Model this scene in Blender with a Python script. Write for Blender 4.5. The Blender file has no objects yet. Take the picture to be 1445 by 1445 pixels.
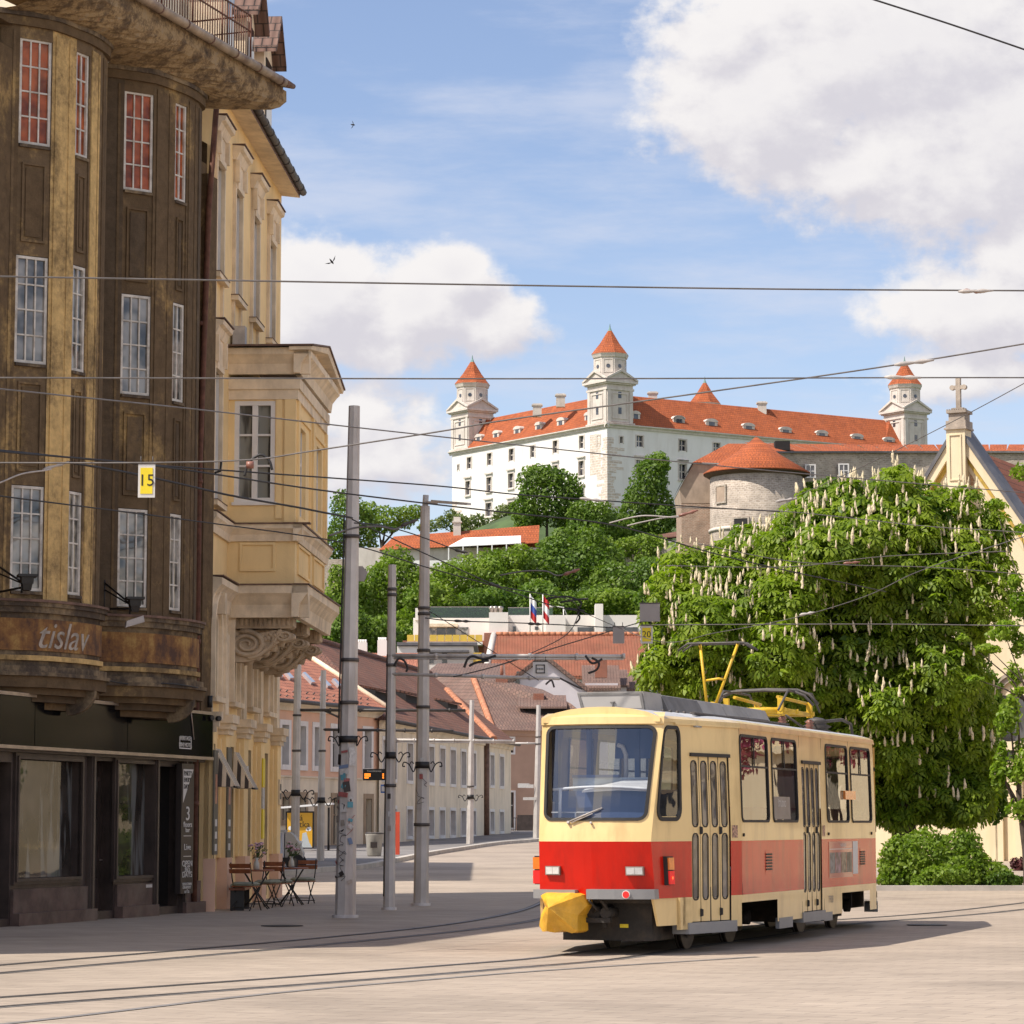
import bpy, bmesh, math, random
import numpy as np
from mathutils import Vector, Matrix
S = bpy.context.scene
COL = S.collection
R = math.radians
F = 4000.0; CX = 722.5
EYE = Vector((0, 0, 1.6)); TH = math.atan(442/4000)
SUN_AZ = (-0.90, -0.436); SUN_EL = R(53)

# ---------------------------------------------------------------- geometry helpers
def ray(px, py):
    u = (px-CX)/F; v = (CX-py)/F
    return Vector((u, math.cos(TH)-v*math.sin(TH), math.sin(TH)+v*math.cos(TH)))
def at(px, py, Y):
    d = ray(px, py); return EYE + d*(Y/d.y)
def gz(y):
    if y < 60: return 0.0
    return 0.0092*(min(y, 200)-60)
def ground(px, py):
    d = ray(px, py); t = d.z/d.y
    y = -1.6/t if t < 0 else 1e9
    if y > 60: y = (1.6+0.552)/(0.0092-t)
    p = at(px, py, y); p.z = gz(y); return p
HP = [(200,1.29),(225,4),(260,8),(300,12),(350,19),(420,28),(480,37),(540,50),(585,66),(1200,68)]
def hz(x, y):
    z = float(np.interp(y, [a for a, b in HP], [b for a, b in HP]))
    k = min(1, max(0, (-2-x)/16)); k = k*k*(3-2*k)
    return z if z < 45 else z-(z-45)*0.5*k
class Fr:
    """a vertical facade plane: s along it, z up, o outwards"""
    def __init__(self, a, b, flip=False):
        self.O = Vector((a[0], a[1])); e = Vector((b[0]-a[0], b[1]-a[1])); self.L = e.length
        self.e = e/self.L; self.n = Vector((self.e.y, -self.e.x))
        if flip: self.n = -self.n
    def w(self, s, z, o=0.0):
        p = self.O+self.e*s+self.n*o; return Vector((p.x, p.y, z))
    def px(self, px, py, off=0.0):
        d = ray(px, py); n = self.n
        t = (off-(Vector((EYE.x, EYE.y))-self.O).dot(n))/(d.x*n.x+d.y*n.y)
        P = EYE+d*t; s = (Vector((P.x, P.y))-self.O).dot(self.e)
        return s, P.z
    def rect(self, x0, y0, x1, y1, off=0.0):
        "pixel rectangle -> s0,s1,z0,z1 on this plane"
        a = self.px(x0, y0, off); b = self.px(x0, y1, off); c = self.px(x1, (y0+y1)/2, off)
        return min(a[0], c[0]), max(a[0], c[0]), b[1], a[1]

class MB:
    def __init__(self): self.v = []; self.f = []; self.m = []; self.sm = []
    def poly(self, pts, m=0, sm=False):
        i = len(self.v); self.v += [tuple(p) for p in pts]
        self.f.append(tuple(range(i, i+len(pts)))); self.m.append(m); self.sm.append(sm)
    def hexa(self, p, m=0):
        for q in ((3,2,1,0),(4,5,6,7),(0,1,5,4),(1,2,6,5),(2,3,7,6),(3,0,4,7)):
            self.poly([p[i] for i in q], m)
    def box(self, x0, x1, y0, y1, z0, z1, m=0):
        self.hexa([(x0,y0,z0),(x1,y0,z0),(x1,y1,z0),(x0,y1,z0),(x0,y0,z1),(x1,y0,z1),(x1,y1,z1),(x0,y1,z1)], m)
    def fbox(self, fr, s0, s1, z0, z1, o0, o1, m=0):
        w = fr.w
        self.hexa([w(s0,z0,o0),w(s1,z0,o0),w(s1,z0,o1),w(s0,z0,o1),w(s0,z1,o0),w(s1,z1,o0),w(s1,z1,o1),w(s0,z1,o1)], m)
    def prism(self, bot, top, m=0, caps=True):
        n = len(bot)
        for i in range(n):
            j = (i+1) % n; self.poly([bot[i], bot[j], top[j], top[i]], m)
        if caps: self.poly(list(reversed(bot)), m); self.poly(top, m)
    def extr(self, fr, sz, o0, o1, m=0):
        self.prism([fr.w(s, z, o0) for s, z in sz], [fr.w(s, z, o1) for s, z in sz], m)
    def column(self, pts2, z0, z1, m=0):
        self.prism([(p[0], p[1], z0) for p in pts2], [(p[0], p[1], z1) for p in pts2], m)
    def tube(self, pts, r, n=8, m=0, caps=True, sm=True):
        pts = [Vector(p) for p in pts]; rings = []
        rr = r if isinstance(r, (list, tuple)) else [r]*len(pts)
        up = Vector((0, 0, 1)); prev = None
        for i, p in enumerate(pts):
            t = (pts[min(i+1, len(pts)-1)]-pts[max(i-1, 0)])
            t = t.normalized() if t.length > 1e-9 else Vector((0,0,1))
            if prev is None:
                a = t.cross(up)
                if a.length < 1e-3: a = t.cross(Vector((1, 0, 0)))
            else:
                a = prev-t*prev.dot(t)
            a.normalize(); prev = a; b = t.cross(a)
            rings.append([p+(a*math.cos(2*math.pi*k/n)+b*math.sin(2*math.pi*k/n))*rr[i] for k in range(n)])
        i0 = len(self.v)
        for rg in rings: self.v += [tuple(q) for q in rg]
        for i in range(len(rings)-1):
            for k in range(n):
                k2 = (k+1) % n
                self.f.append((i0+i*n+k, i0+i*n+k2, i0+(i+1)*n+k2, i0+(i+1)*n+k)); self.m.append(m); self.sm.append(sm)
        if caps:
            self.f.append(tuple(i0+k for k in reversed(range(n)))); self.m.append(m); self.sm.append(False)
            self.f.append(tuple(i0+(len(rings)-1)*n+k for k in range(n))); self.m.append(m); self.sm.append(False)
    def lathe(self, c, prof, n=16, m=0, sm=True, a0=0.0):
        c = Vector(c); i0 = len(self.v)
        for r, z in prof:
            for k in range(n):
                a = a0+2*math.pi*k/n; self.v.append((c.x+r*math.cos(a), c.y+r*math.sin(a), c.z+z))
        for i in range(len(prof)-1):
            for k in range(n):
                k2 = (k+1) % n
                self.f.append((i0+i*n+k, i0+i*n+k2, i0+(i+1)*n+k2, i0+(i+1)*n+k)); self.m.append(m); self.sm.append(sm)
        for i in (0, len(prof)-1):
            if prof[i][0] > 1e-4:
                self.f.append(tuple(i0+i*n+k for k in range(n))); self.m.append(m); self.sm.append(False)
    def disc(self, c, nrm, r, th, n=16, m=0):
        c = Vector(c); nrm = Vector(nrm).normalized(); self.tube([c-nrm*th/2, c+nrm*th/2], r, n, m, sm=True)
    def wall(self, fr, s0, s1, z0, z1, ops, o=0.0, depth=0.15, m=0, mr=None, ztop=None):
        "wall sheet with rectangular openings (s0,s1,z0,z1) and their reveals"
        mr = m if mr is None else mr
        ss = sorted(set([s0, s1]+[q for a in ops for q in (a[0], a[1]) if s0 < q < s1]))
        zz = sorted(set([z0, z1]+[q for a in ops for q in (a[2], a[3]) if z0 < q < z1]))
        for i in range(len(ss)-1):
            for j in range(len(zz)-1):
                cs = (ss[i]+ss[i+1])/2; cz = (zz[j]+zz[j+1])/2
                if any(a[0] < cs < a[1] and a[2] < cz < a[3] for a in ops): continue
                self.poly([fr.w(ss[i],zz[j],o), fr.w(ss[i+1],zz[j],o), fr.w(ss[i+1],zz[j+1],o), fr.w(ss[i],zz[j+1],o)], m)
        for a in ops:
            q = [(a[0],a[2]),(a[1],a[2]),(a[1],a[3]),(a[0],a[3])]
            for k in range(4):
                p, r = q[k], q[(k+1) % 4]
                self.poly([fr.w(p[0],p[1],o), fr.w(r[0],r[1],o), fr.w(r[0],r[1],o-depth), fr.w(p[0],p[1],o-depth)], mr)
    def build(self, name, mats, parent=None, org=None, recalc=True):
        if not isinstance(mats, (list, tuple)): mats = [mats]
        V = np.array(self.v, dtype=float)
        if org is None:
            if parent is not None: org = ORG.get(parent.name, Vector((0,0,0)))
            else:
                lo, hi = V.min(0), V.max(0); org = Vector(((lo[0]+hi[0])/2, (lo[1]+hi[1])/2, lo[2]))
        V = V-np.array(tuple(org))
        me = bpy.data.meshes.new(name)
        me.from_pydata([tuple(p) for p in V], [], self.f)
        for mt in mats: me.materials.append(mt)
        me.polygons.foreach_set('material_index', self.m)
        me.polygons.foreach_set('use_smooth', self.sm)
        if recalc:
            bm = bmesh.new(); bm.from_mesh(me)
            bmesh.ops.recalc_face_normals(bm, faces=bm.faces); bm.to_mesh(me); bm.free()
        uv = me.uv_layers.new(name='UVMap')
        data = np.zeros(len(me.loops)*2)
        for p in me.polygons:
            n = p.normal
            h = Vector((-n.y, n.x, 0))
            if h.length < 0.05: h = Vector((1, 0, 0))
            h.normalize()
            if h.x+h.y*0.9 < 0: h = -h
            vv = n.cross(h)
            if vv.z < 0 or (abs(vv.z) < 1e-3 and vv.y < 0): vv = -vv
            for li in p.loop_indices:
                c = Vector(V[me.loops[li].vertex_index])
                data[2*li] = c.dot(h); data[2*li+1] = c.dot(vv)
        uv.data.foreach_set('uv', data)
        o = bpy.data.objects.new(name, me); COL.objects.link(o)
        if parent is not None: o.parent = parent; ORG[o.name] = org
        else: o.location = org; ORG[o.name] = Vector(org)
        return o
ORG = {}
def tag(o, label=None, cat=None, group=None, kind=None):
    if label: o['label'] = label
    if cat: o['category'] = cat
    if group: o['group'] = group
    if kind: o['kind'] = kind
    return o
def thing(name, label, cat, loc=(0,0,0), group=None, rotz=0.0):
    o = bpy.data.objects.new(name, None); COL.objects.link(o); o.empty_display_size = 0.3
    o.location = loc; o.rotation_euler = (0,0,rotz); tag(o, label, cat, group)
    ORG[o.name] = Vector(loc) if rotz == 0 else Vector((0,0,0))
    return o
def copy_tree(o, parent=None):
    c = o.copy(); COL.objects.link(c); c.parent = parent
    for ch in [x for x in bpy.data.objects if x.parent == o]: copy_tree(ch, c)
    return c
def np_mesh(name, V, faces4, mats, parent=None, org=(0,0,0), midx=None, smooth=False):
    me = bpy.data.meshes.new(name)
    V = np.asarray(V, dtype=np.float32)-np.array(tuple(org), dtype=np.float32)
    n = len(faces4); k = faces4.shape[1]
    me.vertices.add(len(V)); me.vertices.foreach_set('co', V.ravel())
    me.loops.add(n*k); me.loops.foreach_set('vertex_index', faces4.astype(np.int32).ravel())
    me.polygons.add(n); me.polygons.foreach_set('loop_start', np.arange(0, n*k, k, dtype=np.int32))
    for mt in (mats if isinstance(mats, (list, tuple)) else [mats]): me.materials.append(mt)
    if midx is not None: me.polygons.foreach_set('material_index', np.asarray(midx, dtype=np.int32))
    me.update(calc_edges=True); me.validate()
    o = bpy.data.objects.new(name, me); COL.objects.link(o)
    if parent is not None: o.parent = parent
    else: o.location = org
    ORG[o.name] = Vector(org)
    return o
def text_mesh(txt, size, mat, place, name='lettering', parent=None, ext=0.004, shear=0.0, align='CENTER', org=None, sx=1.0):
    "flat lettering; place(x, y, d) maps letter plane to world"
    cu = bpy.data.curves.new('t', 'FONT'); cu.body = txt; cu.size = size; cu.shear = shear
    cu.align_x = align; cu.align_y = 'CENTER'; cu.extrude = ext; cu.resolution_u = 4
    ob = bpy.data.objects.new('t', cu); COL.objects.link(ob)
    bpy.context.view_layer.update()
    dg = bpy.context.evaluated_depsgraph_get()
    me = bpy.data.meshes.new_from_object(ob.evaluated_get(dg))
    bpy.data.objects.remove(ob); bpy.data.curves.remove(cu)
    if org is None: org = ORG.get(parent.name, Vector((0,0,0))) if parent else Vector((0,0,0))
    for v in me.vertices:
        v.co = Vector(place(v.co.x*sx, v.co.y, v.co.z))-Vector(org)
    me.materials.clear(); me.materials.append(mat); me.name = name
    o = bpy.data.objects.new(name, me); COL.objects.link(o)
    o.parent = parent; ORG[o.name] = Vector(org)
    return o
def fplace(fr, s, z, o, flip=False):
    k = -1 if flip else 1
    return lambda x, y, d: fr.w(s+k*x, z+y, o+d)

# ---------------------------------------------------------------- materials
def srgb(r, g, b):
    f = lambda c: (c/255/12.92) if c/255 <= 0.04045 else ((c/255+0.055)/1.055)**2.4
    return (f(r), f(g), f(b))
class NT:
    def __init__(self, nt): self.nt = nt; nt.nodes.clear()
    def n(self, t, **kw):
        nd = self.nt.nodes.new(t)
        for k, v in kw.items():
            if hasattr(nd, k) and not k.startswith('i_'): setattr(nd, k, v)
        return nd
    def l(self, a, b): self.nt.links.new(a, b)
    def setin(self, sock, v):
        if hasattr(v, 'is_linked') or isinstance(v, bpy.types.NodeSocket): self.l(v, sock)
        else:
            if hasattr(sock, 'default_value'):
                try: sock.default_value = v
                except Exception: sock.default_value = tuple(v)+(1.0,)
    def math(self, op, a, b=0.0, c=None, clamp=False):
        nd = self.n('ShaderNodeMath', operation=op); nd.use_clamp = clamp
        self.setin(nd.inputs[0], a); self.setin(nd.inputs[1], b)
        if c is not None: self.setin(nd.inputs[2], c)
        return nd.outputs[0]
    def mix(self, f, a, b, bt='MIX'):
        nd = self.n('ShaderNodeMix', data_type='RGBA', blend_type=bt)
        self.setin(nd.inputs[0], f)
        for sock, v in ((nd.inputs[6], a), (nd.inputs[7], b)):
            if isinstance(v, bpy.types.NodeSocket): self.l(v, sock)
            else: sock.default_value = tuple(v)[:3]+(1.0,)
        return nd.outputs[2]
    def noise(self, vec, scale, detail=4, rough=0.55, out='Fac', dim='3D'):
        nd = self.n('ShaderNodeTexNoise'); nd.noise_dimensions = dim
        nd.inputs['Scale'].default_value = scale; nd.inputs['Detail'].default_value = detail
        nd.inputs['Roughness'].default_value = rough
        if vec is not None: self.l(vec, nd.inputs['Vector'])
        return nd.outputs[out]
    def mapping(self, vec, sc=(1,1,1), loc=(0,0,0), rot=(0,0,0)):
        nd = self.n('ShaderNodeMapping'); self.l(vec, nd.inputs[0])
        nd.inputs['Location'].default_value = loc; nd.inputs['Rotation'].default_value = rot; nd.inputs['Scale'].default_value = sc
        return nd.outputs[0]
    def ramp(self, f, stops):
        nd = self.n('ShaderNodeValToRGB'); cr = nd.color_ramp
        while len(cr.elements) < len(stops): cr.elements.new(0.5)
        for e, (p, c) in zip(cr.elements, stops):
            e.position = p; e.color = (tuple(c)+(1,))[:4] if not isinstance(c, (int, float)) else (c, c, c, 1)
        self.l(f, nd.inputs[0]); return nd.outputs[0]
    def smooth(self, x, a, b):
        nd = self.n('ShaderNodeMapRange'); nd.interpolation_type = 'SMOOTHSTEP'
        self.setin(nd.inputs['Value'], x); nd.inputs['From Min'].default_value = a; nd.inputs['From Max'].default_value = b
        return nd.outputs['Result']
def newmat(name):
    m = bpy.data.materials.new(name); m.use_nodes = True
    t = NT(m.node_tree); out = t.n('ShaderNodeOutputMaterial'); b = t.n('ShaderNodeBsdfPrincipled')
    t.l(b.outputs[0], out.inputs[0]); return m, t, b, out
def scale3(c, k): return tuple(min(1, x*k) for x in c)
def pmat(name, col, rough=0.75, var=0.12, sc=2.0, metal=0.0, bump=0.15, bsc=40.0, dirt=None, dirt_amt=0.5, dsc=(1,1,0.25), coat=0.0, spec=0.5):
    "general surface: base colour with large and small noise, optional streaky dirt, fine bump"
    m, t, b, out = newmat(name)
    pos = t.n('ShaderNodeNewGeometry').outputs['Position']
    n1 = t.noise(pos, sc, 5, 0.6)
    c = t.mix(t.smooth(n1, 0.3, 0.7), scale3(col, 1-var), scale3(col, 1+var))
    if dirt:
        mp = t.mapping(pos, dsc)
        n2 = t.noise(mp, 1.3, 6, 0.65)
        c = t.mix(t.math('MULTIPLY', t.smooth(n2, 0.45, 0.7), dirt_amt), c, dirt)
    t.l(c, b.inputs['Base Color'])
    b.inputs['Roughness'].default_value = rough; b.inputs['Metallic'].default_value = metal
    b.inputs['Specular IOR Level'].default_value = spec
    if coat: b.inputs['Coat Weight'].default_value = coat; b.inputs['Coat Roughness'].default_value = 0.04
    if bump:
        bn = t.n('ShaderNodeBump'); bn.inputs['Strength'].default_value = bump; bn.inputs['Distance'].default_value = 0.02
        t.l(t.noise(pos, bsc, 4, 0.6), bn.inputs['Height']); t.l(bn.outputs[0], b.inputs['Normal'])
    return m
def brickmat(name, c1, c2, mortar, bw, bh, ms=0.01, rough=0.85, off=0.5, var=0.25, vsc=0.6, bump=0.5, dist=0.02, stain=None, stain_amt=0.5, stain_sc=0.5, warp=0.0, bias=0.0):
    m, t, b, out = newmat(name)
    uv = t.n('ShaderNodeTexCoord').outputs['UV']; pos = t.n('ShaderNodeNewGeometry').outputs['Position']
    vec = uv
    if warp:
        nn = t.n('ShaderNodeTexNoise'); nn.inputs['Scale'].default_value = 1.5; t.l(pos, nn.inputs['Vector'])
        vm = t.n('ShaderNodeVectorMath', operation='MULTIPLY_ADD'); t.l(nn.outputs['Color'], vm.inputs[0]); vm.inputs[1].default_value = (warp,)*3; t.l(uv, vm.inputs[2]); vec = vm.outputs[0]
    br = t.n('ShaderNodeTexBrick'); br.offset = off
    t.l(vec, br.inputs['Vector'])
    br.inputs['Color1'].default_value = tuple(c1)+(1,); br.inputs['Color2'].default_value = tuple(c2)+(1,); br.inputs['Mortar'].default_value = tuple(mortar)+(1,)
    br.inputs['Scale'].default_value = 1; br.inputs['Mortar Size'].default_value = ms; br.inputs['Mortar Smooth'].default_value = 0.3
    br.inputs['Brick Width'].default_value = bw; br.inputs['Row Height'].default_value = bh; br.inputs['Bias'].default_value = bias
    n1 = t.noise(pos, vsc, 6, 0.65)
    c = t.mix(1.0, br.outputs['Color'], t.ramp(n1, [(0.25, 1-var), (0.75, 1+var)]), 'MULTIPLY')
    if stain:
        c = t.mix(t.math('MULTIPLY', t.smooth(t.noise(pos, stain_sc, 7, 0.7), 0.48, 0.68), stain_amt), c, stain)
    t.l(c, b.inputs['Base Color']); b.inputs['Roughness'].default_value = rough
    b.inputs['Specular IOR Level'].default_value = 0.3
    bn = t.n('ShaderNodeBump'); bn.inputs['Strength'].default_value = bump; bn.inputs['Distance'].default_value = dist
    h = t.math('ADD', t.math('MULTIPLY', br.outputs['Fac'], -1.0), t.math('MULTIPLY', t.noise(pos, 30, 3), 0.5))
    t.l(h, bn.inputs['Height']); t.l(bn.outputs[0], b.inputs['Normal'])
    return m
def tilemat(name, c1, c2, dark, tw=0.2, th=0.3, var=0.3, moss=None, moss_amt=0.5, bump=0.9):
    "roof tiles: rows with a shadowed lower lip, each tile its own tone"
    m, t, b, out = newmat(name)
    uv = t.n('ShaderNodeTexCoord').outputs['UV']; pos = t.n('ShaderNodeNewGeometry').outputs['Position']
    br = t.n('ShaderNodeTexBrick'); br.offset = 0.5; t.l(uv, br.inputs['Vector'])
    br.inputs['Color1'].default_value = tuple(c1)+(1,); br.inputs['Color2'].default_value = tuple(c2)+(1,); br.inputs['Mortar'].default_value = tuple(dark)+(1,)
    br.inputs['Scale'].default_value = 1; br.inputs['Mortar Size'].default_value = 0.02*th/0.3; br.inputs['Mortar Smooth'].default_value = 0.4
    br.inputs['Brick Width'].default_value = tw; br.inputs['Row Height'].default_value = th
    c = t.mix(1.0, br.outputs['Color'], t.ramp(t.noise(pos, 0.5, 6, 0.7), [(0.25, 1-var), (0.75, 1+var)]), 'MULTIPLY')
    if moss: c = t.mix(t.math('MULTIPLY', t.smooth(t.noise(pos, 0.8, 7, 0.75), 0.45, 0.7), moss_amt), c, moss)
    t.l(c, b.inputs['Base Color']); b.inputs['Roughness'].default_value = 0.85; b.inputs['Specular IOR Level'].default_value = 0.25
    sep = t.n('ShaderNodeSeparateXYZ'); t.l(uv, sep.inputs[0])
    saw = t.math('FRACT', t.math('DIVIDE', sep.outputs[1], th))
    wav = t.math('SINE', t.math('MULTIPLY', sep.outputs[0], 2*math.pi/tw))
    h = t.math('ADD', t.math('MULTIPLY', saw, -1.0), t.math('MULTIPLY', wav, 0.25))
    bn = t.n('ShaderNodeBump'); bn.inputs['Strength'].default_value = bump; bn.inputs['Distance'].default_value = 0.05
    t.l(h, bn.inputs['Height']); t.l(bn.outputs[0], b.inputs['Normal'])
    return m
def leafmat(name, c1, c2, trans=0.35, sc=1.2, rough=0.5):
    m = bpy.data.materials.new(name); m.use_nodes = True; t = NT(m.node_tree)
    out = t.n('ShaderNodeOutputMaterial'); pos = t.n('ShaderNodeNewGeometry').outputs['Position']
    n = t.math('ADD', t.math('MULTIPLY', t.noise(pos, sc, 3), 0.5), t.math('MULTIPLY', t.noise(pos, sc*14, 2), 0.5))
    c = t.mix(t.smooth(n, 0.36, 0.64), c1, c2)
    b = t.n('ShaderNodeBsdfPrincipled'); t.l(c, b.inputs['Base Color']); b.inputs['Roughness'].default_value = rough
    b.inputs['Specular IOR Level'].default_value = 0.35
    tr = t.n('ShaderNodeBsdfTranslucent')
    t.l(t.mix(1.0, c, (1.0, 1.15, 0.45), 'MULTIPLY'), tr.inputs[0])
    mx = t.n('ShaderNodeMixShader'); mx.inputs[0].default_value = trans
    t.l(b.outputs[0], mx.inputs[1]); t.l(tr.outputs[0], mx.inputs[2]); t.l(mx.outputs[0], out.inputs[0])
    return m
def glassmat(name, tint=(0.03,0.035,0.04), rough=0.03, var=0.5, sc=1.0, wavy=0.02, curtain=None, spec=0.8):
    "window pane of a room: dark inside, glossy, slightly wavy old glass"
    m, t, b, out = newmat(name); pos = t.n('ShaderNodeNewGeometry').outputs['Position']
    c = t.mix(t.smooth(t.noise(pos, sc, 2), 0.35, 0.65), scale3(tint, 1-var), scale3(tint, 1+var))
    if curtain: c = t.mix(t.smooth(t.noise(t.mapping(pos, (1,1,0.15)), 3.0, 3), 0.5, 0.6), c, curtain)
    t.l(c, b.inputs['Base Color']); b.inputs['Roughness'].default_value = rough; b.inputs['IOR'].default_value = 1.55
    b.inputs['Specular IOR Level'].default_value = spec
    bn = t.n('ShaderNodeBump'); bn.inputs['Strength'].default_value = wavy*4; bn.inputs['Distance'].default_value = 0.05
    t.l(t.noise(pos, 1.6, 2), bn.inputs['Height']); t.l(bn.outputs[0], b.inputs['Normal'])
    return m
def clearglass(name, tint=(0.6,0.66,0.7), refl=1.0, wavy=0.05):
    m = bpy.data.materials.new(name); m.use_nodes = True; t = NT(m.node_tree)
    out = t.n('ShaderNodeOutputMaterial'); ge = t.n('ShaderNodeNewGeometry'); dt = t.n('ShaderNodeVectorMath', operation='DOT_PRODUCT')
    t.l(ge.outputs['Normal'], dt.inputs[0]); t.l(ge.outputs['Incoming'], dt.inputs[1])
    om = t.math('SUBTRACT', 1.0, t.math('ABSOLUTE', dt.outputs['Value'])); fres = t.math('ADD', 0.07, t.math('MULTIPLY', t.math('POWER', om, 4.0), 0.93))
    pos = t.n('ShaderNodeNewGeometry').outputs['Position']
    g = t.n('ShaderNodeBsdfGlossy'); g.inputs['Roughness'].default_value = 0.01
    bn = t.n('ShaderNodeBump'); bn.inputs['Strength'].default_value = wavy; bn.inputs['Distance'].default_value = 0.05
    t.l(t.noise(pos, 1.3, 2), bn.inputs['Height']); t.l(bn.outputs[0], g.inputs['Normal'])
    tr = t.n('ShaderNodeBsdfTransparent'); tr.inputs[0].default_value = tuple(tint)+(1,)
    mx = t.n('ShaderNodeMixShader'); t.l(t.math('MULTIPLY', fres, refl, clamp=True), mx.inputs[0])
    t.l(tr.outputs[0], mx.inputs[1]); t.l(g.outputs[0], mx.inputs[2]); t.l(mx.outputs[0], out.inputs[0])
    return m
def emitmat(name, col, k):
    m, t, b, out = newmat(name); b.inputs['Base Color'].default_value = tuple(col)+(1,)
    b.inputs['Emission Color'].default_value = tuple(col)+(1,); b.inputs['Emission Strength'].default_value = k; return m
M = {}
# ---------------------------------------------------------------- material library
M['paver'] = None
def paver_mat():
    m, t, b, out = newmat('stone_paving'); pos = t.n('ShaderNodeNewGeometry').outputs['Position']
    vec = t.mapping(pos, rot=(0,0,R(28)))
    br = t.n('ShaderNodeTexBrick'); br.offset = 0.5; t.l(vec, br.inputs['Vector'])
    br.inputs['Color1'].default_value = (0.395,0.322,0.252,1); br.inputs['Color2'].default_value = (0.355,0.288,0.226,1); br.inputs['Mortar'].default_value = (0.255,0.21,0.17,1)
    br.inputs['Scale'].default_value = 1; br.inputs['Brick Width'].default_value = 0.6; br.inputs['Row Height'].default_value = 0.3
    br.inputs['Mortar Size'].default_value = 0.010; br.inputs['Mortar Smooth'].default_value = 0.3
    n1 = t.noise(pos, 0.22, 7, 0.62); n2 = t.noise(t.mapping(pos, (0.35,1.2,1), rot=(0,0,R(-28))), 2.2, 5, 0.7)
    c = t.mix(1.0, br.outputs['Color'], t.ramp(n1, [(0.3, 0.74), (0.5, 1.0), (0.7, 1.12)]), 'MULTIPLY')
    c = t.mix(1.0, c, t.ramp(n2, [(0.3, 0.84), (0.7, 1.12)]), 'MULTIPLY')
    # dark scuffs and drips with shapes of their own
    st = t.smooth(t.noise(pos, 0.8, 9, 0.75), 0.60, 0.70)
    c = t.mix(t.math('MULTIPLY', st, 0.5), c, (0.20,0.17,0.15))
    sp = t.smooth(t.noise(pos, 9.0, 2, 0.5), 0.70, 0.76)
    c = t.mix(t.math('MULTIPLY', sp, 0.45), c, (0.12,0.10,0.09))
    t.l(c, b.inputs['Base Color']); b.inputs['Roughness'].default_value = 0.72; b.inputs['Specular IOR Level'].default_value = 0.35
    bn = t.n('ShaderNodeBump'); bn.inputs['Strength'].default_value = 0.5; bn.inputs['Distance'].default_value = 0.012
    h = t.math('ADD', t.math('MULTIPLY', br.outputs['Fac'], -1.0), t.math('MULTIPLY', t.noise(pos, 14, 4, 0.7), 0.9))
    t.l(h, bn.inputs['Height']); t.l(bn.outputs[0], b.inputs['Normal'])
    return m
M['paver'] = paver_mat()
M['asphalt'] = pmat('worn_asphalt', (0.19,0.175,0.165), 0.85, 0.2, 0.7, bump=0.4, bsc=60)
M['kerbstone'] = pmat('pale_kerb_stone', (0.46,0.42,0.37), 0.8, 0.15, 1.5, bump=0.3)
M['rail'] = pmat('rail_steel', (0.13,0.11,0.10), 0.42, 0.3, 3, metal=0.6, bump=0.1)
M['groove'] = pmat('rail_groove', (0.05,0.045,0.04), 0.9, 0.2, 3)
M['grass'] = pmat('hill_grass', (0.055,0.09,0.025), 0.9, 0.4, 0.15, bump=0.6, bsc=3)
def sooty(name, a, bcol, lo, hi, sc=0.9):
    m, t, b, out = newmat(name); pos = t.n('ShaderNodeNewGeometry').outputs['Position']
    n = t.math('ADD', t.math('MULTIPLY', t.noise(t.mapping(pos, (1,1,0.6)), sc, 8, 0.68), 0.75), t.math('MULTIPLY', t.noise(pos, 11, 5, 0.7), 0.25))
    c = t.mix(t.smooth(n, lo, hi), a, bcol)
    c = t.mix(1.0, c, t.ramp(t.noise(pos, 5, 7, 0.7), [(0.3, 0.72), (0.7, 1.25)]), 'MULTIPLY')
    t.l(c, b.inputs['Base Color']); b.inputs['Roughness'].default_value = 0.92; b.inputs['Specular IOR Level'].default_value = 0.2
    bn = t.n('ShaderNodeBump'); bn.inputs['Strength'].default_value = 0.5; bn.inputs['Distance'].default_value = 0.02
    t.l(t.noise(pos, 35, 5, 0.7), bn.inputs['Height']); t.l(bn.outputs[0], b.inputs['Normal']); return m
M['soot'] = sooty('sooty_brown_stucco', (0.13,0.088,0.05), (0.42,0.28,0.115), 0.52, 0.72)
M['soot_dark'] = sooty('dark_soot_stucco', (0.10,0.072,0.047), (0.21,0.14,0.072), 0.5, 0.72)
M['soot_mid'] = sooty('half_sooty_stucco', (0.15,0.103,0.06), (0.46,0.31,0.135), 0.48, 0.66)
M['soot_ochre'] = sooty('ochre_stucco', (0.17,0.117,0.06), (0.60,0.41,0.175), 0.38, 0.58, 0.6)
M['soot_grey'] = sooty('grimy_moulding', (0.085,0.065,0.05), (0.27,0.20,0.12), 0.42, 0.62, 1.4)
def crumble():
    m, t, b, out = newmat('crumbling_cornice_render'); pos = t.n('ShaderNodeNewGeometry').outputs['Position']
    n = t.noise(pos, 2.6, 9, 0.8); n3 = t.noise(pos, 3.0, 6, 0.7)
    c = t.ramp(n, [(0.32, (0.05,0.035,0.025)), (0.45, (0.16,0.105,0.055)), (0.55, (0.38,0.265,0.135)), (0.64, (0.30,0.235,0.16)), (0.75,(0.10,0.08,0.065))])
    c = t.mix(t.math('MULTIPLY', t.smooth(n3, 0.66, 0.72), 0.7), c, (0.33,0.10,0.05))
    t.l(c, b.inputs['Base Color']); b.inputs['Roughness'].default_value = 0.95
    bn = t.n('ShaderNodeBump'); bn.inputs['Strength'].default_value = 1.0; bn.inputs['Distance'].default_value = 0.06
    t.l(t.noise(pos, 4, 9, 0.75), bn.inputs['Height']); t.l(bn.outputs[0], b.inputs['Normal']); return m
M['crumble'] = crumble()
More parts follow.
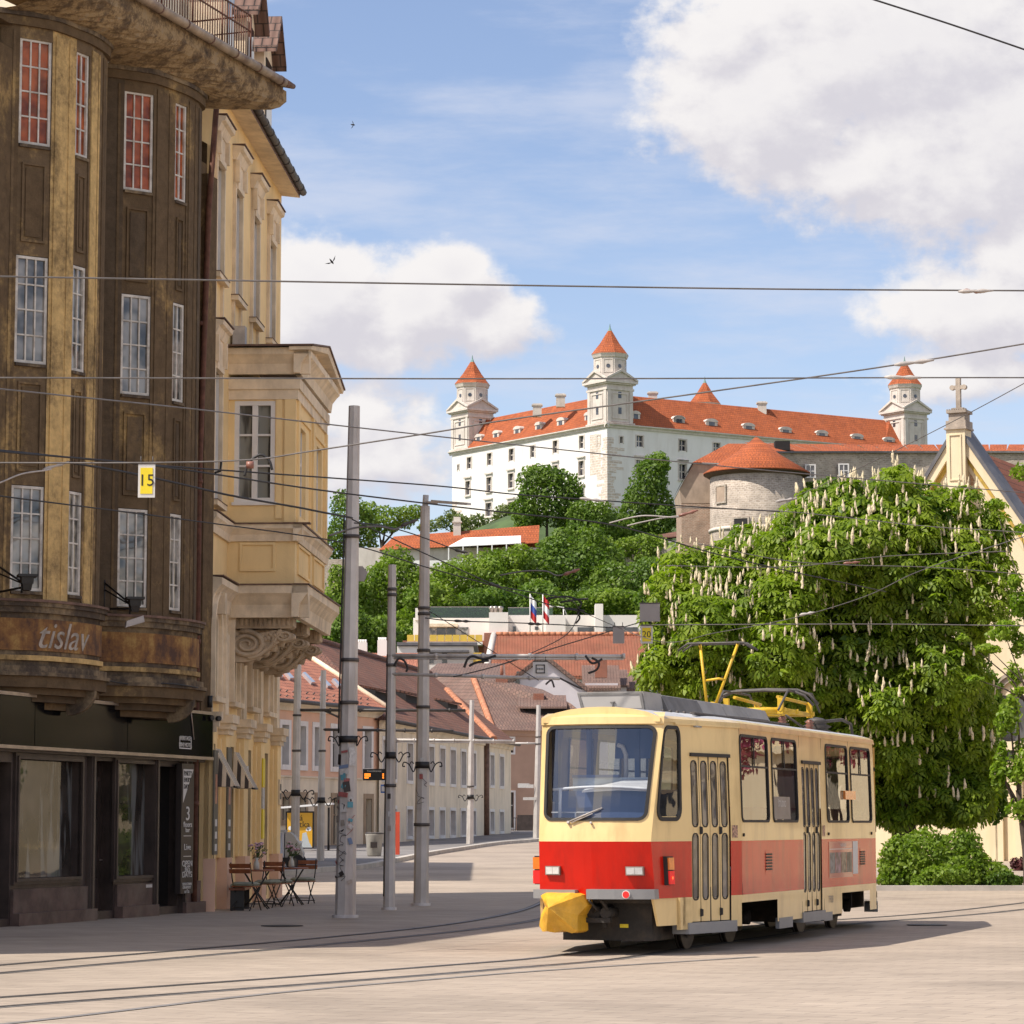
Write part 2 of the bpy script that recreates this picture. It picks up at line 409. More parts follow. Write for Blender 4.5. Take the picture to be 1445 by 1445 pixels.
def rust(name, c0, c1, c2):
    m, t, b, out = newmat(name); pos = t.n('ShaderNodeNewGeometry').outputs['Position']
    n = t.math('ADD', t.math('MULTIPLY', t.noise(t.mapping(pos, (1.3,1.3,1.2)), 1.3, 8, 0.75), 0.75), t.math('MULTIPLY', t.noise(t.mapping(pos, (7,7,0.8)), 1.0, 5, 0.6), 0.25))
    c = t.ramp(n, [(0.40, c0), (0.5, c1), (0.6, c2)])
    t.l(c, b.inputs['Base Color']); b.inputs['Roughness'].default_value = 0.8; return m
M['rust'] = rust('rusted_sign_metal', (0.075,0.035,0.022), (0.22,0.10,0.03), (0.38,0.23,0.07))
M['rust_rail'] = pmat('rusty_iron', (0.13,0.055,0.035), 0.85, 0.3, 6)
M['gutter'] = pmat('old_zinc_gutter', (0.36,0.28,0.20), 0.6, 0.25, 3, metal=0.2, dirt=(0.12,0.05,0.03), dirt_amt=0.7, dsc=(1,1,1))
M['old_white'] = pmat('flaking_white_paint', (0.62,0.58,0.52), 0.7, 0.15, 6, dirt=(0.22,0.17,0.12), dirt_amt=0.5, dsc=(3,3,3))
M['white_paint'] = pmat('white_paint', (0.74,0.71,0.68), 0.6, 0.06, 3, bump=0.05)
M['pane_red'] = glassmat('old_pane_red_reflection', (0.30,0.075,0.02), wavy=0.08, sc=3, var=0.45, spec=0.35)  # brick-red reflection of a roof put into the pane colour
M['pane_old'] = glassmat('old_window_pane', (0.20,0.19,0.17), wavy=0.06, sc=2.2, var=0.7)
M['pane'] = glassmat('window_pane', (0.035,0.035,0.04), wavy=0.03)
M['pane_curtain'] = glassmat('pane_with_curtain', (0.06,0.06,0.055), wavy=0.02, curtain=(0.26,0.26,0.23))
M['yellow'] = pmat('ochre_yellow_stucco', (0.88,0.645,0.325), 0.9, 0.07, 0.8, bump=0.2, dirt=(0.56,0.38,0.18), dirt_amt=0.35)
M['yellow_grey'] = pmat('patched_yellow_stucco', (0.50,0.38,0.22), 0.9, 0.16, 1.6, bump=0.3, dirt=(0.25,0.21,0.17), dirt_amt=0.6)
M['trim'] = pmat('weathered_stone_trim', (0.77,0.63,0.455), 0.88, 0.12, 2.5, bump=0.25, dirt=(0.34,0.26,0.18), dirt_amt=0.45, dsc=(1,1,0.5))
M['scroll'] = pmat('carved_scroll_stone', (0.50,0.385,0.265), 0.9, 0.18, 3.0, bump=0.4, dirt=(0.17,0.125,0.085), dirt_amt=0.7, dsc=(1,1,1))
M['flashing'] = pmat('rusty_flashing', (0.15,0.085,0.06), 0.7, 0.3, 5)
M['black_gloss'] = pmat('black_gloss_fascia', (0.006,0.006,0.007), 0.12, 0.2, 1, bump=0.0, spec=0.06)
M['steel_trim'] = pmat('dull_steel_trim', (0.36,0.31,0.28), 0.35, 0.15, 4, metal=0.7, bump=0.05)
M['shop_wood'] = pmat('brown_black_shopfront', (0.045,0.032,0.028), 0.5, 0.3, 3, dirt=(0.11,0.085,0.07), dirt_amt=0.5)
M['shop_plinth'] = pmat('stained_plinth', (0.10,0.065,0.055), 0.65, 0.35, 2.5, dirt=(0.20,0.16,0.13), dirt_amt=0.5, dsc=(1,1,1))
M['dark_void'] = pmat('unlit_interior', (0.02,0.018,0.018), 0.9, 0.2, 1)
M['shop_glass'] = glassmat('shop_window_glass', (0.05,0.042,0.036), 0.02, 0.6, 0.9, wavy=0.008, spec=0.22, curtain=(0.15,0.155,0.15))
M['sign_dark'] = pmat('dark_sign_panel', (0.035,0.026,0.024), 0.5, 0.15, 3, bump=0)
M['letter_white'] = pmat('white_lettering', (0.62,0.60,0.57), 0.6, 0.05, 3, bump=0)
M['letter_faded'] = pmat('faded_lettering', (0.36,0.31,0.26), 0.8, 0.3, 6, bump=0)
M['letter_black'] = pmat('black_lettering', (0.015,0.015,0.015), 0.6, 0.05, 3, bump=0)
M['sign_yellow'] = pmat('yellow_sign', (0.80,0.62,0.02), 0.5, 0.05, 2, bump=0)
M['galv'] = pmat('galvanised_pole', (0.56,0.525,0.49), 0.6, 0.10, 2.0, metal=0.1, bump=0.08, dirt=(0.33,0.28,0.24), dirt_amt=0.6, dsc=(2,2,0.3))
M['galv_dark'] = pmat('dark_steel', (0.085,0.075,0.07), 0.6, 0.2, 4, metal=0.3)
M['cable'] = pmat('black_cable', (0.02,0.018,0.018), 0.6, 0.2, 4, bump=0)
M['wire'] = pmat('steel_wire', (0.16,0.145,0.135), 0.5, 0.2, 4, metal=0.4, bump=0)
M['porcelain'] = pmat('brown_insulator', (0.25,0.11,0.08), 0.4, 0.2, 4, bump=0)
M['grey_fitting'] = pmat('pale_fitting', (0.42,0.38,0.35), 0.6, 0.2, 4, bump=0)
M['tile_orange'] = tilemat('orange_roof_tiles', (0.40,0.135,0.060), (0.32,0.10,0.05), (0.10,0.04,0.03), 0.25, 0.35, 0.22)
M['tile_pinkred'] = tilemat('salmon_roof_tiles', (0.42,0.17,0.105), (0.33,0.13,0.085), (0.07,0.035,0.03), 0.28, 0.36, 0.25)
M['tile_brown'] = tilemat('brown_roof_tiles', (0.165,0.080,0.058), (0.20,0.088,0.056), (0.045,0.03,0.026), 0.22, 0.30, 0.35, (0.10,0.075,0.06), 0.6)
M['tile_old'] = tilemat('old_grey_brown_tiles', (0.22,0.135,0.105), (0.17,0.105,0.085), (0.06,0.045,0.04), 0.22, 0.30, 0.3, (0.15,0.12,0.10), 0.5)
M['tile_rust'] = tilemat('rust_red_tiles', (0.30,0.105,0.06), (0.235,0.085,0.05), (0.09,0.04,0.03), 0.25, 0.33, 0.3, (0.22,0.12,0.07), 0.4)
M['tile_castle'] = tilemat('castle_roof_tiles', (0.40,0.105,0.036), (0.33,0.085,0.032), (0.14,0.045,0.022), 0.5, 0.7, 0.3, (0.27,0.085,0.045), 0.55)
M['ridge'] = pmat('ridge_tiles', (0.46,0.19,0.10), 0.8, 0.25, 3)
M['pink'] = pmat('salmon_pink_render', (0.72,0.46,0.33), 0.9, 0.06, 0.8, bump=0.15)
M['cream'] = pmat('cream_render', (0.78,0.68,0.52), 0.9, 0.06, 0.8, bump=0.15, dirt=(0.42,0.36,0.26), dirt_amt=0.4)
M['sandstone'] = pmat('sandstone_surround', (0.36,0.27,0.18), 0.9, 0.1, 2)
M['pinkbrown'] = pmat('dusty_pink_render', (0.46,0.30,0.22), 0.9, 0.08, 0.6)
M['lilac_white'] = pmat('pale_lilac_render', (0.62,0.58,0.60), 0.9, 0.06, 0.6)
M['offwhite'] = pmat('offwhite_render', (0.78,0.73,0.67), 0.85, 0.06, 0.4)
M['brick'] = brickmat('red_brick', (0.33,0.10,0.05), (0.26,0.08,0.045), (0.30,0.22,0.18), 0.25, 0.08)
M['awning_yellow'] = pmat('yellow_balcony_panel', (0.68,0.45,0.07), 0.6, 0.08, 1)
M['castle_white'] = pmat('castle_white_render', (0.76,0.735,0.70), 0.9, 0.05, 0.15, bump=0.1, bsc=2, dirt=(0.60,0.56,0.51), dirt_amt=0.45, dsc=(0.35,0.35,0.06))
M['castle_trim'] = pmat('castle_pale_stone', (0.62,0.56,0.50), 0.9, 0.10, 0.4, bump=0.1, bsc=2, dirt=(0.44,0.38,0.33), dirt_amt=0.5)
M['castle_stone'] = brickmat('exposed_castle_masonry', (0.62,0.52,0.43), (0.52,0.43,0.35), (0.70,0.66,0.61), 1.3, 0.55, 0.08, warp=0.5)
M['castle_pane'] = glassmat('castle_window_pane', (0.05,0.05,0.06), 0.1, wavy=0)
M['copper'] = pmat('green_copper', (0.16,0.27,0.24), 0.7, 0.2, 2)
M['rubble'] = brickmat('rubble_stone_wall', (0.43,0.36,0.29), (0.29,0.235,0.19), (0.44,0.38,0.32), 0.75, 0.34, 0.07, warp=0.5, var=0.35, stain=(0.40,0.34,0.28), stain_amt=0.5)
M['rubble_brick'] = brickmat('brick_and_rubble_wall', (0.38,0.24,0.165), (0.30,0.20,0.14), (0.42,0.33,0.26), 0.55, 0.22, 0.05, warp=0.4, var=0.35)
M['bastion_plaster'] = pmat('bastion_old_plaster', (0.40,0.30,0.225), 0.92, 0.14, 0.5, bump=0.4, bsc=6, dirt=(0.27,0.20,0.15), dirt_amt=0.5)
M['church'] = pmat('church_cream_render', (0.74,0.62,0.42), 0.9, 0.05, 0.4, bump=0.15, dirt=(0.62,0.48,0.30), dirt_amt=0.45)
M['church_stone'] = pmat('church_stone', (0.40,0.335,0.27), 0.9, 0.2, 3, bump=0.4, dirt=(0.2,0.16,0.13), dirt_amt=0.5)
M['mustard'] = pmat('mustard_lichen_cornice', (0.46,0.31,0.06), 0.85, 0.3, 2.5)
M['slate'] = pmat('grey_coping', (0.12,0.115,0.12), 0.6, 0.2, 1.5)
M['bark'] = pmat('dark_bark', (0.07,0.052,0.038), 0.95, 0.35, 4, bump=1.0, bsc=14)
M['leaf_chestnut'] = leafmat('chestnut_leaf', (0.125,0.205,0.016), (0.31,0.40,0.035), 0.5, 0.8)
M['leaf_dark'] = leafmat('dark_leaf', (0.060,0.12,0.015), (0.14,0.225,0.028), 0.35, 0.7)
M['leaf_mid'] = leafmat('mid_green_leaf', (0.125,0.21,0.025), (0.25,0.335,0.045), 0.4, 0.3)
M['leaf_deep'] = leafmat('deep_green_leaf', (0.085,0.16,0.022), (0.185,0.27,0.04), 0.38, 0.3)
M['leaf_pale'] = leafmat('pale_olive_leaf', (0.11,0.155,0.04), (0.20,0.235,0.075), 0.35, 0.3)
M['leaf_fresh'] = leafmat('fresh_spring_leaf', (0.16,0.27,0.022), (0.30,0.40,0.045), 0.5, 1.0)
M['leaf_shrub'] = leafmat('shrub_leaf', (0.12,0.205,0.022), (0.27,0.37,0.045), 0.45, 1.2)
M['blossom'] = pmat('cream_blossom', (0.70,0.59,0.40), 0.8, 0.2, 14, bump=0.3, bsc=30)
M['pinkblossom'] = leafmat('magenta_blossom', (0.34,0.03,0.10), (0.60,0.14,0.26), 0.35, 1.0)
M['tram_cream'] = pmat('tram_cream_paint', (0.75,0.545,0.245), 0.28, 0.03, 1.2, bump=0.5, bsc=1.3, coat=0.3, dirt=(0.46,0.31,0.13), dirt_amt=0.5, dsc=(2.2,2.2,0.45))
M['tram_red'] = pmat('tram_red_paint', (0.54,0.012,0.004), 0.26, 0.08, 1.2, bump=0.55, bsc=1.3, coat=0.16, spec=0.25, dirt=(0.30,0.012,0.006), dirt_amt=0.6, dsc=(2.5,2.5,0.5))
M['tram_grey'] = pmat('tram_grey_paint', (0.25,0.25,0.255), 0.5, 0.08, 2, bump=0.05)
M['tram_roof'] = pmat('tram_roof_paint', (0.44,0.44,0.45), 0.5, 0.1, 1.5, bump=0.05, dirt=(0.2,0.19,0.18), dirt_amt=0.5, dsc=(1,1,1))
M['rubber'] = pmat('black_rubber', (0.018,0.016,0.015), 0.65, 0.2, 4, bump=0)
M['tram_glass'] = clearglass('tram_window_glass', (0.50,0.52,0.55), 1.25, 0.05)
M['windscreen'] = clearglass('tram_windscreen_glass', (0.84,0.88,0.93), 2.2, 0.01)
M['door_glass'] = glassmat('tram_door_glass', (0.13,0.12,0.115), 0.03, 0.4, 3, wavy=0.05, spec=0.5)
M['tram_inner'] = pmat('tram_interior_panel', (0.30,0.31,0.33), 0.6, 0.08, 1, bump=0)
M['tram_dark'] = pmat('tram_underframe', (0.03,0.026,0.023), 0.8, 0.3, 4, bump=0.3, dirt=(0.09,0.065,0.045), dirt_amt=0.6, dsc=(2,2,2))
M['wheel'] = pmat('wheel_steel', (0.06,0.048,0.04), 0.55, 0.3, 5, metal=0.4)
M['dash'] = pmat('grey_dashboard', (0.48,0.52,0.53), 0.5, 0.06, 2, bump=0)
M['dash_white'] = pmat('white_dashboard_cover', (0.80,0.76,0.70), 0.5, 0.1, 3, bump=0)
M['navy'] = pmat('dark_blue_panel', (0.05,0.08,0.17), 0.6, 0.1, 2, bump=0)
M['seat'] = pmat('tram_seat_red', (0.20,0.04,0.035), 0.6, 0.1, 2, bump=0)
M['lamp_glass'] = pmat('headlamp_lens', (0.62,0.62,0.60), 0.15, 0.1, 9, bump=0.2, coat=0.6)
M['amber'] = pmat('amber_lens', (0.75,0.20,0.008), 0.2, 0.15, 9, bump=0.1, coat=0.6)
M['redlens'] = emitmat('lit_red_lens', (0.55,0.012,0.01), 0.4)
M['redlamp_lit'] = emitmat('glowing_bulb', (1.0,0.10,0.03), 2.0)
M['tarp'] = pmat('yellow_tarpaulin', (0.76,0.41,0.035), 0.42, 0.15, 5, bump=0.5, bsc=11, dirt=(0.55,0.30,0.03), dirt_amt=0.6, dsc=(2,2,1))
M['panto_yellow'] = pmat('pantograph_yellow', (0.66,0.41,0.02), 0.5, 0.15, 5, dirt=(0.25,0.15,0.03), dirt_amt=0.4, dsc=(2,2,2))
M['pod'] = pmat('roof_pod_grey', (0.33,0.315,0.295), 0.6, 0.12, 2, dirt=(0.12,0.11,0.10), dirt_amt=0.5, dsc=(1,1,1))
M['pod_dark'] = pmat('roof_vent_mesh', (0.15,0.142,0.135), 0.7, 0.2, 4)
M['sign_grey'] = pmat('grey_sign_back', (0.33,0.30,0.28), 0.6, 0.08, 2, bump=0.03)
M['chair_wood'] = pmat('varnished_slat_wood', (0.24,0.075,0.03), 0.45, 0.25, 8)
M['iron'] = pmat('black_iron', (0.012,0.011,0.011), 0.5, 0.2, 4, bump=0)
M['cushion'] = pmat('sage_cushion', (0.25,0.26,0.20), 0.95, 0.1, 8, bump=0.4)
M['flower_pink'] = pmat('pink_petal', (0.55,0.35,0.42), 0.7, 0.2, 20, bump=0)
M['stem_green'] = pmat('green_stem', (0.06,0.10,0.03), 0.7, 0.2, 20, bump=0)
M['vase'] = pmat('glass_vase', (0.45,0.44,0.40), 0.15, 0.05, 4, bump=0)
M['van_white'] = pmat('van_white_paint', (0.55,0.57,0.62), 0.3, 0.05, 1, bump=0, coat=0.4)
M['tyre'] = pmat('tyre_rubber', (0.025,0.025,0.027), 0.85, 0.2, 4)
M['poster'] = pmat('yellow_poster', (0.70,0.38,0.03), 0.4, 0.05, 1, bump=0)
M['orange_led'] = emitmat('orange_led_text', (1.0,0.25,0.02), 1.5)
M['blue_sign'] = pmat('blue_sign', (0.03,0.12,0.42), 0.5, 0.05, 1, bump=0)
M['sticker_white'] = pmat('paper_sticker', (0.55,0.53,0.50), 0.7, 0.15, 20, bump=0)
M['sticker_red'] = pmat('red_sticker', (0.35,0.10,0.09), 0.7, 0.15, 20, bump=0)
M['red_post'] = pmat('red_painted_post', (0.55,0.07,0.03), 0.6, 0.1, 2, bump=0)
M['bin'] = pmat('beige_bin', (0.36,0.34,0.30), 0.7, 0.15, 4)
M['tent'] = pmat('white_canvas', (0.80,0.79,0.77), 0.8, 0.03, 1, bump=0)
M['flag_blue'] = pmat('flag_blue', (0.05,0.09,0.35), 0.8, 0.05, 1, bump=0)
M['flag_red'] = pmat('flag_red', (0.5,0.03,0.03), 0.8, 0.05, 1, bump=0)
M['metal_skylight'] = pmat('skylight_metal', (0.55,0.56,0.58), 0.25, 0.05, 2, metal=0.6, bump=0)
M['feather'] = pmat('dark_feather', (0.03,0.03,0.035), 0.8, 0.1, 4, bump=0)
# ---------------------------------------------------------------- camera, sun, sky
cam = bpy.data.cameras.new('camera'); co = bpy.data.objects.new('camera', cam); COL.objects.link(co)
co.location = EYE; co.rotation_euler = (math.pi/2+TH, 0, 0)
cam.sensor_width = 36; cam.lens = 36*F/1445; cam.clip_end = 6000; cam.clip_start = 0.2
S.camera = co
S.render.resolution_x = 1024; S.render.resolution_y = 1024
S.view_settings.view_transform = 'Standard'; S.view_settings.look = 'None'; S.view_settings.gamma = 1; S.view_settings.exposure = EXPO if 'EXPO' in globals() else 0.48
sv = Vector((SUN_AZ[0]*math.cos(SUN_EL), SUN_AZ[1]*math.cos(SUN_EL), math.sin(SUN_EL))).normalized()
sl = bpy.data.lights.new('sun', 'SUN'); sl.energy = 4.3; sl.angle = R(0.53); sl.color = (1.0, 0.93, 0.83)
so = bpy.data.objects.new('sun', sl); COL.objects.link(so); so.rotation_euler = sv.to_track_quat('Z', 'Y').to_euler(); so.location = (-40,-30,60)
W = bpy.data.worlds.new('World'); S.world = W; W.use_nodes = True
def sky():
    t = NT(W.node_tree); out = t.n('ShaderNodeOutputWorld'); bg = t.n('ShaderNodeBackground'); bg.inputs[1].default_value = 0.13
    t.l(bg.outputs[0], out.inputs[0])
    ns = t.n('ShaderNodeTexSky'); ns.sky_type = 'NISHITA'; ns.sun_disc = False; ns.sun_elevation = SUN_EL
    ns.sun_rotation = math.atan2(SUN_AZ[0], SUN_AZ[1]); ns.air_density = 1.0; ns.dust_density = 0.6; ns.ozone_density = 1.6
    d = t.n('ShaderNodeTexCoord').outputs['Generated']
    sep = t.n('ShaderNodeSeparateXYZ'); t.l(d, sep.inputs[0]); x, y, z = sep.outputs
    ys = t.math('MAXIMUM', y, 0.06)
    u = t.math('DIVIDE', x, ys); v = t.math('DIVIDE', z, ys)
    def comb(a, b, sx, sy):
        c = t.n('ShaderNodeCombineXYZ'); t.l(t.math('MULTIPLY', a, sx), c.inputs[0]); t.l(t.math('MULTIPLY', b, sy), c.inputs[1]); return c.outputs[0]
    def uvp(px, py):
        r = ray(px, py); return r.x/r.y, r.z/r.y
    blobs = [(1270,60,330,170,1.2),(1420,190,330,190,1.2),(1090,150,200,150,1.0),(1010,60,120,110,0.8),(1190,235,150,70,0.8),
             (1380,430,175,85,1.0),(1360,535,170,40,0.6),(1450,350,120,80,0.9),
             (455,425,140,120,1.1),(590,430,140,85,1.0),(690,465,90,62,0.9),(640,385,60,45,0.9),(560,492,150,36,0.5),(530,640,150,70,0.85),(480,585,140,60,0.7)]
    def field(du, dv):
        uu = t.math('ADD', u, du); vv = t.math('ADD', v, dv); acc = None
        for px, py, a, b, k in blobs:
            u0, v0 = uvp(px, py)
            p = t.math('MULTIPLY', t.math('SUBTRACT', uu, u0), F/a); q = t.math('MULTIPLY', t.math('SUBTRACT', vv, v0), F/b)
            r = t.math('SQRT', t.math('ADD', t.math('MULTIPLY', p, p), t.math('MULTIPLY', q, q)))
            e = t.math('MULTIPLY', t.math('SUBTRACT', 1.0, r), k)
            acc = e if acc is None else t.math('SMOOTH_MAX', acc, e, 0.25)
        acc = t.math('MAXIMUM', acc, -0.7)
        n1 = t.noise(comb(uu, vv, 26, 34), 1.0, 9, 0.60); n2 = t.noise(comb(uu, vv, 90, 110), 1.0, 6, 0.55)
        n = t.math('ADD', t.math('MULTIPLY', t.math('SUBTRACT', n1, 0.5), 1.55), t.math('MULTIPLY', t.math('SUBTRACT', n2, 0.5), 0.5))
        return t.math('ADD', acc, n)
    f1 = field(0, 0); f2 = field(-0.007, 0.012)
    al = t.smooth(f1, -0.10, 0.34)
    lit = t.smooth(t.math('SUBTRACT', f1, f2), -0.45, 0.40)
    thick = t.smooth(f1, 0.3, 1.3)
    k = 1/0.13
    ccol = t.mix(lit, (0.50*k, 0.485*k, 0.525*k), (0.67*k, 0.65*k, 0.645*k))
    ccol = t.mix(t.math('MULTIPLY', thick, 0.4), ccol, (0.545*k, 0.53*k, 0.56*k))
    gcol = (1.05*k, 0.97*k, 0.89*k)  # clouds outside the view, set brighter than the visible ones for ambient fill
    # thin veil of cirrus
    ci = t.noise(comb(u, v, 7, 30), 1.0, 8, 0.62)
    veil = t.math('MULTIPLY', t.smooth(ci, 0.42, 0.72), 0.62)
    low = t.math('MULTIPLY', t.smooth(v, 0.16, 0.08), 0.15)
    veil = t.math('MAXIMUM', veil, low)
    fwd = t.smooth(y, 0.35, 0.75)
    gen = t.smooth(t.noise(t.mapping(d, (1,1,2.2)), 2.6, 8, 0.58), 0.47, 0.62)
    alpha = t.math('ADD', t.math('MULTIPLY', al, fwd), t.math('MULTIPLY', gen, t.math('SUBTRACT', 1.0, fwd)))
    skyc = t.mix(1.0, ns.outputs[0], (0.97, 0.88, 0.90), 'MULTIPLY')
    skyc = t.mix(t.math('MULTIPLY', veil, fwd), skyc, (0.50*k, 0.53*k, 0.62*k))
    c = t.mix(alpha, skyc, t.mix(fwd, gcol, ccol))
    t.l(c, bg.inputs[0])
sky()

# ---------------------------------------------------------------- ground, tracks, hill
g = MB()
ysq = [-60, 60, 200, 3500]
for i in range(3):
    a, b = ysq[i], ysq[i+1]
    g.poly([(-1600,a,gz(a)),(1600,a,gz(a)),(1600,b,gz(b)),(-1600,b,gz(b))])
tag(g.build('ground', M['paver'], org=Vector((0,0,0))), kind='structure')
def lift(pts, dz): return [(p[0], p[1], gz(p[1])+dz) for p in pts]
def ribbon(mb, pts, hw, dz, m=0):
    pts = [Vector((p[0], p[1])) for p in pts]
    L = []; Rr = []
    for i, p in enumerate(pts):
        d = (pts[min(i+1,len(pts)-1)]-pts[max(i-1,0)]).normalized(); n = Vector((-d.y, d.x))
        a = p+n*hw; b = p-n*hw
        L.append((a.x,a.y,gz(a.y)+dz)); Rr.append((b.x,b.y,gz(b.y)+dz))
    for i in range(len(pts)-1): mb.poly([L[i],Rr[i],Rr[i+1],L[i+1]], m)
def catmull(P, n=8, closed=False):
    P = [Vector(p) for p in P]; out = []
    for i in range(len(P)-1):
        p0 = P[max(i-1,0)]; p1 = P[i]; p2 = P[i+1]; p3 = P[min(i+2,len(P)-1)]
        for k in range(n):
            t = k/n
            out.append(0.5*((2*p1)+(-p0+p2)*t+(2*p0-5*p1+4*p2-p3)*t*t+(-p0+3*p1-3*p2+p3)*t**3))
    out.append(P[-1]); return out
def off2(pts, o):
    r = []
    for i, p in enumerate(pts):
        d = (pts[min(i+1,len(pts)-1)]-pts[max(i-1,0)]).normalized(); r.append(p+Vector((-d.y,d.x))*o)
    return r
TC = Vector((1.819, 37.62)); TU = Vector((-0.338,-0.941)).normalized(); TV = Vector((-TU.y, TU.x))
def T(x, y, z): p = TC+TU*x+TV*y; return Vector((p.x, p.y, z))
def T2(x, y): p = TC+TU*x+TV*y; return Vector((p.x, p.y))
tr_main = catmull([(-14,15.5),(-7.4,22.2),(-4.4,26.5),(-2.0,30.0),(-0.3,32.7),T2(3.2,0.05),T2(0,0),T2(-5,0),T2(-10,0),(8.5,53),(15,68),(26,88)], 8)
tr_far = catmull([(-9.5,23),(-7.2,28.5),(-5.75,32),(-4.15,35.8),(-2.55,39.9),(-0.9,44.9),(0.15,50),(0.95,57),(1.6,70),(2.2,95),(4.5,150),(9,196)], 8)
tr_join = catmull([T2(-1,0),T2(-6,0.0),(3.6,46.5),(3.3,56),(3.6,70),(4.4,95),(6.8,150),(11.5,196)], 8)
for nm, tk in (('tram_track', tr_main), ('tram_track', tr_far), ('tram_track', tr_join)):
    mb = MB(); h = 0.004 if tk is tr_main else (0.005 if tk is tr_far else 0.0075)
    for o in (-0.5, 0.5):
        ribbon(mb, off2(tk, o), 0.09, h, 0)
        ribbon(mb, off2(tk, o), 0.026, h+0.004, 1)
        ribbon(mb, off2(tk, o-math.copysign(0.05, o)), 0.018, h+0.0045, 2)
    tag(mb.build(nm, [M['asphalt'], M['rail'], M['groove']], org=Vector((0,0,0)), recalc=False), kind='structure')
mb = MB(); ribbon(mb, catmull([(-9.5,15),(-6.2,19.6),(-4.17,23.1),(-2.36,27.3),(-0.9,29.8),(0.5,31.9),(3,35)], 6), 0.055, 0.006)  # thin grey stripe laid over the paving
tag(mb.build('paving_stripe', M['asphalt'], org=Vector((0,0,0)), recalc=False), kind='structure')
# raised pavement in front of the houses
kp = [ground(px, py) for px, py in ((380,1236),(440,1231),(505,1226),(560,1215),(600,1207),(645,1200),(700,1192),(765,1186))]
kp = [Vector((p.x,p.y)) for p in kp]; kp = [kp[0]+Vector((-6,-1))]+kp+[kp[-1]+Vector((4,40))]
kc = catmull(kp, 5)
mb = MB()
for i in range(len(kc)-1):
    a, b = kc[i], kc[i+1]
    za, zb = gz(a.y)+0.13, gz(b.y)+0.13
    mb.poly([(a.x,a.y,za),(b.x,b.y,zb),(b.x-30,b.y+2,zb),(a.x-30,a.y+2,za)], 0)
tag(mb.build('pavement', M['asphalt'], org=Vector((0,0,0)), recalc=False), kind='structure')
mb = MB()
ko = off2(kc, -0.28); ki = kc
for i in range(len(kc)-1):
    p = [(ko[i].x,ko[i].y),(ko[i+1].x,ko[i+1].y),(ki[i+1].x,ki[i+1].y),(ki[i].x,ki[i].y)]
    mb.prism([(q[0],q[1],gz(q[1])-0.05) for q in p], [(q[0],q[1],gz(q[1])+0.145) for q in p], 0)
tag(mb.build('kerb', M['kerbstone'], org=Vector((0,0,0))), kind='structure')
# castle hill
nx, ny = 90, 60
xs = np.linspace(-260, 420, nx); yq = np.concatenate([np.linspace(200, 700, ny-6), np.linspace(760, 1150, 6)])
V = []; rs = np.random.RandomState(3)
for y_ in yq:
    for x_ in xs:
        V.append((x_, y_, hz(x_, y_)-(0.3 if y_ < 205 else 0)+ (0 if y_ > 560 or y_ < 230 else rs.uniform(-0.8,0.8))))
fc = np.array([(j*nx+i, j*nx+i+1, (j+1)*nx+i+1, (j+1)*nx+i) for j in range(ny-1) for i in range(nx-1)])
tag(np_mesh('castle_hill', np.array(V), fc, M['grass']), kind='structure')
# ---------------------------------------------------------------- the tram
def rrect(u0, u1, v0, v1, r, n=5):
    pts = []
    for cx, cy, a0 in ((u1-r, v1-r, 0), (u0+r, v1-r, 90), (u0+r, v0+r, 180), (u1-r, v0+r, 270)):
        for k in range(n+1):
            a = R(a0+90*k/n); pts.append((cx+r*math.cos(a), cy+r*math.sin(a)))
    out = []
    for i, p in enumerate(pts):
        q = pts[(i+1) % len(pts)]; out.append(p)
        if i % (n+1) == n:
            for k in range(1, 8): out.append((p[0]+(q[0]-p[0])*k/8, p[1]+(q[1]-p[1])*k/8))
    return out
def ring(mb, fn, u0, u1, v0, v1, r, w, m=0, d0=0.0, d1=0.015, n=5):
    "raised rounded gasket; fn(u, v, d) -> point, d outwards"
    A = rrect(u0,u1,v0,v1,r,n); B = rrect(u0+w,u1-w,v0+w,v1-w,max(r-w,0.01),n); k = len(A)
    for i in range(k):
        j = (i+1) % k
        mb.poly([fn(*A[i],d1),fn(*A[j],d1),fn(*B[j],d1),fn(*B[i],d1)], m)
        mb.poly([fn(*A[i],d0),fn(*A[j],d0),fn(*A[j],d1),fn(*A[i],d1)], m)
        mb.poly([fn(*B[i],d0-0.02),fn(*B[j],d0-0.02),fn(*B[j],d1),fn(*B[i],d1)], m)
def panel(mb, fn, us, vs, ops, mats):
    "grid sheet with rectangular holes; mats(u, v) -> material index"
    us = sorted(set(us+[q for a in ops for q in a[:2]])); vs = sorted(set(vs+[q for a in ops for q in a[2:4]]))
    for i in range(len(us)-1):
        for j in range(len(vs)-1):
            cu = (us[i]+us[i+1])/2; cv = (vs[j]+vs[j+1])/2
            if any(a[0] < cu < a[1] and a[2] < cv < a[3] for a in ops): continue
            mb.poly([fn(us[i],vs[j],0),fn(us[i+1],vs[j],0),fn(us[i+1],vs[j+1],0),fn(us[i],vs[j+1],0)], mats(cu,cv))
tram = thing('tram', 'cream and red tram car with a yellow tarpaulin over its front coupler', 'tram', (TC.x, TC.y, 0))
ZS, ZR, ZT = 0.70, 1.40, 2.90
HWF = 0.73; XF = 2.35
def rake(z):
    if z > ZR: return -0.36*((z-ZR)/(2.9-ZR))**1.1
    return -0.10*(ZR-z)/0.7
def hw(x):
    if x > 0: return 1.25-(1.25-HWF)*x/XF
    if x < -8: return 1.25-(1.25-HWF)*(-8-x)/XF
    return 1.25
def bw(z):   # gentle tumblehome above the belt
    return -0.035*max(0, (z-1.6)/1.3)
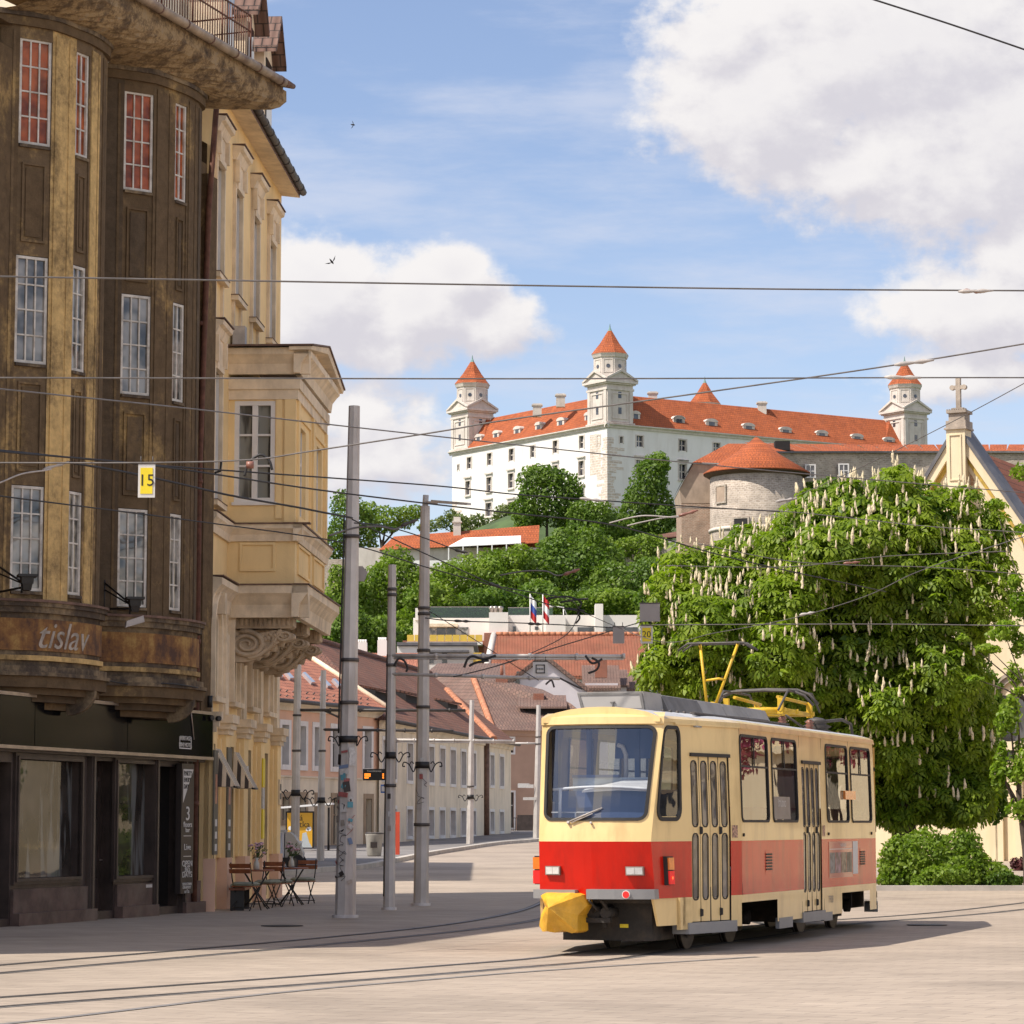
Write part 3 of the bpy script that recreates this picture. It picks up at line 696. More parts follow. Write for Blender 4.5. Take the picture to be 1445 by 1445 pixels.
def side(sg):
    "side sheet map: u = distance back from local x=XF, d outward"
    def f(u, v, d):
        x = XF-u
        if x > 1.5: x = 1.5+(x-1.5)*((XF+rake(v)-1.5)/(XF-1.5))
        return T(x, sg*(hw(x)+bw(v)+d), v)
    return f
def endmap(sg):
    def f(y, v, d):
        b = 0.16*(1-(y/HWF)**2)
        xe = (XF+rake(v)+b+d)
        ww = hw(XF+rake(v))/HWF
        if sg > 0: return T(xe, y*ww, v)
        return T(-8-xe, y*ww, v)
    return f
Fs = Fr((2.995,37.2),(5.69,44.7)); PC = T2(XF,HWF); Ft = Fr((PC.x,PC.y),(2.995,37.2))
def us_(px): return XF+Fs.px(px,1160)[0]
KT = XF/Ft.L
def ut_(px): return Ft.px(px,1160)[0]*KT
wins = [(us_(1046.5),us_(1086)),(us_(1091),us_(1126.5)),(us_(1167.3),us_(1198.4)),(us_(1202),us_(1230.3))]
d1 = (ut_(976),ut_(1031)); d2 = (us_(1133.4),us_(1159.2)); d3 = (XF+8+0.55, XF+8+0.55+(d1[1]-d1[0]))
chk = (ut_(923),ut_(961))
DT, DB = 2.50, 0.33
shell = MB(); gask = {}
C_, Rd, G_ = 0, 1, 2
def sm_(u, v): return Rd if ZS < v < ZR else C_
L = XF*2+8
ubr = [0,0.1,0.3,0.5,0.85,1.2,XF,XF+8,L]
INS = 0.034
ops = [(a+INS,b-INS,1.637+INS,2.79-INS) for a,b in wins]+[(d[0],d[1],DB,DT) for d in (d1,d2,d3)]+[(chk[0]+0.05,chk[1]-0.05,1.66+0.05,2.84-0.05)]
# skirt cut-outs over the bogies
ck = [(us_(1046),us_(1096)),(us_(1187),us_(1226))]
ops += [(a,b,0.30,0.60) for a,b in ck]
ops += [(0.0, ut_(962), 0.30, ZS)]
panel(shell, side(1), ubr, [0.35,0.60,ZS,ZR,1.6,2.0,2.4,2.8,ZT], ops, sm_)
# far side: windows only
fw = [(2.6+i*1.28, 2.6+i*1.28+1.1) for i in range(6)]
ops2 = [(a+INS,b-INS,1.637+INS,2.79-INS) for a,b in fw]+[(chk[0]+0.05,chk[1]-0.05,1.71,2.79)]+[(0.0,0.55,0.30,ZS)]
panel(shell, side(-1), ubr, [0.35,0.60,ZS,ZR,1.6,2.0,2.4,2.8,ZT], ops2, sm_)
ys_ = [HWF*(-1+2*i/14) for i in range(15)]
WS = (-0.665,0.665,1.655,2.845)
vv_ = [0.70,0.82,1.0,1.2,ZR,1.5,1.7,1.9,2.1,2.3,2.5,2.7,2.87]
panel(shell, endmap(1), ys_, vv_, [(WS[0]+0.035,WS[1]-0.035,WS[2]+0.035,WS[3]-0.035)], sm_)
panel(shell, endmap(-1), ys_, vv_, [(-0.55,0.55,1.75,2.7)], sm_)
# eaves moulding of the front roof edge
lip = [endmap(1)(y, 2.86, 0.03) for y in ys_]; lip2 = [endmap(1)(y, 2.93, 0.035)+Vector((0,0,0.02)) for y in ys_]; lip3 = [endmap(1)(y*0.96, 2.95, -0.12)+Vector((0,0,0.06)) for y in ys_]
for a, b in ((lip,lip2),(lip2,lip3)):
    for i in range(14): shell.poly([a[i],a[i+1],b[i+1],b[i]], C_, True)
for i in range(14):
    a = endmap(1)(ys_[i],2.86,0); b = endmap(1)(ys_[i+1],2.86,0); shell.poly([a,b,lip[i+1],lip[i]], C_)
# vertical corner posts between face and cheeks are closed by the sheets themselves; skirt boxes
for a, b, z0 in ((us_(1096),us_(1131),0.36),):
    pass
body = shell.build('body', [M['tram_cream'], M['tram_red'], M['tram_grey']], tram)
# roof
rf = MB(); xs_ = [XF+rake(2.9)-0.02+0.10, 1.7,1.2,0.6,0,-2,-4,-6,-8,-8.6,-9.2,-9.8,-10.0]
prof = [(1.02,2.885),(1.015,2.93),(0.95,2.965),(0.8,3.01),(0.55,3.05),(0.25,3.075),(0,3.08)]
rows = []
for x in xs_:
    w_ = hw(x)+bw(2.9)
    row = [T(x, w_*a, z) for a, z in prof]+[T(x, -w_*a, z) for a, z in reversed(prof[:-1])]
    rows.append(row)
for i in range(len(rows)-1):
    for j in range(len(rows[0])-1):
        rf.poly([rows[i][j],rows[i][j+1],rows[i+1][j+1],rows[i+1][j]], 1 if j in (0,1,10,11) else 0, True)
rf.poly(rows[0], 1); rf.poly(rows[-1], 1)
rf.build('roof', [M['tram_roof'], M['tram_cream']], tram)
# windows
def glazing(name, fn, u0,u1,v0,v1,r,w,mat,nu=1,nv=1,bars=None,lab=None):
    gl = MB()
    for i in range(nu):
        for j in range(nv):
            a=u0+0.01+(u1-u0-0.02)*i/nu; b=u0+0.01+(u1-u0-0.02)*(i+1)/nu; c=v0+0.01+(v1-v0-0.02)*j/nv; e=v0+0.01+(v1-v0-0.02)*(j+1)/nv
            gl.poly([fn(a,c,-0.006),fn(b,c,-0.006),fn(b,e,-0.006),fn(a,e,-0.006)],0,True)
    o = gl.build(name, mat, tram)
    fr_ = MB(); ring(fr_, fn, u0,u1,v0,v1,r,w)
    for (p,q,s,t_) in (bars or []):
        P = [fn(p,s,0.0),fn(q,s,0.0),fn(q,t_,0.0),fn(p,t_,0.0)]; Q = [fn(p,s,0.012),fn(q,s,0.012),fn(q,t_,0.012),fn(p,t_,0.012)]
        fr_.prism(P,Q)
    f = fr_.build('window_gasket', M['rubber'], o)
    if lab: tag(o, lab)
    return o
glazing('windscreen', endmap(1), WS[0],WS[1],WS[2],WS[3],0.11,0.038,M['windscreen'],12,8)
glazing('rear_window', endmap(-1), -0.6,0.6,1.7,2.75,0.1,0.06,M['tram_glass'],8,4)
for k, (a, b) in enumerate(wins):
    vm = (a+b)/2; bars = [(a+0.03,b-0.03,2.36,2.385)]
    if k != 2: bars.append((vm-0.014,vm+0.014,2.385,2.76))
    glazing('side_window', side(1), a,b,1.637,2.79,0.10,0.034,M['tram_glass'],bars=bars)
for a, b in fw: glazing('side_window', side(-1), a,b,1.637,2.79,0.10,0.034,M['tram_glass'],bars=[(a+0.03,b-0.03,2.36,2.385)])
glazing('cheek_window', side(1), chk[0],chk[1],1.65,2.845,0.16,0.05,M['tram_glass'],4,6)
glazing('cheek_window', side(-1), chk[0],chk[1],1.65,2.845,0.16,0.05,M['tram_glass'],4,6)
# doors
def door(fn, u0, u1):
    dm = MB(); lw = (u1-u0)/4; ho = []
    for k in range(4):
        a = u0+k*lw; cxm = a+lw/2+(0.0)
        ho.append((a+lw*0.22,a+lw*0.78,1.585,2.41)); ho.append((a+lw*0.22,a+lw*0.78,0.665,1.49))
    def fi(u,v,d): return fn(u,v,d-0.018)
    for k in range(4):
        a = u0+k*lw+0.006; b = u0+(k+1)*lw-0.006
        panel(dm, fi, [a,b], [DB+0.06,DT-0.03], [(h[0]+0.012,h[1]-0.012,h[2]+0.012,h[3]-0.012) for h in ho if a < h[0] < b], lambda u,v: 0)
    o = dm.build('door', M['tram_cream'], tram)
    gl = MB(); gk = MB()
    for h in ho:
        r = (h[1]-h[0])/2-0.002
        ring(gk, fi, h[0]-0.012,h[1]+0.012,h[2]-0.012,h[3]+0.012, r, 0.019, 0, 0.0, 0.004, 6)
        gl.poly([fi(h[0],h[2],-0.006),fi(h[1],h[2],-0.006),fi(h[1],h[3],-0.006),fi(h[0],h[3],-0.006)])
    for k in (0,1,2,3,4):   # rubber edges and folding seams
        u = u0+k*lw; w_ = 0.012 if k in (0,2,4) else 0.006
        gk.prism([fi(u-w_,DB+0.05,0.0),fi(u+w_,DB+0.05,0.0),fi(u+w_,DT,0.0),fi(u-w_,DT,0.0)],[fi(u-w_,DB+0.05,0.005),fi(u+w_,DB+0.05,0.005),fi(u+w_,DT,0.005),fi(u-w_,DT,0.005)])
    gk.prism([fi(u0,DT-0.03,0),fi(u1,DT-0.03,0),fi(u1,DT+0.015,0),fi(u0,DT+0.015,0)],[fi(u0,DT-0.03,0.045),fi(u1,DT-0.03,0.045),fi(u1,DT+0.015,0.045),fi(u0,DT+0.015,0.045)])
    for k in (1,3):         # hinges
        u = u0+k*lw
        for zz in (1.535, 0.50):
            gk.prism([fi(u-0.02,zz-0.05,0),fi(u+0.02,zz-0.05,0),fi(u+0.02,zz+0.05,0),fi(u-0.02,zz+0.05,0)],[fi(u-0.012,zz-0.04,0.03),fi(u+0.012,zz-0.04,0.03),fi(u+0.012,zz+0.04,0.03),fi(u-0.012,zz+0.04,0.03)])
    gl.build('door_glass', M['door_glass'], o); gk.build('door_seal', M['rubber'], o)
    st = MB(); st.prism([fn(u0-0.12,0.24,-0.2),fn(u1+0.12,0.24,-0.2),fn(u1+0.12,0.24,0.02),fn(u0-0.12,0.24,0.02)],[fn(u0-0.12,DB+0.05,-0.2),fn(u1+0.12,DB+0.05,-0.2),fn(u1+0.12,DB+0.05,0.02),fn(u0-0.12,DB+0.05,0.02)])
    st.build('door_step', M['tram_grey'], o)
for d in (d1,d2,d3): door(side(1), *d)
# skirt boxes, mud flaps, underframe
def sbox(u0,u1,z0,z1,dp,m):
    f = side(1); sk = MB(); sk.prism([f(u0,z0,-dp),f(u1,z0,-dp),f(u1,z0,0.004),f(u0,z0,0.004)],[f(u0,z1,-dp),f(u1,z1,-dp),f(u1,z1,0.004),f(u0,z1,0.004)],m); sk.build('skirt_box', [M['tram_cream'], M['tram_grey']], tram)
sbox(us_(1098),us_(1117),0.20,0.345,0.05,1); sbox(us_(1161),us_(1173),0.22,0.345,0.05,1)
sbox(L-0.10,L-0.01,0.28,0.40,0.05,1)
f = side(1); a, b = ut_(919), ut_(957)   # tapered lower flap under the front cheek
sk = MB(); sk.prism([f(a+0.10,0.36,-0.06),f(b,0.36,-0.06),f(b,0.36,-0.03),f(a+0.10,0.36,-0.03)],[f(a,ZS,-0.06),f(b,ZS,-0.06),f(b,ZS,-0.03),f(a,ZS,-0.03)],0); sk.build('skirt_panel', M['tram_cream'], tram)
sk = MB(); sk.prism([f(b+0.02,0.30,-0.05),f(d1[0]-0.01,0.30,-0.05),f(d1[0]-0.01,0.30,0),f(b+0.02,0.30,0)],[f(b+0.02,ZS,-0.05),f(d1[0]-0.01,ZS,-0.05),f(d1[0]-0.01,ZS,0),f(b+0.02,ZS,0)],0); sk.build('skirt_panel', M['tram_cream'], tram)
f = side(-1); sk = MB(); sk.prism([f(0.04,0.42,-0.04),f(0.10,0.42,-0.04),f(0.10,0.42,-0.0),f(0.04,0.42,-0.0)],[f(0.0,ZS,-0.04),f(0.12,ZS,-0.04),f(0.12,ZS,0),f(0.0,ZS,0)],0); sk.build('skirt_panel', M['tram_cream'], tram)
uf = MB()
def tb(mb, x0,x1,y0,y1,z0,z1,m=0): mb.hexa([T(x0,y0,z0),T(x1,y0,z0),T(x1,y1,z0),T(x0,y1,z0),T(x0,y0,z1),T(x1,y0,z1),T(x1,y1,z1),T(x0,y1,z1)],m)
tb(uf,-8,0,-1.02,1.02,0.60,0.88); tb(uf,-10,-8,-0.70,0.70,0.60,0.88); tb(uf,0,1.9,-0.70,0.70,0.60,0.88); tb(uf,-9.9,-8.1,-0.68,0.62,0.28,0.62); tb(uf,-8.2,-5.9,-0.9,-0.7,0.2,0.6); tb(uf,-5.4,-3.0,-1.0,1.0,0.25,0.60); tb(uf,1.05,1.95,-0.55,0.62,0.17,0.72)
tb(uf,1.3,2.1,-0.5,-0.2,0.42,0.66); tb(uf,1.9,2.2,-0.72,0.72,0.64,0.74)
for y_ in (-0.32,-0.18,-0.05,0.1): uf.tube([T(1.9,y_,0.62),T(2.2,y_-0.05,0.50),T(2.3,y_+0.06,0.56),T(2.42,y_,0.68)],0.018,6)
for (x_,y_,r_) in ((2.05,-0.05,0.09),(2.1,0.12,0.07)): uf.tube([T(x_-0.3,y_,0.52),T(x_+0.2,y_,0.52)],r_,10)
tb(uf,2.0,2.45,-0.42,-0.28,0.46,0.60); tb(uf,2.2,2.3,-0.3,0.18,0.40,0.46); tb(uf,2.15,2.2,0.05,0.10,0.34,0.64)
uf.build('underframe', M['tram_dark'], tram)
pl = MB(); tb(pl,1.95,1.957,0.20,0.31,0.33,0.375); pl.build('warning_plate', M['sign_yellow'], tram)
for xb in (-0.95,-7.05):
    bg_ = MB(); tb(bg_,xb-1.25,xb+1.25,-0.62,-0.55,0.24,0.44); tb(bg_,xb-1.25,xb+1.25,0.55,0.62,0.18,0.46); tb(bg_,xb-0.25,xb+0.25,-0.6,0.6,0.28,0.52); tb(bg_,xb-0.45,xb+0.45,0.60,0.70,0.17,0.26)
    for k in (-0.6,0.6):
        bg_.tube([T(xb+k*1.25,0.55,0.44),T(xb+k*1.0,0.72,0.62)],0.05,8); bg_.tube([T(xb+k*2.1,0.66,0.34),T(xb+k*2.1,0.75,0.34)],0.10,12)
    bo = bg_.build('bogie', M['tram_dark'], tram)
    for xw in (xb+1.05,xb-1.05):
        for yw in (-0.5,0.5):
            w_ = MB(); c = T(xw,yw,0.345); ax = Vector((TV.x,TV.y,0))
            for r_, a, b in ((0.355,-0.02,0.035),(0.385,-0.045,-0.02),(0.20,0.035,0.05),(0.09,0.05,0.10)):
                sgn = 1 if yw > 0 else -1
                w_.tube([c+ax*a*sgn,c+ax*b*sgn],r_,28)
            w_.build('wheel', M['wheel'], bo)
# front furniture
em = endmap(1)
def slab(mb, fn, us, v0, v1, d0, d1_, m=0):
    for i in range(len(us)-1):
        a, b = us[i], us[i+1]
        mb.hexa([fn(a,v0,d0),fn(b,v0,d0),fn(b,v0,d1_),fn(a,v0,d1_),fn(a,v1,d0),fn(b,v1,d0),fn(b,v1,d1_),fn(a,v1,d1_)],m)
bp = MB(); slab(bp, em, [-0.78,-0.6,-0.4,-0.19], 0.695, 0.805, -0.05, 0.13); slab(bp, em, [-0.045,0.1,0.3,0.5,0.65,0.76], 0.695, 0.815, -0.05, 0.13)
bmp = bp.build('bumper', M['tram_grey'], tram)
rl = MB(); p = em(0.44,0.752,0.132); nrm = Vector((TU.x,TU.y,0)); rl.tube([p,p+nrm*0.012],0.052,18)
o = rl.build('reflector', M['letter_white'], bmp)
rl = MB(); rl.tube([p+nrm*0.008,p+nrm*0.018],0.042,18); rl.build('reflector', M['redlens'], bmp)
for yc in (-0.52,0.53):
    hl = MB(); slab(hl, em, [yc-0.105,yc+0.105], 0.985, 1.095, -0.02, 0.05); h = hl.build('headlight', M['steel_trim'], tram)
    le = MB(); slab(le, em, [yc-0.092,yc+0.0], 0.998, 1.082, 0.03, 0.056); slab(le, em, [yc+0.004,yc+0.092], 0.998, 1.082, 0.03, 0.056); le.build('headlight_lens', M['lamp_glass'], h)
for sg in (1,-1):
    f = side(sg); u0 = ut_(935) if sg > 0 else 0.30; u1 = u0+0.13
    tl_ = MB(); dd = 0.05 if sg > 0 else 0.10
    slab(tl_, f, [u0-0.015,u1+0.01], 0.86, 1.215, -0.02, dd); t_ = tl_.build('tail_light', M['rubber'], tram)
    q = MB(); slab(q, f, [u0-(0 if sg > 0 else 0.03),u1], 1.05, 1.20, 0.0, dd+0.02); q.build('turn_signal', M['amber'], t_)
    q = MB(); slab(q, f, [u0-(0 if sg > 0 else 0.03),u1], 0.87, 1.035, 0.0, dd+0.02); q.build('tail_light_lens', M['redlens'], t_)
    q = MB(); c = f((u0+u1)/2,0.95,dd+0.022); q.tube([c,c+Vector((TV.x*sg,TV.y*sg,0))*0.006],0.018,10); q.build('bulb_glow', M['redlamp_lit'], t_)
wp = MB(); wp.tube([em(-0.30,1.64,0.03),em(-0.1,1.72,0.045),em(0.10,1.80,0.05)],0.010,6); wp.tube([em(-0.26,1.63,0.03),em(0.02,1.745,0.045)],0.007,6)
wp.tube([em(-0.22,1.655,0.025),em(0.0,1.76,0.03),em(0.13,1.815,0.03)],0.008,6); wp.tube([em(-0.30,1.62,0.0),em(-0.30,1.64,0.05)],0.018,8); wp.tube([em(0.0,1.62,0.0),em(0.0,1.635,0.05)],0.014,8)
wp.build('wiper', M['grey_fitting'], tram)
# coupler under a yellow tarpaulin
cv = MB(); rs = np.random.RandomState(5)
tip = T(XF+0.62,-0.40,0.60); base = []
ringp = [(-0.66,0.735),(-0.55,0.775),(-0.40,0.77),(-0.22,0.775),(-0.10,0.75),(-0.06,0.62),(-0.15,0.50),(-0.13,0.30),(-0.20,0.275),(-0.30,0.315),(-0.42,0.28),(-0.50,0.30),(-0.58,0.29),(-0.66,0.36),(-0.64,0.5),(-0.60,0.60)]
rad = [0.15,0.25,0.30,0.24,0.12,0.05,0.20,0.26,0.28,0.36,0.30,0.38,0.30,0.2,0.18,0.14]
outer = [T(XF+0.02+r_,y_,z_) for (y_,z_),r_ in zip(ringp,rad)]
n_ = len(outer)
midr = []
for i in range(n_):
    q = outer[i].lerp(tip,0.5); pull = 0.02 if i % 3 == 1 else -0.012
    midr.append(q+Vector((TU.x,TU.y,0))*pull+Vector((0,0,0.0)))
back = [T(XF-0.12,y_*0.9,z_) for (y_,z_) in ringp]
for i in range(n_):
    j = (i+1) % n_
    cv.poly([outer[i],outer[j],midr[j],midr[i]]); cv.poly([midr[i],midr[j],tip]); cv.poly([back[i],back[j],outer[j],outer[i]])
tp_ = cv.build('tarpaulin', M['tarp'], tram); bm = bmesh.new(); bm.from_mesh(tp_.data); bmesh.ops.remove_doubles(bm, verts=bm.verts, dist=0.004)
bmesh.ops.subdivide_edges(bm, edges=bm.edges, cuts=1, smooth=0.0, use_grid_fill=True)
for _ in range(1): bmesh.ops.smooth_vert(bm, verts=bm.verts, factor=0.2, use_axis_x=True, use_axis_y=True, use_axis_z=True)
for f_ in bm.faces: f_.smooth = False
bm.to_mesh(tp_.data); bm.free()
tag(tp_, 'crumpled yellow tarpaulin tied over the coupler')
# side vents, stickers, number, adverts
f = side(1)
for pxa, pxb, z0, z1 in ((1080,1088,1.0,1.24),(1213,1219,1.0,1.22)):
    ua, ub = us_(pxa), us_(pxb); vb = MB()
    panel(vb, lambda u,v,d: f(u,v,0.003), [ua-0.02,ub+0.02], [z0-0.06,z1+0.03], [], lambda u,v: 0)
    for k in range(6):
        z_ = z0+(z1-z0)*k/6; slab(vb, f, [ua,ub], z_, z_+0.022, 0.0, 0.014, 1)
    vb.build('air_vent', [M['tram_red'], M['rubber']], tram)
def decal(name, u0,u1,v0,v1,mat,d=0.004,par=None):
    q = MB(); q.poly([f(u0,v0,d),f(u1,v0,d),f(u1,v1,d),f(u0,v1,d)]); return q.build(name, mat, par or tram)
def ftext(txt, uc, vc, size, mat, par, d=0.006, sx=1.0):
    return text_mesh(txt, size, mat, lambda x,y,dd: f(uc+x, vc+y, d), 'lettering', par, 0.0, sx=sx)
ad0 = us_(1169); ad1 = us_(1202)
adp = decal('advert', ad0, ad1, 0.83, 1.36, pmat('advert_red_print',(0.42,0.10,0.09),0.4,0.06,3,bump=0,coat=0.5))
for k in range(4):
    a = ad0+0.04+k*(ad1-ad0-0.08)/4; q = decal('advert_picture', a+0.015, a+(ad1-ad0-0.08)/4-0.015, 0.90, 1.20, pmat('advert_photo_print',[(0.10,0.11,0.13),(0.16,0.09,0.13),(0.15,0.12,0.09),(0.07,0.07,0.07)][k],0.4,0.9,9,bump=0), 0.006, adp)
decal('advert_rule', ad0+0.02, ad1-0.02, 1.245, 1.255, M['letter_white'], 0.0065, adp)
decal('advert_strip', us_(1202.5), us_(1209.5), 0.87, 1.36, M['letter_white'], 0.005)
ftext('NAJKRAJSIE', (ad0+ad1)/2+0.15, 1.305, 0.075, M['letter_white'], adp)
ftext('7908', us_(1171), 0.52, 0.15, M['letter_faded'], tram)
for px_ in (1041.5, 1162.5):
    q = decal('pictogram_sticker', us_(px_)-0.09, us_(px_)+0.06, 1.44, 1.60, pmat('sticker_print',(0.35,0.20,0.14),0.5,0.8,30,bump=0))
for px_ in (1048.5,1168.5,1229):
    q = MB(); c = f(us_(px_),1.475,0.0); q.tube([c,c+Vector((TV.x,TV.y,0))*0.02],0.022,12); q.build('door_button', M['rubber'], tram)
q = decal('window_poster', us_(1092.5), us_(1116), 1.68, 1.99, pmat('poster_print',(0.22,0.19,0.17),0.5,0.15,3,bump=0), 0.0)
ftext('ŠTÚDIO', us_(1104.5), 1.89, 0.12, M['letter_white'], q, 0.004)
q = MB(); slab(q, f, [us_(1191.5),us_(1206)], 1.985, 2.115, 0.0, 0.035); q.build('side_marker_lamp', M['amber'], tram)
for u_ in (XF+0.02, us_(1131), us_(1162), us_(1200.2), XF+8):
    q = MB(); w_ = 0.005; q.prism([f(u_-w_,ZS if u_ < us_(1100) else 0.36,0),f(u_+w_,ZS if u_ < us_(1100) else 0.36,0),f(u_+w_,2.88,0),f(u_-w_,2.88,0)],[f(u_-w_,ZS if u_ < us_(1100) else 0.36,0.0025),f(u_+w_,ZS if u_ < us_(1100) else 0.36,0.0025),f(u_+w_,2.88,0.0025),f(u_-w_,2.88,0.0025)]); q.build('panel_seam', M['tram_dark'], tram)
q = MB(); slab(q, f, [0.5,1.5,XF,XF+4,XF+8], 2.86, 2.885, 0.0, 0.03); q.build('rain_gutter', M['tram_cream'], tram)
# interior
it = MB()
tb(it,-8,0,-1.15,1.15,0.88,0.95,0); tb(it,-10,-8,-0.72,0.72,0.88,0.95,0); tb(it,0,2.0,-0.72,0.72,0.88,0.95,0)
for sg in (1,-1):
    tb(it,-8,-0.05,sg*1.15,sg*1.18,0.95,1.62,0)
tb(it,-8,1.2,-1.0,1.0,2.84,2.86,2)
tb(it,1.15,1.20,-0.92,-0.45,0.95,1.9,1); tb(it,1.15,1.20,0.2,0.92,0.95,2.05,1); tb(it,1.15,1.20,-0.45,0.2,0.95,1.9,1)
tb(it,1.16,1.19,-0.10,0.55,2.45,2.84,1)
for y_ in (-0.92,-0.45,0.2,0.88): tb(it,1.14,1.21,y_-0.03,y_+0.03,1.9,2.84,1)
cab = it.build('cabin_interior', [M['tram_inner'], M['navy'], M['tram_inner']], tram)
da = MB(); tb(da,1.80,1.87,-0.60,0.62,1.66,2.03,1); tb(da,1.66,1.70,-0.50,0.62,2.03,2.20,0); tb(da,1.64,1.74,-0.50,0.12,2.20,2.235,1); da.build('dashboard', [M['dash'], M['navy']], tram)
da = MB(); P = [T(2.02,-0.66+1.30*i/10, 2.045+0.035*math.sin(math.pi*i/10)) for i in range(11)]
da.tube(P,0.018,8); da.tube([T(2.02,-0.56,2.05),T(2.05,-0.56,1.66)],0.022,8); da.tube([T(1.9,-0.40,1.66),T(1.9,-0.40,1.76)],0.012,6); da.tube([T(1.9,-0.72,1.76),T(1.9,-0.2,1.76)],0.010,6)
da.tube([T(1.2,0.05,2.02),T(1.2,0.05,2.5),T(1.24,0.02,2.6),T(1.3,-0.02,2.62)],0.03,8)
da.build('handrail', M['dash_white'], tram)
da = MB()
pts = [(-0.28,2.08),(-0.05,2.12),(0.2,2.175),(0.66,2.18),(0.66,2.07),(0.2,2.085),(-0.28,2.06)]
da.prism([T(1.72,min(y_,0.62),z_) for y_,z_ in pts],[T(2.0,min(y_,0.60),z_-0.05) for y_,z_ in pts]); da.build('dashboard_cover', M['dash_white'], tram)
for k in range(6):
    for y_ in (-0.75,0.72):
        s_ = MB(); xx = -0.9-k*1.25
        tb(s_,xx-0.2,xx+0.2,y_-0.2,y_+0.2,1.33,1.38); tb(s_,xx-0.24,xx-0.19,y_-0.2,y_+0.2,1.38,1.85); tb(s_,xx-0.05,xx+0.05,y_-0.05,y_+0.05,0.95,1.33)
        s_.build('passenger_seat', M['seat'], tram)
for k in range(4):
    s_ = MB(); s_.tube([T(-0.3-k*2.3,0.45,0.95),T(-0.3-k*2.3,0.45,2.84)],0.018,8); s_.build('grab_pole', M['panto_yellow'], tram)
# roof equipment
px0 = MB()
def pod(mb, x0,x1,w0,w1,z0,z1,m=0):
    mb.prism([T(x0,-w0,z0),T(x1,-w0,z0),T(x1,w0,z0),T(x0,w0,z0)],[T(x0,-w1,z1),T(x1,-w1,z1),T(x1,w1,z1),T(x0,w1,z1)],m)
sgx = 1.55
o_ = MB(); o_.prism([T(sgx,-0.42,3.04),T(sgx,0.44,3.04),T(sgx-0.75,0.44,3.06),T(sgx-0.75,-0.42,3.06)],[T(sgx+0.02,-0.49,3.29),T(sgx+0.02,0.40,3.29),T(sgx-0.75,0.40,3.29),T(sgx-0.75,-0.49,3.29)],0)
sgn = o_.build('sign_box', M['pod'], tram)
q = MB()
A = [(-0.42,3.05),(0.42,3.05),(0.385,3.275),(-0.475,3.275)]; B = [(-0.385,3.075),(0.385,3.075),(0.352,3.25),(-0.44,3.25)]
for i in range(4):
    j = (i+1) % 4; q.poly([T(sgx+0.035,*A[i]),T(sgx+0.035,*A[j]),T(sgx+0.035,*B[j]),T(sgx+0.035,*B[i])]); q.poly([T(sgx,*A[i]),T(sgx,*A[j]),T(sgx+0.035,*A[j]),T(sgx+0.035,*A[i])])
    q.poly([T(sgx+0.022,*B[i]),T(sgx+0.022,*B[j]),T(sgx+0.035,*B[j]),T(sgx+0.035,*B[i])])
q.tube([T(sgx+0.04,0.0,3.08),T(sgx+0.04,0.0,3.15)],0.008,6); q.tube([T(sgx+0.04,-0.03,3.155),T(sgx+0.04,0.03,3.155)],0.012,6)
q.build('sign_frame', M['pod_dark'], sgn)
q = MB(); q.poly([T(sgx+0.024,*b) for b in B]); q.build('sign_face', pmat('blank_sign_face',(0.34,0.32,0.30),0.5,0.05,2,bump=0), sgn)
for k, (x0,x1) in enumerate(((0.78,-0.9),(-0.92,-2.1),(-2.12,-3.3),(-3.32,-4.5))):
    q = MB(); pod(q,x0,x1,0.52,0.40,3.03,3.27); pp = q.build('roof_pod', M['pod_dark'] if k == 0 else M['pod'], tram)
    q = MB(); pod(q,x0-0.03,x1+0.03,0.36,0.35,3.272,3.285); q.build('pod_lid', M['pod'], pp)
q = MB()
q.tube([T(0.9,0.86,3.03),T(-3.9,0.90,3.04)],0.022,6); q.tube([T(-1.4,0.68,3.06),T(-3.4,0.72,3.07),T(-3.9,0.60,3.05)],0.03,6)
for k in range(5): q.tube([T(1.2-0.22*k,0.55+0.03*k,3.03),T(1.2-0.22*k,0.55+0.03*k,3.07)],0.025,6)
q.build('roof_conduit', M['galv_dark'], tram)
# folded pantograph
pn = MB(); xp = -6.4
for y_ in (-0.42,0.42):
    pn.tube([T(xp+1.1,y_,3.33),T(xp-0.9,y_,3.30)],0.035,8); pn.tube([T(xp+0.9,y_*0.8,3.52),T(xp-0.8,y_*0.9,3.48)],0.026,8)
for x_ in (xp+1.0,xp+0.2,xp-0.8): pn.tube([T(x_,-0.48,3.32),T(x_,0.48,3.32)],0.04,8)
for x_ in (xp+1.05,xp-0.75):
    for y_ in (-0.42,0.42): tb(pn,x_-0.04,x_+0.04,y_-0.04,y_+0.04,3.26,3.50)
pn.tube([T(xp+0.5,0,3.33),T(xp-0.6,0,3.36)],0.06,10)
pan = pn.build('pantograph', M['panto_yellow'], tram)
q = MB()
for x_, dz in ((xp+0.55,0.0),(xp+0.25,0.03)):
    P = [T(x_,-0.80,3.40+dz),T(x_,-0.66,3.55+dz),T(x_,-0.48,3.62+dz),T(x_,0,3.635+dz),T(x_,0.48,3.62+dz),T(x_,0.66,3.55+dz),T(x_,0.80,3.40+dz)]
    q.tube(P,0.022,8)
q.tube([T(xp+1.5,0.5,3.30),T(xp+0.9,0.5,3.62),T(xp-0.6,0.5,3.62),T(xp-1.1,0.5,3.36)],0.018,8); q.tube([T(xp+1.5,-0.5,3.30),T(xp+0.9,-0.5,3.62),T(xp-0.6,-0.5,3.62),T(xp-1.1,-0.5,3.36)],0.018,8)
q.build('contact_strip', M['galv_dark'], pan)
q = MB()
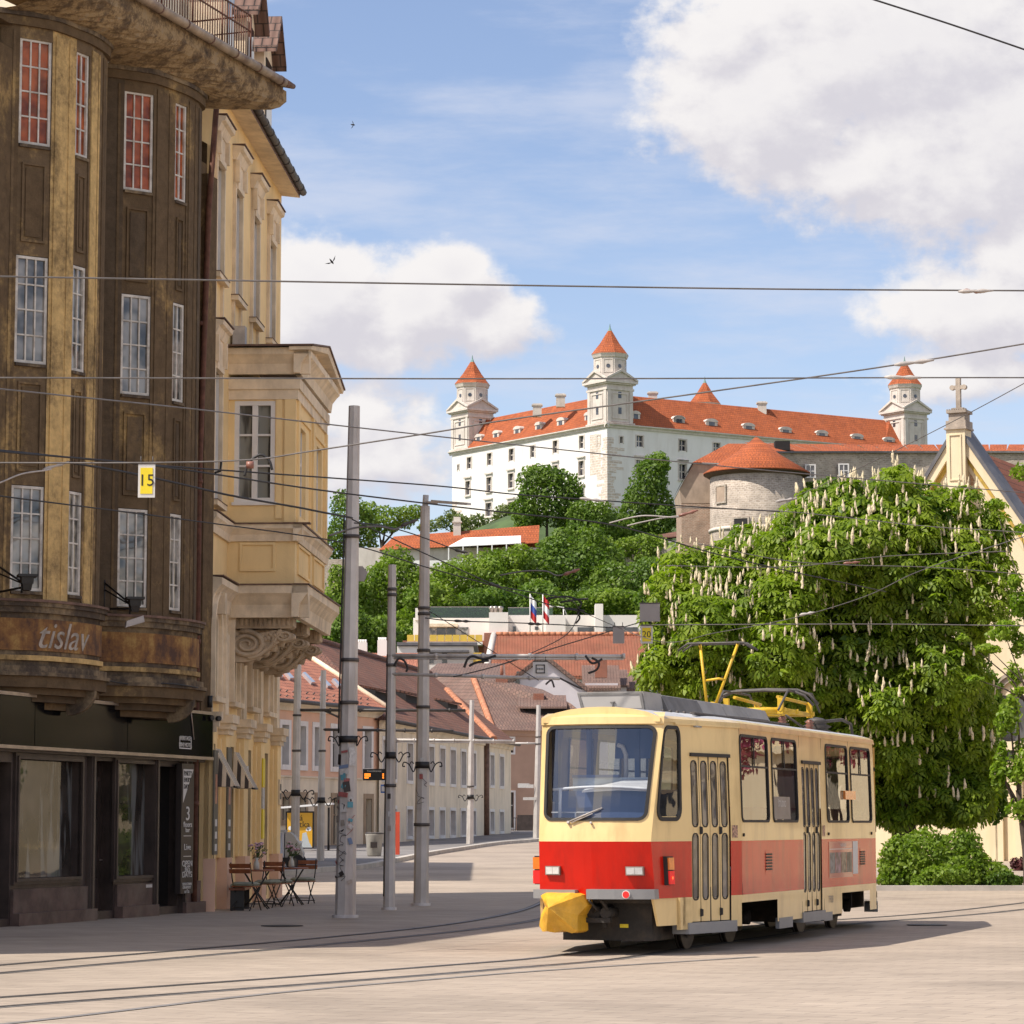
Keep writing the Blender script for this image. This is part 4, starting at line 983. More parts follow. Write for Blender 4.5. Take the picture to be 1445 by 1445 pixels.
for x_,y_ in ((xp+0.95,0.42),(xp-0.75,0.42),(xp+0.95,-0.42),(xp-0.75,-0.42)):
    q = MB(); q.lathe(T(x_,y_,3.03),[(0.07,0),(0.07,0.02),(0.04,0.04),(0.075,0.06),(0.04,0.09),(0.075,0.11),(0.04,0.14),(0.07,0.16),(0.03,0.2)],12); q.build('insulator', M['porcelain'], pan)
q = MB(); q.lathe(T(-7.9,0.35,3.03),[(0.20,0),(0.26,0.04),(0.16,0.08),(0.24,0.12),(0.14,0.16),(0.2,0.2),(0.1,0.25),(0.0,0.27)],16)
q.tube([T(-7.9,0.35,3.2),T(-8.1,0.45,3.24),T(-8.6,0.6,3.28),T(-8.95,0.66,3.22),T(-9.0,0.68,3.0)],0.025,8)
q.tube([T(-6.9,0.1,3.3),T(-7.2,0.3,3.12),T(-7.4,0.4,3.22),T(-7.7,0.35,3.2)],0.018,6)
q.build('roof_isolator', M['galv_dark'], tram)
# raised pantograph behind the roof pods
q = MB(); xr = -3.2; zt = 4.2
q.tube([T(xr+0.1,-0.05,3.1),T(xr,-0.02,3.34)],0.045,8)
q.tube([T(xr+0.05,-0.10,3.28),T(xr-0.1,-0.24,zt)],0.022,8); q.tube([T(xr,0.0,3.28),T(xr-0.2,0.30,zt)],0.022,8)
q.tube([T(xr-0.03,-0.16,3.66),T(xr-0.05,0.05,3.69),T(xr-0.08,0.13,3.67)],0.018,8)
rp = q.build('pantograph', M['panto_yellow'], tram); tag(rp, 'raised yellow pantograph touching the wire')
q = MB()
for dx in (-0.12,0.12):
    q.tube([T(xr-0.15+dx,-0.55,zt-0.10),T(xr-0.15+dx,-0.40,zt),T(xr-0.15+dx,0.42,zt),T(xr-0.15+dx,0.57,zt-0.10)],0.016,8)
q.tube([T(xr-0.27,-0.25,zt+0.01),T(xr-0.03,-0.25,zt+0.01)],0.02,6); q.tube([T(xr-0.27,0.30,zt+0.01),T(xr-0.03,0.30,zt+0.01)],0.02,6)
q.build('contact_strip', M['galv_dark'], rp)
# ---------------------------------------------------------------- brown corner building (left)
brown = thing('brown_corner_building', 'tall soot-stained brown building with two curved bay fronts above a black shopfront', 'building', ground(140,1295))
FB = Fr((-8.13,45.07), (-6.03,52.46))
def P2(p): return Vector((p[0], p[1]))
FASC_T = FB.px(140,995.5)[1]; FASC_B = FB.px(140,1060)[1]
def win_unit(fr, s0, s1, z0, z1, o, cols, rows, parent, pane, frame, fw=0.05, bw=0.028, name='window', sill=None, tz=None, group=None):
    "glass pane sheet + frame with glazing bars as a sub-part"
    g_ = MB(); g_.fbox(fr, s0, s1, z0, z1, o-0.05, o-0.02); w_ = g_.build(name, pane, parent)
    f_ = MB()
    f_.fbox(fr,s0,s0+fw,z0,z1,o-0.06,o+0.02); f_.fbox(fr,s1-fw,s1,z0,z1,o-0.06,o+0.02)
    f_.fbox(fr,s0+fw,s1-fw,z0,z0+fw,o-0.06,o+0.018); f_.fbox(fr,s0+fw,s1-fw,z1-fw,z1,o-0.06,o+0.018)
    for k in range(1, cols):
        s = s0+fw+(s1-s0-2*fw)*k/cols; f_.fbox(fr,s-bw/2,s+bw/2,z0+fw,z1-fw,o-0.05,o+0.008)
    for k in range(1, rows):
        z = (tz[k-1] if tz else z0+fw+(z1-z0-2*fw)*k/rows); f_.fbox(fr,s0+fw,s1-fw,z-bw/2,z+bw/2,o-0.05,o+0.005)
    f_.build('window_frame', frame, w_)
    if sill:
        s_ = MB(); s_.fbox(fr,s0-0.06,s1+0.06,z0-0.06,z0,o-0.03,o+sill); s_.build('window_sill', frame, w_)
    return w_
# storey heights measured on the first window of the right-hand bay
W1a, W1b, W2a, W2b = P2((-6.80,48.64)), P2((-6.315,48.96)), P2((-6.0,49.47)), P2((-5.825,49.81))
zf = lambda px, py, p: at(px, py, p.y).z
WZ = [(zf(165,856,W1a), zf(165,716,W1a)), (zf(171,555.5,W1a), zf(171,413,W1a)), (zf(175,267,W1a), zf(175,126,W1a))]
Z_SILL = zf(165,868,W1a); Z_SIGT = zf(165,892,W1a); Z_SIGB = zf(165,934,W1a); Z_LOW = zf(165,958,W1a); Z_TOP = WZ[2][1]+0.28
PER = P2((1.25,3.38))
def bay(shift, panes, lab):
    sh = lambda p: P2(p)-shift
    a0, a, b, c, d, e, f_, g_ = [sh(p) for p in ((-7.14,48.47),W1a,W1b,W2a,W2b,(-5.69,50.28),(-5.67,50.76),(-6.0,51.25))]
    m = MB()
    frs = {}
    segs = [(a0,a,'p'),(a,b,'w'),(b,c,'p'),(c,d,'w'),(d,e,'p'),(e,f_,'p'),(f_,g_,'p')]
    zb, zt = Z_SILL, Z_TOP
    for i, (p, q, k) in enumerate(segs):
        fr = Fr(p, q)
        if k == 'p':
            m.wall(fr, 0, fr.L, zb, zt, [], 0.0, m=(1 if i in (0,) else (2 if i == 2 and shift.length > 1 else 0)))
        else:
            rec = 0.02   # windows and spandrels sit back between the pilasters
            m.wall(fr, 0, fr.L, zb, zt, [(0.004,fr.L-0.004,zb-1,zt-0.30)], 0.0, rec, m=0)
            wz = WZ
            ops = [(0.008,fr.L-0.008,z0,z1) for z0,z1 in wz]
            m.wall(fr, 0.0, fr.L, zb, zt-0.30, ops, -rec, 0.10, m=0, mr=1)
            for z0, z1 in ((WZ[0][1]+0.22,WZ[1][0]-0.30),(WZ[1][1]+0.22,WZ[2][0]-0.30)):
                for q0,q1,o0,o1 in ((0.06,0.06,0.0,0.0),):
                    # raised frame of the spandrel panel
                    s0, s1 = 0.08, fr.L-0.08
                    m.fbox(fr,s0,s1,z1-0.04,z1,-rec-0.02,-rec+0.035,0); m.fbox(fr,s0,s1,z0,z0+0.04,-rec-0.02,-rec+0.035,0)
                    m.fbox(fr,s0,s0+0.035,z0+0.04,z1-0.04,-rec-0.02,-rec+0.03,0); m.fbox(fr,s1-0.035,s1,z0+0.04,z1-0.04,-rec-0.02,-rec+0.03,0)
                    m.fbox(fr,s0+0.07,s1-0.07,z0+0.09,z1-0.09,-rec-0.02,-rec+0.02,1)
            frs[i] = fr
    # fluted pilasters
    for p, q, mt in ((a0,a,1),(b,c,2 if shift.length > 1 else 0),(d,e,2 if shift.length > 1 else 0),(e,f_,1)):
        fr = Fr(p,q); Lq = fr.L
        m.fbox(fr,Lq*0.12,Lq*0.60,zb,zt-0.18,-0.02,0.02,mt)
        m.fbox(fr,Lq*0.70,Lq*0.82,zb,zt-0.18,-0.02,0.012,mt if mt == 2 else 0)
    # capitals band under the cornice
    o = m.build('bay_front', [M['soot_mid'],M['soot'],M['soot_ochre']] if shift.length > 1 else [M['soot'],M['soot_dark'],M['soot_ochre']], brown); tag(o, lab)
    for i, cols in ((1,3),(3,2)):
        fr = frs[i]
        for k, (z0,z1) in enumerate(WZ):
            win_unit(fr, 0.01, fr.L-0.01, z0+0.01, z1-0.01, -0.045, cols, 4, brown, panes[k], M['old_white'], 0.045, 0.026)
            s_ = MB(); s_.fbox(fr,0.02,fr.L-0.02,z0-0.05,z0,-0.15,0.03); s_.build('window_sill', M['soot_grey'], o)
    out = catmull([a0,a,b,c,d,e,f_,g_], 4); out = [Vector((p.x,p.y)) for p in out]
    def band(name, o0, o1, z0, z1, mat, o0b=None):
        mb = MB(); A = off2(out, -o0); B = off2(out, -o1); A2 = A if o0b is None else off2(out, -o0b)
        n = len(out)
        for i in range(n-1):
            P = [(B[i].x,B[i].y),(B[i+1].x,B[i+1].y)]
            mb.poly([(B[i].x,B[i].y,z0),(B[i+1].x,B[i+1].y,z0),(B[i+1].x,B[i+1].y,z1),(B[i].x,B[i].y,z1)],0,True)
            mb.poly([(A[i].x,A[i].y,z1),(A[i+1].x,A[i+1].y,z1),(B[i+1].x,B[i+1].y,z1),(B[i].x,B[i].y,z1)])
            mb.poly([(A2[i].x,A2[i].y,z0),(A2[i+1].x,A2[i+1].y,z0),(B[i+1].x,B[i+1].y,z0),(B[i].x,B[i].y,z0)])
        for i in (0,n-1): mb.poly([(A[i].x,A[i].y,z0),(B[i].x,B[i].y,z0),(B[i].x,B[i].y,z1),(A[i].x,A[i].y,z1)])
        return mb.build(name, mat, brown)
    H = Z_SIGT-Z_SIGB
    band('sill_flashing', -0.3, 0.17, Z_SILL-0.03, Z_SILL+0.012, M['flashing'])
    band('bay_cornice', -0.3, 0.14, Z_SILL-0.10, Z_SILL-0.03, M['soot_grey']); band('bay_cornice', -0.3, 0.10, Z_SILL-0.20, Z_SILL-0.10, M['soot_grey'])
    band('bay_apron', -0.6, 0.02, Z_LOW, Z_SILL-0.20, M['soot_grey'])
    sign = band('rusted_sign_band', -0.1, 0.05, Z_SIGB, Z_SIGT, M['rust'])
    band('bay_cornice', -0.6, 0.08, Z_SIGB-0.16, Z_SIGB-0.08, M['soot_ochre'])
    band('bay_cornice', -0.6, 0.14, Z_LOW-0.06, Z_LOW+0.04, M['soot_grey']); band('bay_cornice', -0.7, 0.20, Z_LOW-0.12, Z_LOW-0.06, M['soot_grey'])
    band('bay_cornice', -0.8, 0.14, Z_LOW-0.30, Z_LOW-0.12, M['soot'])
    # stepped corbel underneath
    for k in range(3):
        band('bay_corbel', -1.0, 0.02-0.16*k, Z_LOW-0.41-0.11*k, Z_LOW-0.30-0.11*k, M['soot_dark'] if k % 2 else M['soot'])
    band('bay_lintel', -0.35, 0.05, Z_TOP-0.10, Z_TOP+0.05, M['soot']); band('bay_lintel', -0.35, 0.09, Z_TOP+0.05, Z_TOP+0.14, M['soot_grey'])
    # curved console at the right end
    fr = Fr(e, f_); cs = MB()
    prof = [(0.1,Z_LOW-0.30),(0.1,Z_LOW-0.62)]+[(0.1-0.05*k,Z_LOW-0.62-0.02*k) for k in (1,)]
    n2 = fr.n
    arc = [(0.10-0.45*(1-math.cos(R(9*k))), Z_LOW-0.30-0.40*math.sin(R(9*k))) for k in range(11)]
    bot = [fr.w(-0.30,z,o_) for o_, z in arc]+[fr.w(-0.30,Z_LOW-0.30,-0.5)]; top = [fr.w(-0.10,z,o_) for o_, z in arc]+[fr.w(-0.10,Z_LOW-0.30,-0.5)]
    cs.prism(bot, top); cs.build('bay_console', M['soot_grey'], brown)
    return out, sign, o
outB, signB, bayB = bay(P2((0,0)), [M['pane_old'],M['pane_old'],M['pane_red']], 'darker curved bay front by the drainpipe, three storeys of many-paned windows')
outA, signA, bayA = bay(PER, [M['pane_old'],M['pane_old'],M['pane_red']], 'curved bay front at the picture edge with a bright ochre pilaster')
# faded lettering on the sign of the left bay
fr = Fr(outA[7], outA[17])
def wrap_text(txt, size, out, i0, s_start, zc, off, mat, par, shear=0.3):
    pts = out; L = [0]
    for i in range(len(pts)-1): L.append(L[-1]+(pts[i+1]-pts[i]).length)
    def place(x, y, d):
        s = s_start+x
        for i in range(len(pts)-1):
            if s <= L[i+1] or i == len(pts)-2:
                t = (s-L[i])/(L[i+1]-L[i]); p = pts[i].lerp(pts[i+1], t); dr = (pts[i+1]-pts[i]).normalized(); n = Vector((dr.y,-dr.x))
                q = p+n*(off+d); return (q.x, q.y, zc+y)
    return text_mesh(txt, size, mat, place, 'lettering', par, 0.006, shear, 'LEFT')
wrap_text('tislav', 0.62, outA, 0, 0.80, (Z_SIGT+Z_SIGB)/2-0.02, 0.055, M['letter_faded'], signA, 0.35)
# wall behind the bays, roof slab, near extension
bwall = MB()
bwall.wall(FB, -12.3, 8.55, FASC_B-0.1, 14.2, [], -0.06, m=0)
e_ = FB.w(8.55,0,-0.06); b_ = FB.w(8.55,0,-9); a_ = FB.w(-12.3,0,-0.06); c_ = FB.w(-12.3,0,-9)
for p, q in ((e_,b_),(b_,c_),(c_,a_)): bwall.poly([(p.x,p.y,0),(q.x,q.y,0),(q.x,q.y,14.6),(p.x,p.y,14.6)])
bwall.poly([(p.x,p.y,14.6) for p in (a_,e_,b_,c_)])
for s_ in (4.03,):   # narrow strip between the bays
    bwall.fbox(FB, s_-0.10, s_+0.16, Z_LOW-0.5, Z_TOP+0.3, -0.05, 0.18, 1)
bwall.fbox(FB,8.05,8.55,FASC_T,13.9,-0.06,0.16,0); bwall.build('wall', [M['soot'],M['soot_ochre']], brown)
# great cornice: curved underside from the bays out to a straight gutter
gA = at(205,-8,46.9); gB = at(411,121,52.6); GZ = gB.z
gd = Vector((gB.x-gA.x,gB.y-gA.y)); 
def gut(y):
    t = (y-gA.y)/(gB.y-gA.y); return Vector((gA.x+(gB.x-gA.x)*t, y))
bottom = off2(outA, -0.04)[:-1]+off2(outB, -0.04)
N = len(bottom); cor = MB(); rows = []
rs = np.random.RandomState(11)
Ld = gd.normalized()
s_b = [ (p-Vector((gA.x,gA.y))).dot(Ld) for p in bottom]
smin, smax = s_b[0], gd.length
for i, p in enumerate(bottom):
    t = i/(N-1); sg_ = smin+(smax-smin)*t
    gp = Vector((gA.x,gA.y))+Ld*sg_; col = []
    gp2 = gp-Vector((Ld.y,-Ld.x))*0.10
    for k in range(9):
        w = k/8; h = w**0.75; z = Z_TOP+0.12+(GZ-0.30-Z_TOP-0.12)*(1-math.cos(w*math.pi/2))**0.8
        q = p.lerp(gp2, 0.06+0.94*math.sin(w*math.pi/2))
        j = 0.022 if 0 < k < 8 else 0.01
        col.append(Vector((q.x+rs.uniform(-j,j), q.y+rs.uniform(-j,j), z+rs.uniform(-j,j))))
    col.append(Vector((gp2.x,gp2.y,GZ-0.10))); rows.append(col)
for i in range(N-1):
    for k in range(9): cor.poly([rows[i][k],rows[i+1][k],rows[i+1][k+1],rows[i][k+1]],0,False)
last = rows[-1]; back = Vector((outB[-1].x-0.3,outB[-1].y+0.35)); 
for k in range(9): cor.poly([last[k],last[k+1],(back.x,back.y,last[k+1].z),(back.x,back.y,last[k].z)])
cor.build('cornice', M['crumble'], brown)
gm = MB(); P0 = Vector((gA.x,gA.y))+Ld*(smin-0.5)
gp = [Vector((P0.x,P0.y,GZ-0.02)), Vector((gB.x,gB.y,GZ-0.02))]
gm.tube([gp[0]-Vector((0,0,0)),gp[1]-Vector((Ld.x*0.3,Ld.y*0.3,0))],0.085,10,0)
nseg = 9
for k in range(nseg):
    q = gp[0].lerp(gp[1], (k+0.5)/nseg); dv = Vector((Ld.x,Ld.y,0)); gm.tube([q-dv*0.02,q+dv*0.02],0.095,10,1)
gm.tube([gp[1]-Vector((Ld.x*0.32,Ld.y*0.32,0)),gp[1]+Vector((Ld.x*0.1,Ld.y*0.1,0.03))],[0.09,0.05],10,1)
gm.build('gutter', [M['gutter'],M['flashing']], brown)
ns = Vector((-Ld.y,Ld.x))
sl_ = MB(); q0 = P0+ns*0.10; q1 = Vector((gB.x,gB.y))+ns*0.10-Ld*0.15
sl_.hexa([(q0.x,q0.y,GZ-0.12),(q1.x,q1.y,GZ-0.12),(back.x,back.y,GZ-0.12),(P0.x-2,P0.y+1,GZ-0.12),(q0.x,q0.y,GZ+0.06),(q1.x,q1.y,GZ+0.06),(back.x,back.y,GZ+0.06),(P0.x-2,P0.y+1,GZ+0.06)])
sl_.build('roof_terrace', M['crumble'], brown)
# rusty terrace railing
rl = MB(); r0 = Vector((gA.x,gA.y))+Ld*(-1.0)+ns*0.32; r1 = Vector((gB.x,gB.y))-Ld*1.15+ns*0.32
dirr = (r1-r0); nb = 58
RT = at(352,22,r1.y).z
for k in range(nb+1):
    q = r0.lerp(r1,k/nb); big = k % 12 == 10 or k == nb
    rl.tube([(q.x,q.y,GZ),(q.x,q.y,RT-0.02)],0.022 if big else 0.011,5)
for z_ in (RT,RT-0.30,GZ+0.10): rl.tube([(r0.x,r0.y,z_),(r1.x,r1.y,z_)],0.018,5)
rl.tube([(r1.x,r1.y,RT),(r1.x+ns.x*1.4,r1.y+ns.y*1.4,RT)],0.018,5); rl.tube([(r1.x,r1.y,RT-0.3),(r1.x+ns.x*1.4,r1.y+ns.y*1.4,RT-0.3)],0.014,5)
rl.build('terrace_railing', M['rust_rail'], brown)
# set-back attic wall behind the terrace
am = MB(); s0 = P0+ns*1.9; s1 = Vector((gB.x,gB.y))-Ld*0.85+ns*1.75
frA = Fr(s0,s1)
am.wall(frA,0,frA.L,GZ-0.1,GZ+3.4,[(1.0,2.4,GZ+0.3,GZ+2.4),(3.6,5.0,GZ+0.3,GZ+2.4)],0,0.2)
am.extr(frA,[(frA.L,GZ-0.1),(frA.L,GZ+3.4),(frA.L-0.4,GZ+3.4),(frA.L-0.4,GZ-0.1)],-5,0)
am.build('attic_wall', M['cream'], brown)
for a_,b_ in ((1.0,2.4),(3.6,5.0)): win_unit(frA,a_,b_,GZ+0.3,GZ+2.4,-0.15,2,2,brown,M['pane'],M['white_paint'],0.08,0.05)
# downpipe
dp = MB(); d0 = at(291,1268,53.0); d1 = at(304,145,52.9)
dp.tube([(-5.86,52.72,0.1),(-5.86,52.72,8),(-5.74,52.7,13.2),(-5.6,52.6,GZ-0.3)],0.055,8)
for z_ in (2,5,8,11): dp.tube([(-5.86,52.72,z_-0.04),(-5.86,52.72,z_+0.04)],0.07,8)
dp.build('downpipe', M['rust_rail'], brown)
# ---- shopfront
sf = MB()
fr = FB
zs = FASC_B
def prx(x0,y0,x1,y1,o=0.0): return FB.rect(x0,y0,x1,y1,o)
w1 = prx(23,1074,110.5,1246); w2 = prx(163,1075,213,1248); do_ = prx(218,1074,251,1277); rec = prx(131,1072,161,1280); ld = prx(-60,1075,14,1290)
w1 = (w1[0],w1[1],0.75,2.66); w2 = (w2[0],w2[1],0.72,2.68); do_ = (do_[0],do_[1],0.14,2.66); rec = (rec[0],rec[1],0.14,2.70); ld = (ld[0],ld[1],0.12,2.6)
w0 = (ld[0]-3.2,ld[0]-0.4,0.75,2.66); s3 = (-11.5,-6.0,0.75,2.66)
sf.wall(fr, -12.3, 8.35, 0.0, zs+0.02, [w0,w1,w2,do_,rec,ld,s3], 0.0, 0.18)
for a,b,c,d in (w1,w2):
    for o_,e_ in ((0.045,0.10),(0.075,0.05)):
        sf.fbox(fr,a-e_,b+e_,d,d+e_,-0.01,o_); sf.fbox(fr,a-e_,b+e_,c-e_,c,-0.01,o_); sf.fbox(fr,a-e_,a,c,d,-0.01,o_); sf.fbox(fr,b,b+e_,c,d,-0.01,o_)
for x in (124.5,215,255):
    s_ = fr.px(x,1160)[0]; sf.fbox(fr,s_-0.07,s_+0.07,0.0,zs,0,0.09); sf.fbox(fr,s_-0.035,s_+0.035,0.0,zs,0.09,0.12)
sf.fbox(fr,-12.3,8.35,zs-0.10,zs,0.0,0.13)
sfo = sf.build('shopfront', M['shop_wood'], brown)
for a, b in ((-12.3,ld[0]-0.06),(ld[1]+0.06,rec[0]-0.06),(rec[1]+0.06,do_[0]-0.06),(do_[1]+0.06,8.4)): pl_ = MB(); pl_.fbox(fr,a,b,0,0.20,0.0,0.16); pl_.fbox(fr,a,b,0.20,0.58,0.0,0.05); pl_.build('plinth', M['shop_plinth'], brown)
for a,b,c,d in (w0,w1,w2,s3):
    q = MB(); q.fbox(fr,a,b,c,d,-0.16,-0.13); q.build('shop_window', M['shop_glass'], brown)
q = MB()
for a,b,c,d in (do_,):
    q.fbox(fr,a-0.1,b+0.1,c-0.1,d+0.1,-1.6,-1.5); q.poly([fr.w(a,c,-1.5),fr.w(b,c,-1.5),fr.w(b,c,-0.18),fr.w(a,c,-0.18)])
    for s_ in (a,b): q.poly([fr.w(s_,c,-1.5),fr.w(s_,d,-1.5),fr.w(s_,d,-0.18),fr.w(s_,c,-0.18)])
    q.poly([fr.w(a,d,-1.5),fr.w(b,d,-1.5),fr.w(b,d,-0.18),fr.w(a,d,-0.18)])
q.build('doorway', M['dark_void'], brown)
fplain = fr
for nm,(a,b,c,d) in (('shop_door',rec),('shop_door',ld)):
    q = MB(); q.fbox(fr,a,b,c,d,-0.36,-0.30)
    q.fbox(fr,a,a+0.10,c,d,-0.30,-0.25); q.fbox(fr,b-0.10,b,c,d,-0.30,-0.25); q.fbox(fr,a+0.1,b-0.1,c,c+0.55,-0.30,-0.26); q.fbox(fr,a+0.1,b-0.1,d-0.35,d-0.27,-0.30,-0.25)
    for s_ in (a,b): q.poly([fr.w(s_,c,-0.36),fr.w(s_,d,-0.36),fr.w(s_,d,-0.17),fr.w(s_,c,-0.17)])
    dd = q.build(nm, M['shop_wood'], brown)
    q = MB(); q.fbox(fr,a+0.1,b-0.1,c+0.55,d-0.35,-0.30,-0.285); q.build('door_glass', M['shop_glass'], dd)
    q = MB(); q.tube([fr.w(b-0.05,1.0,-0.25),fr.w(b-0.05,1.0,-0.19),fr.w(b-0.16,1.0,-0.19)],0.012,6); q.build('door_handle', M['steel_trim'], dd)
# fascia of black gloss panels
edges = [-12.3,-9,-6,-3, fr.px(30,1020)[0], fr.px(162,1030)[0], 8.45]
for a,b in zip(edges[:-1],edges[1:]):
    q = MB(); q.fbox(fr,a+0.012,b-0.012,FASC_B,FASC_T,0.16,0.24); q.fbox(fr,a,b,FASC_B+0.02,FASC_T-0.02,0.0,0.16); q.build('fascia_panel', M['black_gloss'], brown)
q = MB(); q.fbox(fr,-12.3,8.46,FASC_T,FASC_T+0.055,0.0,0.29); q.build('fascia_trim', M['steel_trim'], brown)
q = MB(); q.fbox(fr,-12.3,8.46,FASC_B-0.055,FASC_B,0.0,0.26); q.build('fascia_trim', M['steel_trim'], brown)
q = MB(); s_ = fr.px(243,1040)[0]; q.fbox(fr,s_-0.24,s_-0.22,FASC_B+0.12,FASC_B+0.34,0.24,0.25); q.fbox(fr,s_+0.30,s_+0.32,FASC_B+0.12,FASC_B+0.34,0.24,0.25); q.fbox(fr,s_-0.22,s_+0.30,FASC_B+0.12,FASC_B+0.14,0.24,0.25)
lg = q.build('hotel_emblem', M['letter_white'], brown)
q = MB(); q.tube([fr.w(s_+0.42,FASC_B+0.30,0.25),fr.w(s_+0.22,FASC_B+1.0,0.25)],0.014,5); q.tube([fr.w(s_+0.05,FASC_B+0.98,0.25),fr.w(s_+0.28,FASC_B+1.02,0.25)],0.012,5); q.build('emblem_stroke', M['steel_trim'], lg)
text_mesh('HERITAGE', 0.11, M['letter_white'], fplace(fr,s_+0.04,FASC_B+0.31,0.245), 'lettering', lg)
text_mesh('MINI HOTEL', 0.11, M['letter_white'], fplace(fr,s_+0.04,FASC_B+0.19,0.245), 'lettering', lg)
# vertical board with opening hours
sb = prx(257,1072,273,1274,0.16); q = MB(); sb = (sb[0],sb[1],0.36,2.72); q.fbox(fr,sb[0],sb[1],sb[2],sb[3],0.05,0.16); board = q.build('sign_board', M['sign_dark'], brown)
sc_ = (sb[0]+sb[1])/2; wd = sb[1]-sb[0]
q = MB(); q.poly([fr.w(sb[0]+0.1*wd,2.62,0.165),fr.w(sb[1]-0.08*wd,2.62,0.165),fr.w(sb[0]+0.1*wd,2.0,0.165)]); q.build('sign_wedge', M['letter_white'], board)
for tx,zz,sz,mt in (('PARTY',2.54,0.13,'letter_black'),('EVERY',2.42,0.12,'letter_black'),('DAY',2.30,0.12,'letter_black')):
    text_mesh(tx, sz, M[mt], fplace(fr,sb[0]+0.14*wd,zz,0.168), 'lettering', board, align='LEFT', sx=0.95)
for tx,zz,sz in (('3',1.80,0.36),('floors',1.61,0.14),('bar',1.51,0.12),('Live',1.20,0.16),('OPEN',0.90,0.15),('365',0.80,0.15),('DAYS',0.70,0.15),('SEBASTIAN',0.53,0.07),('DRAMSKY',0.47,0.07),('o f a',0.40,0.10)):
    text_mesh(tx, sz, M['letter_white'], fplace(fr,sc_,zz,0.165), 'lettering', board, sx=1.25)
q = MB()
for zz in (1.40,1.03): q.fbox(fr,sc_-0.18,sc_+0.18,zz,zz+0.012,0.16,0.166)
q.build('sign_rule', M['letter_white'], board)
text_mesh('VÝCHOD', 0.085, M['letter_faded'], fplace(fr,do_[0]+0.30,0.86,-1.49), 'lettering', brown); 
q = MB(); a_ = do_[0]+0.62; q.fbox(fr,a_,a_+0.14,0.85,0.87,-1.49,-1.48); q.poly([fr.w(a_+0.12,0.90,-1.485),fr.w(a_+0.20,0.86,-1.485),fr.w(a_+0.12,0.82,-1.485)]); q.build('exit_arrow', M['letter_faded'], brown)
q = MB(); s_ = w2[1]-0.15; q.fbox(fr,s_-0.15,s_+0.12,0.50,0.555,0.05,0.056); q.build('door_notice', M['sticker_white'], brown)
# flood lamps on brackets above the sign bands
for i, (out, lab) in enumerate(((outA,'flood lamp bracket on the left bay'),(outB,'flood lamp bracket on the right bay'))):
    px_ = (0,800) if i == 0 else (132,822)
    p = out[2]; base = at(px_[0], px_[1]+35, p.y)
    B = Vector((p.x,p.y,Z_SILL+0.10)); E = at(38 if i == 0 else 190, 826 if i == 0 else 857, p.y-0.7)
    q = MB(); q.tube([B+Vector((0,0,0.45)),E],0.018,5); q.tube([B+Vector((0,0,0.33)),E],0.014,5); q.tube([B,E-Vector((0,0,0.02))],0.02,5); q.tube([B-Vector((0,0,0.1)),B+Vector((0,0,0.5))],0.025,5)
    fl = q.build('lamp_bracket', M['iron'], brown)
    q = MB(); ex = Vector((0.96,0.27,0)); ey = Vector((-0.27,0.96,0))
    def bx_(c, a, b, h0, h1, k=1.0): q.prism([c+ex*x*a+ey*y*b+Vector((0,0,h0)) for x,y in ((-1,-1),(1,-1),(1,1),(-1,1))],[c+ex*x*a*k+ey*y*b*k+Vector((0,0,h1)) for x,y in ((-1,-1),(1,-1),(1,1),(-1,1))])
    bx_(E,0.06,0.08,-0.08,0.02,1.3); bx_(E,0.09,0.11,0.02,0.13,1.1); bx_(E,0.15,0.16,0.13,0.17); q.tube([E+ex*-0.08+Vector((0,0,-0.12)),E+ex*-0.08+Vector((0,0,0.05))],0.02,5)
    q.build('flood_lamp', M['iron'], fl)
    if i == 1:
        q = MB(); c = E+Vector((0,0,-0.24)); q.prism([c+ex*x*0.16+ey*y*0.10+Vector((0,0,-0.06+0.05*x)) for x,y in ((-1,-1),(1,-1),(1,1),(-1,1))],[c+ex*x*0.14+ey*y*0.09+Vector((0,0,0.05+0.05*x)) for x,y in ((-1,-1),(1,-1),(1,1),(-1,1))]); q.build('small_flood_lamp', M['grey_fitting'], fl)
q = MB(); p = FB.w(8.5,FASC_T-0.06,0.30); q.tube([p,p+Vector((0.05,-0.05,0))],0.05,10); q.tube([p+Vector((-0.1,-0.3,0)),p+Vector((-0.05,-0.34,0))],0.05,10); q.tube([p+Vector((-0.12,-0.2,0.2)),p+Vector((-0.12,-0.2,0.42))],0.05,8); q.build('camera_dome', M['iron'], brown)
q = MB(); pts = [outA[-3],outB[4],outB[10],outB[18]]; q.tube(catmull([(p.x+0.22,p.y-0.1,Z_LOW-0.06-0.03*(i%2)) for i,p in enumerate(pts)],6),0.014,5); q.build('loose_cable', M['cable'], brown)
# ---------------------------------------------------------------- yellow corner building with the oriel
yel = thing('yellow_corner_house', 'ochre yellow house with a pedimented oriel on carved scroll brackets beside the brown building', 'building', (-5.5,58,0))
FY = Fr((-5.75,53.2), (-5.25,63.4)); YL = FY.L; ZE = 15.85
YS = [0.85,3.30,5.85,8.40]
yw = MB()
ww = 0.43
up = [(s-ww,s+ww,12.15,14.35) for s in YS]
mid = [(0.85-ww,0.85+ww,7.75,10.30)]
gnd_z = (0.15,3.05)
gops = [(s-0.55,s+0.55,0.95,3.15) for s in (0.75,3.2,5.65)]+[(8.2-0.6,8.2+0.6,0.1,3.15)]
ar = [(s-0.36,s+0.36,4.05,5.75) for s in (0.75,3.2,5.65,8.2)]
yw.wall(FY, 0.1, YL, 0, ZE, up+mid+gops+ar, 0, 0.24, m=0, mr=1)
e0 = FY.w(YL,0,0)
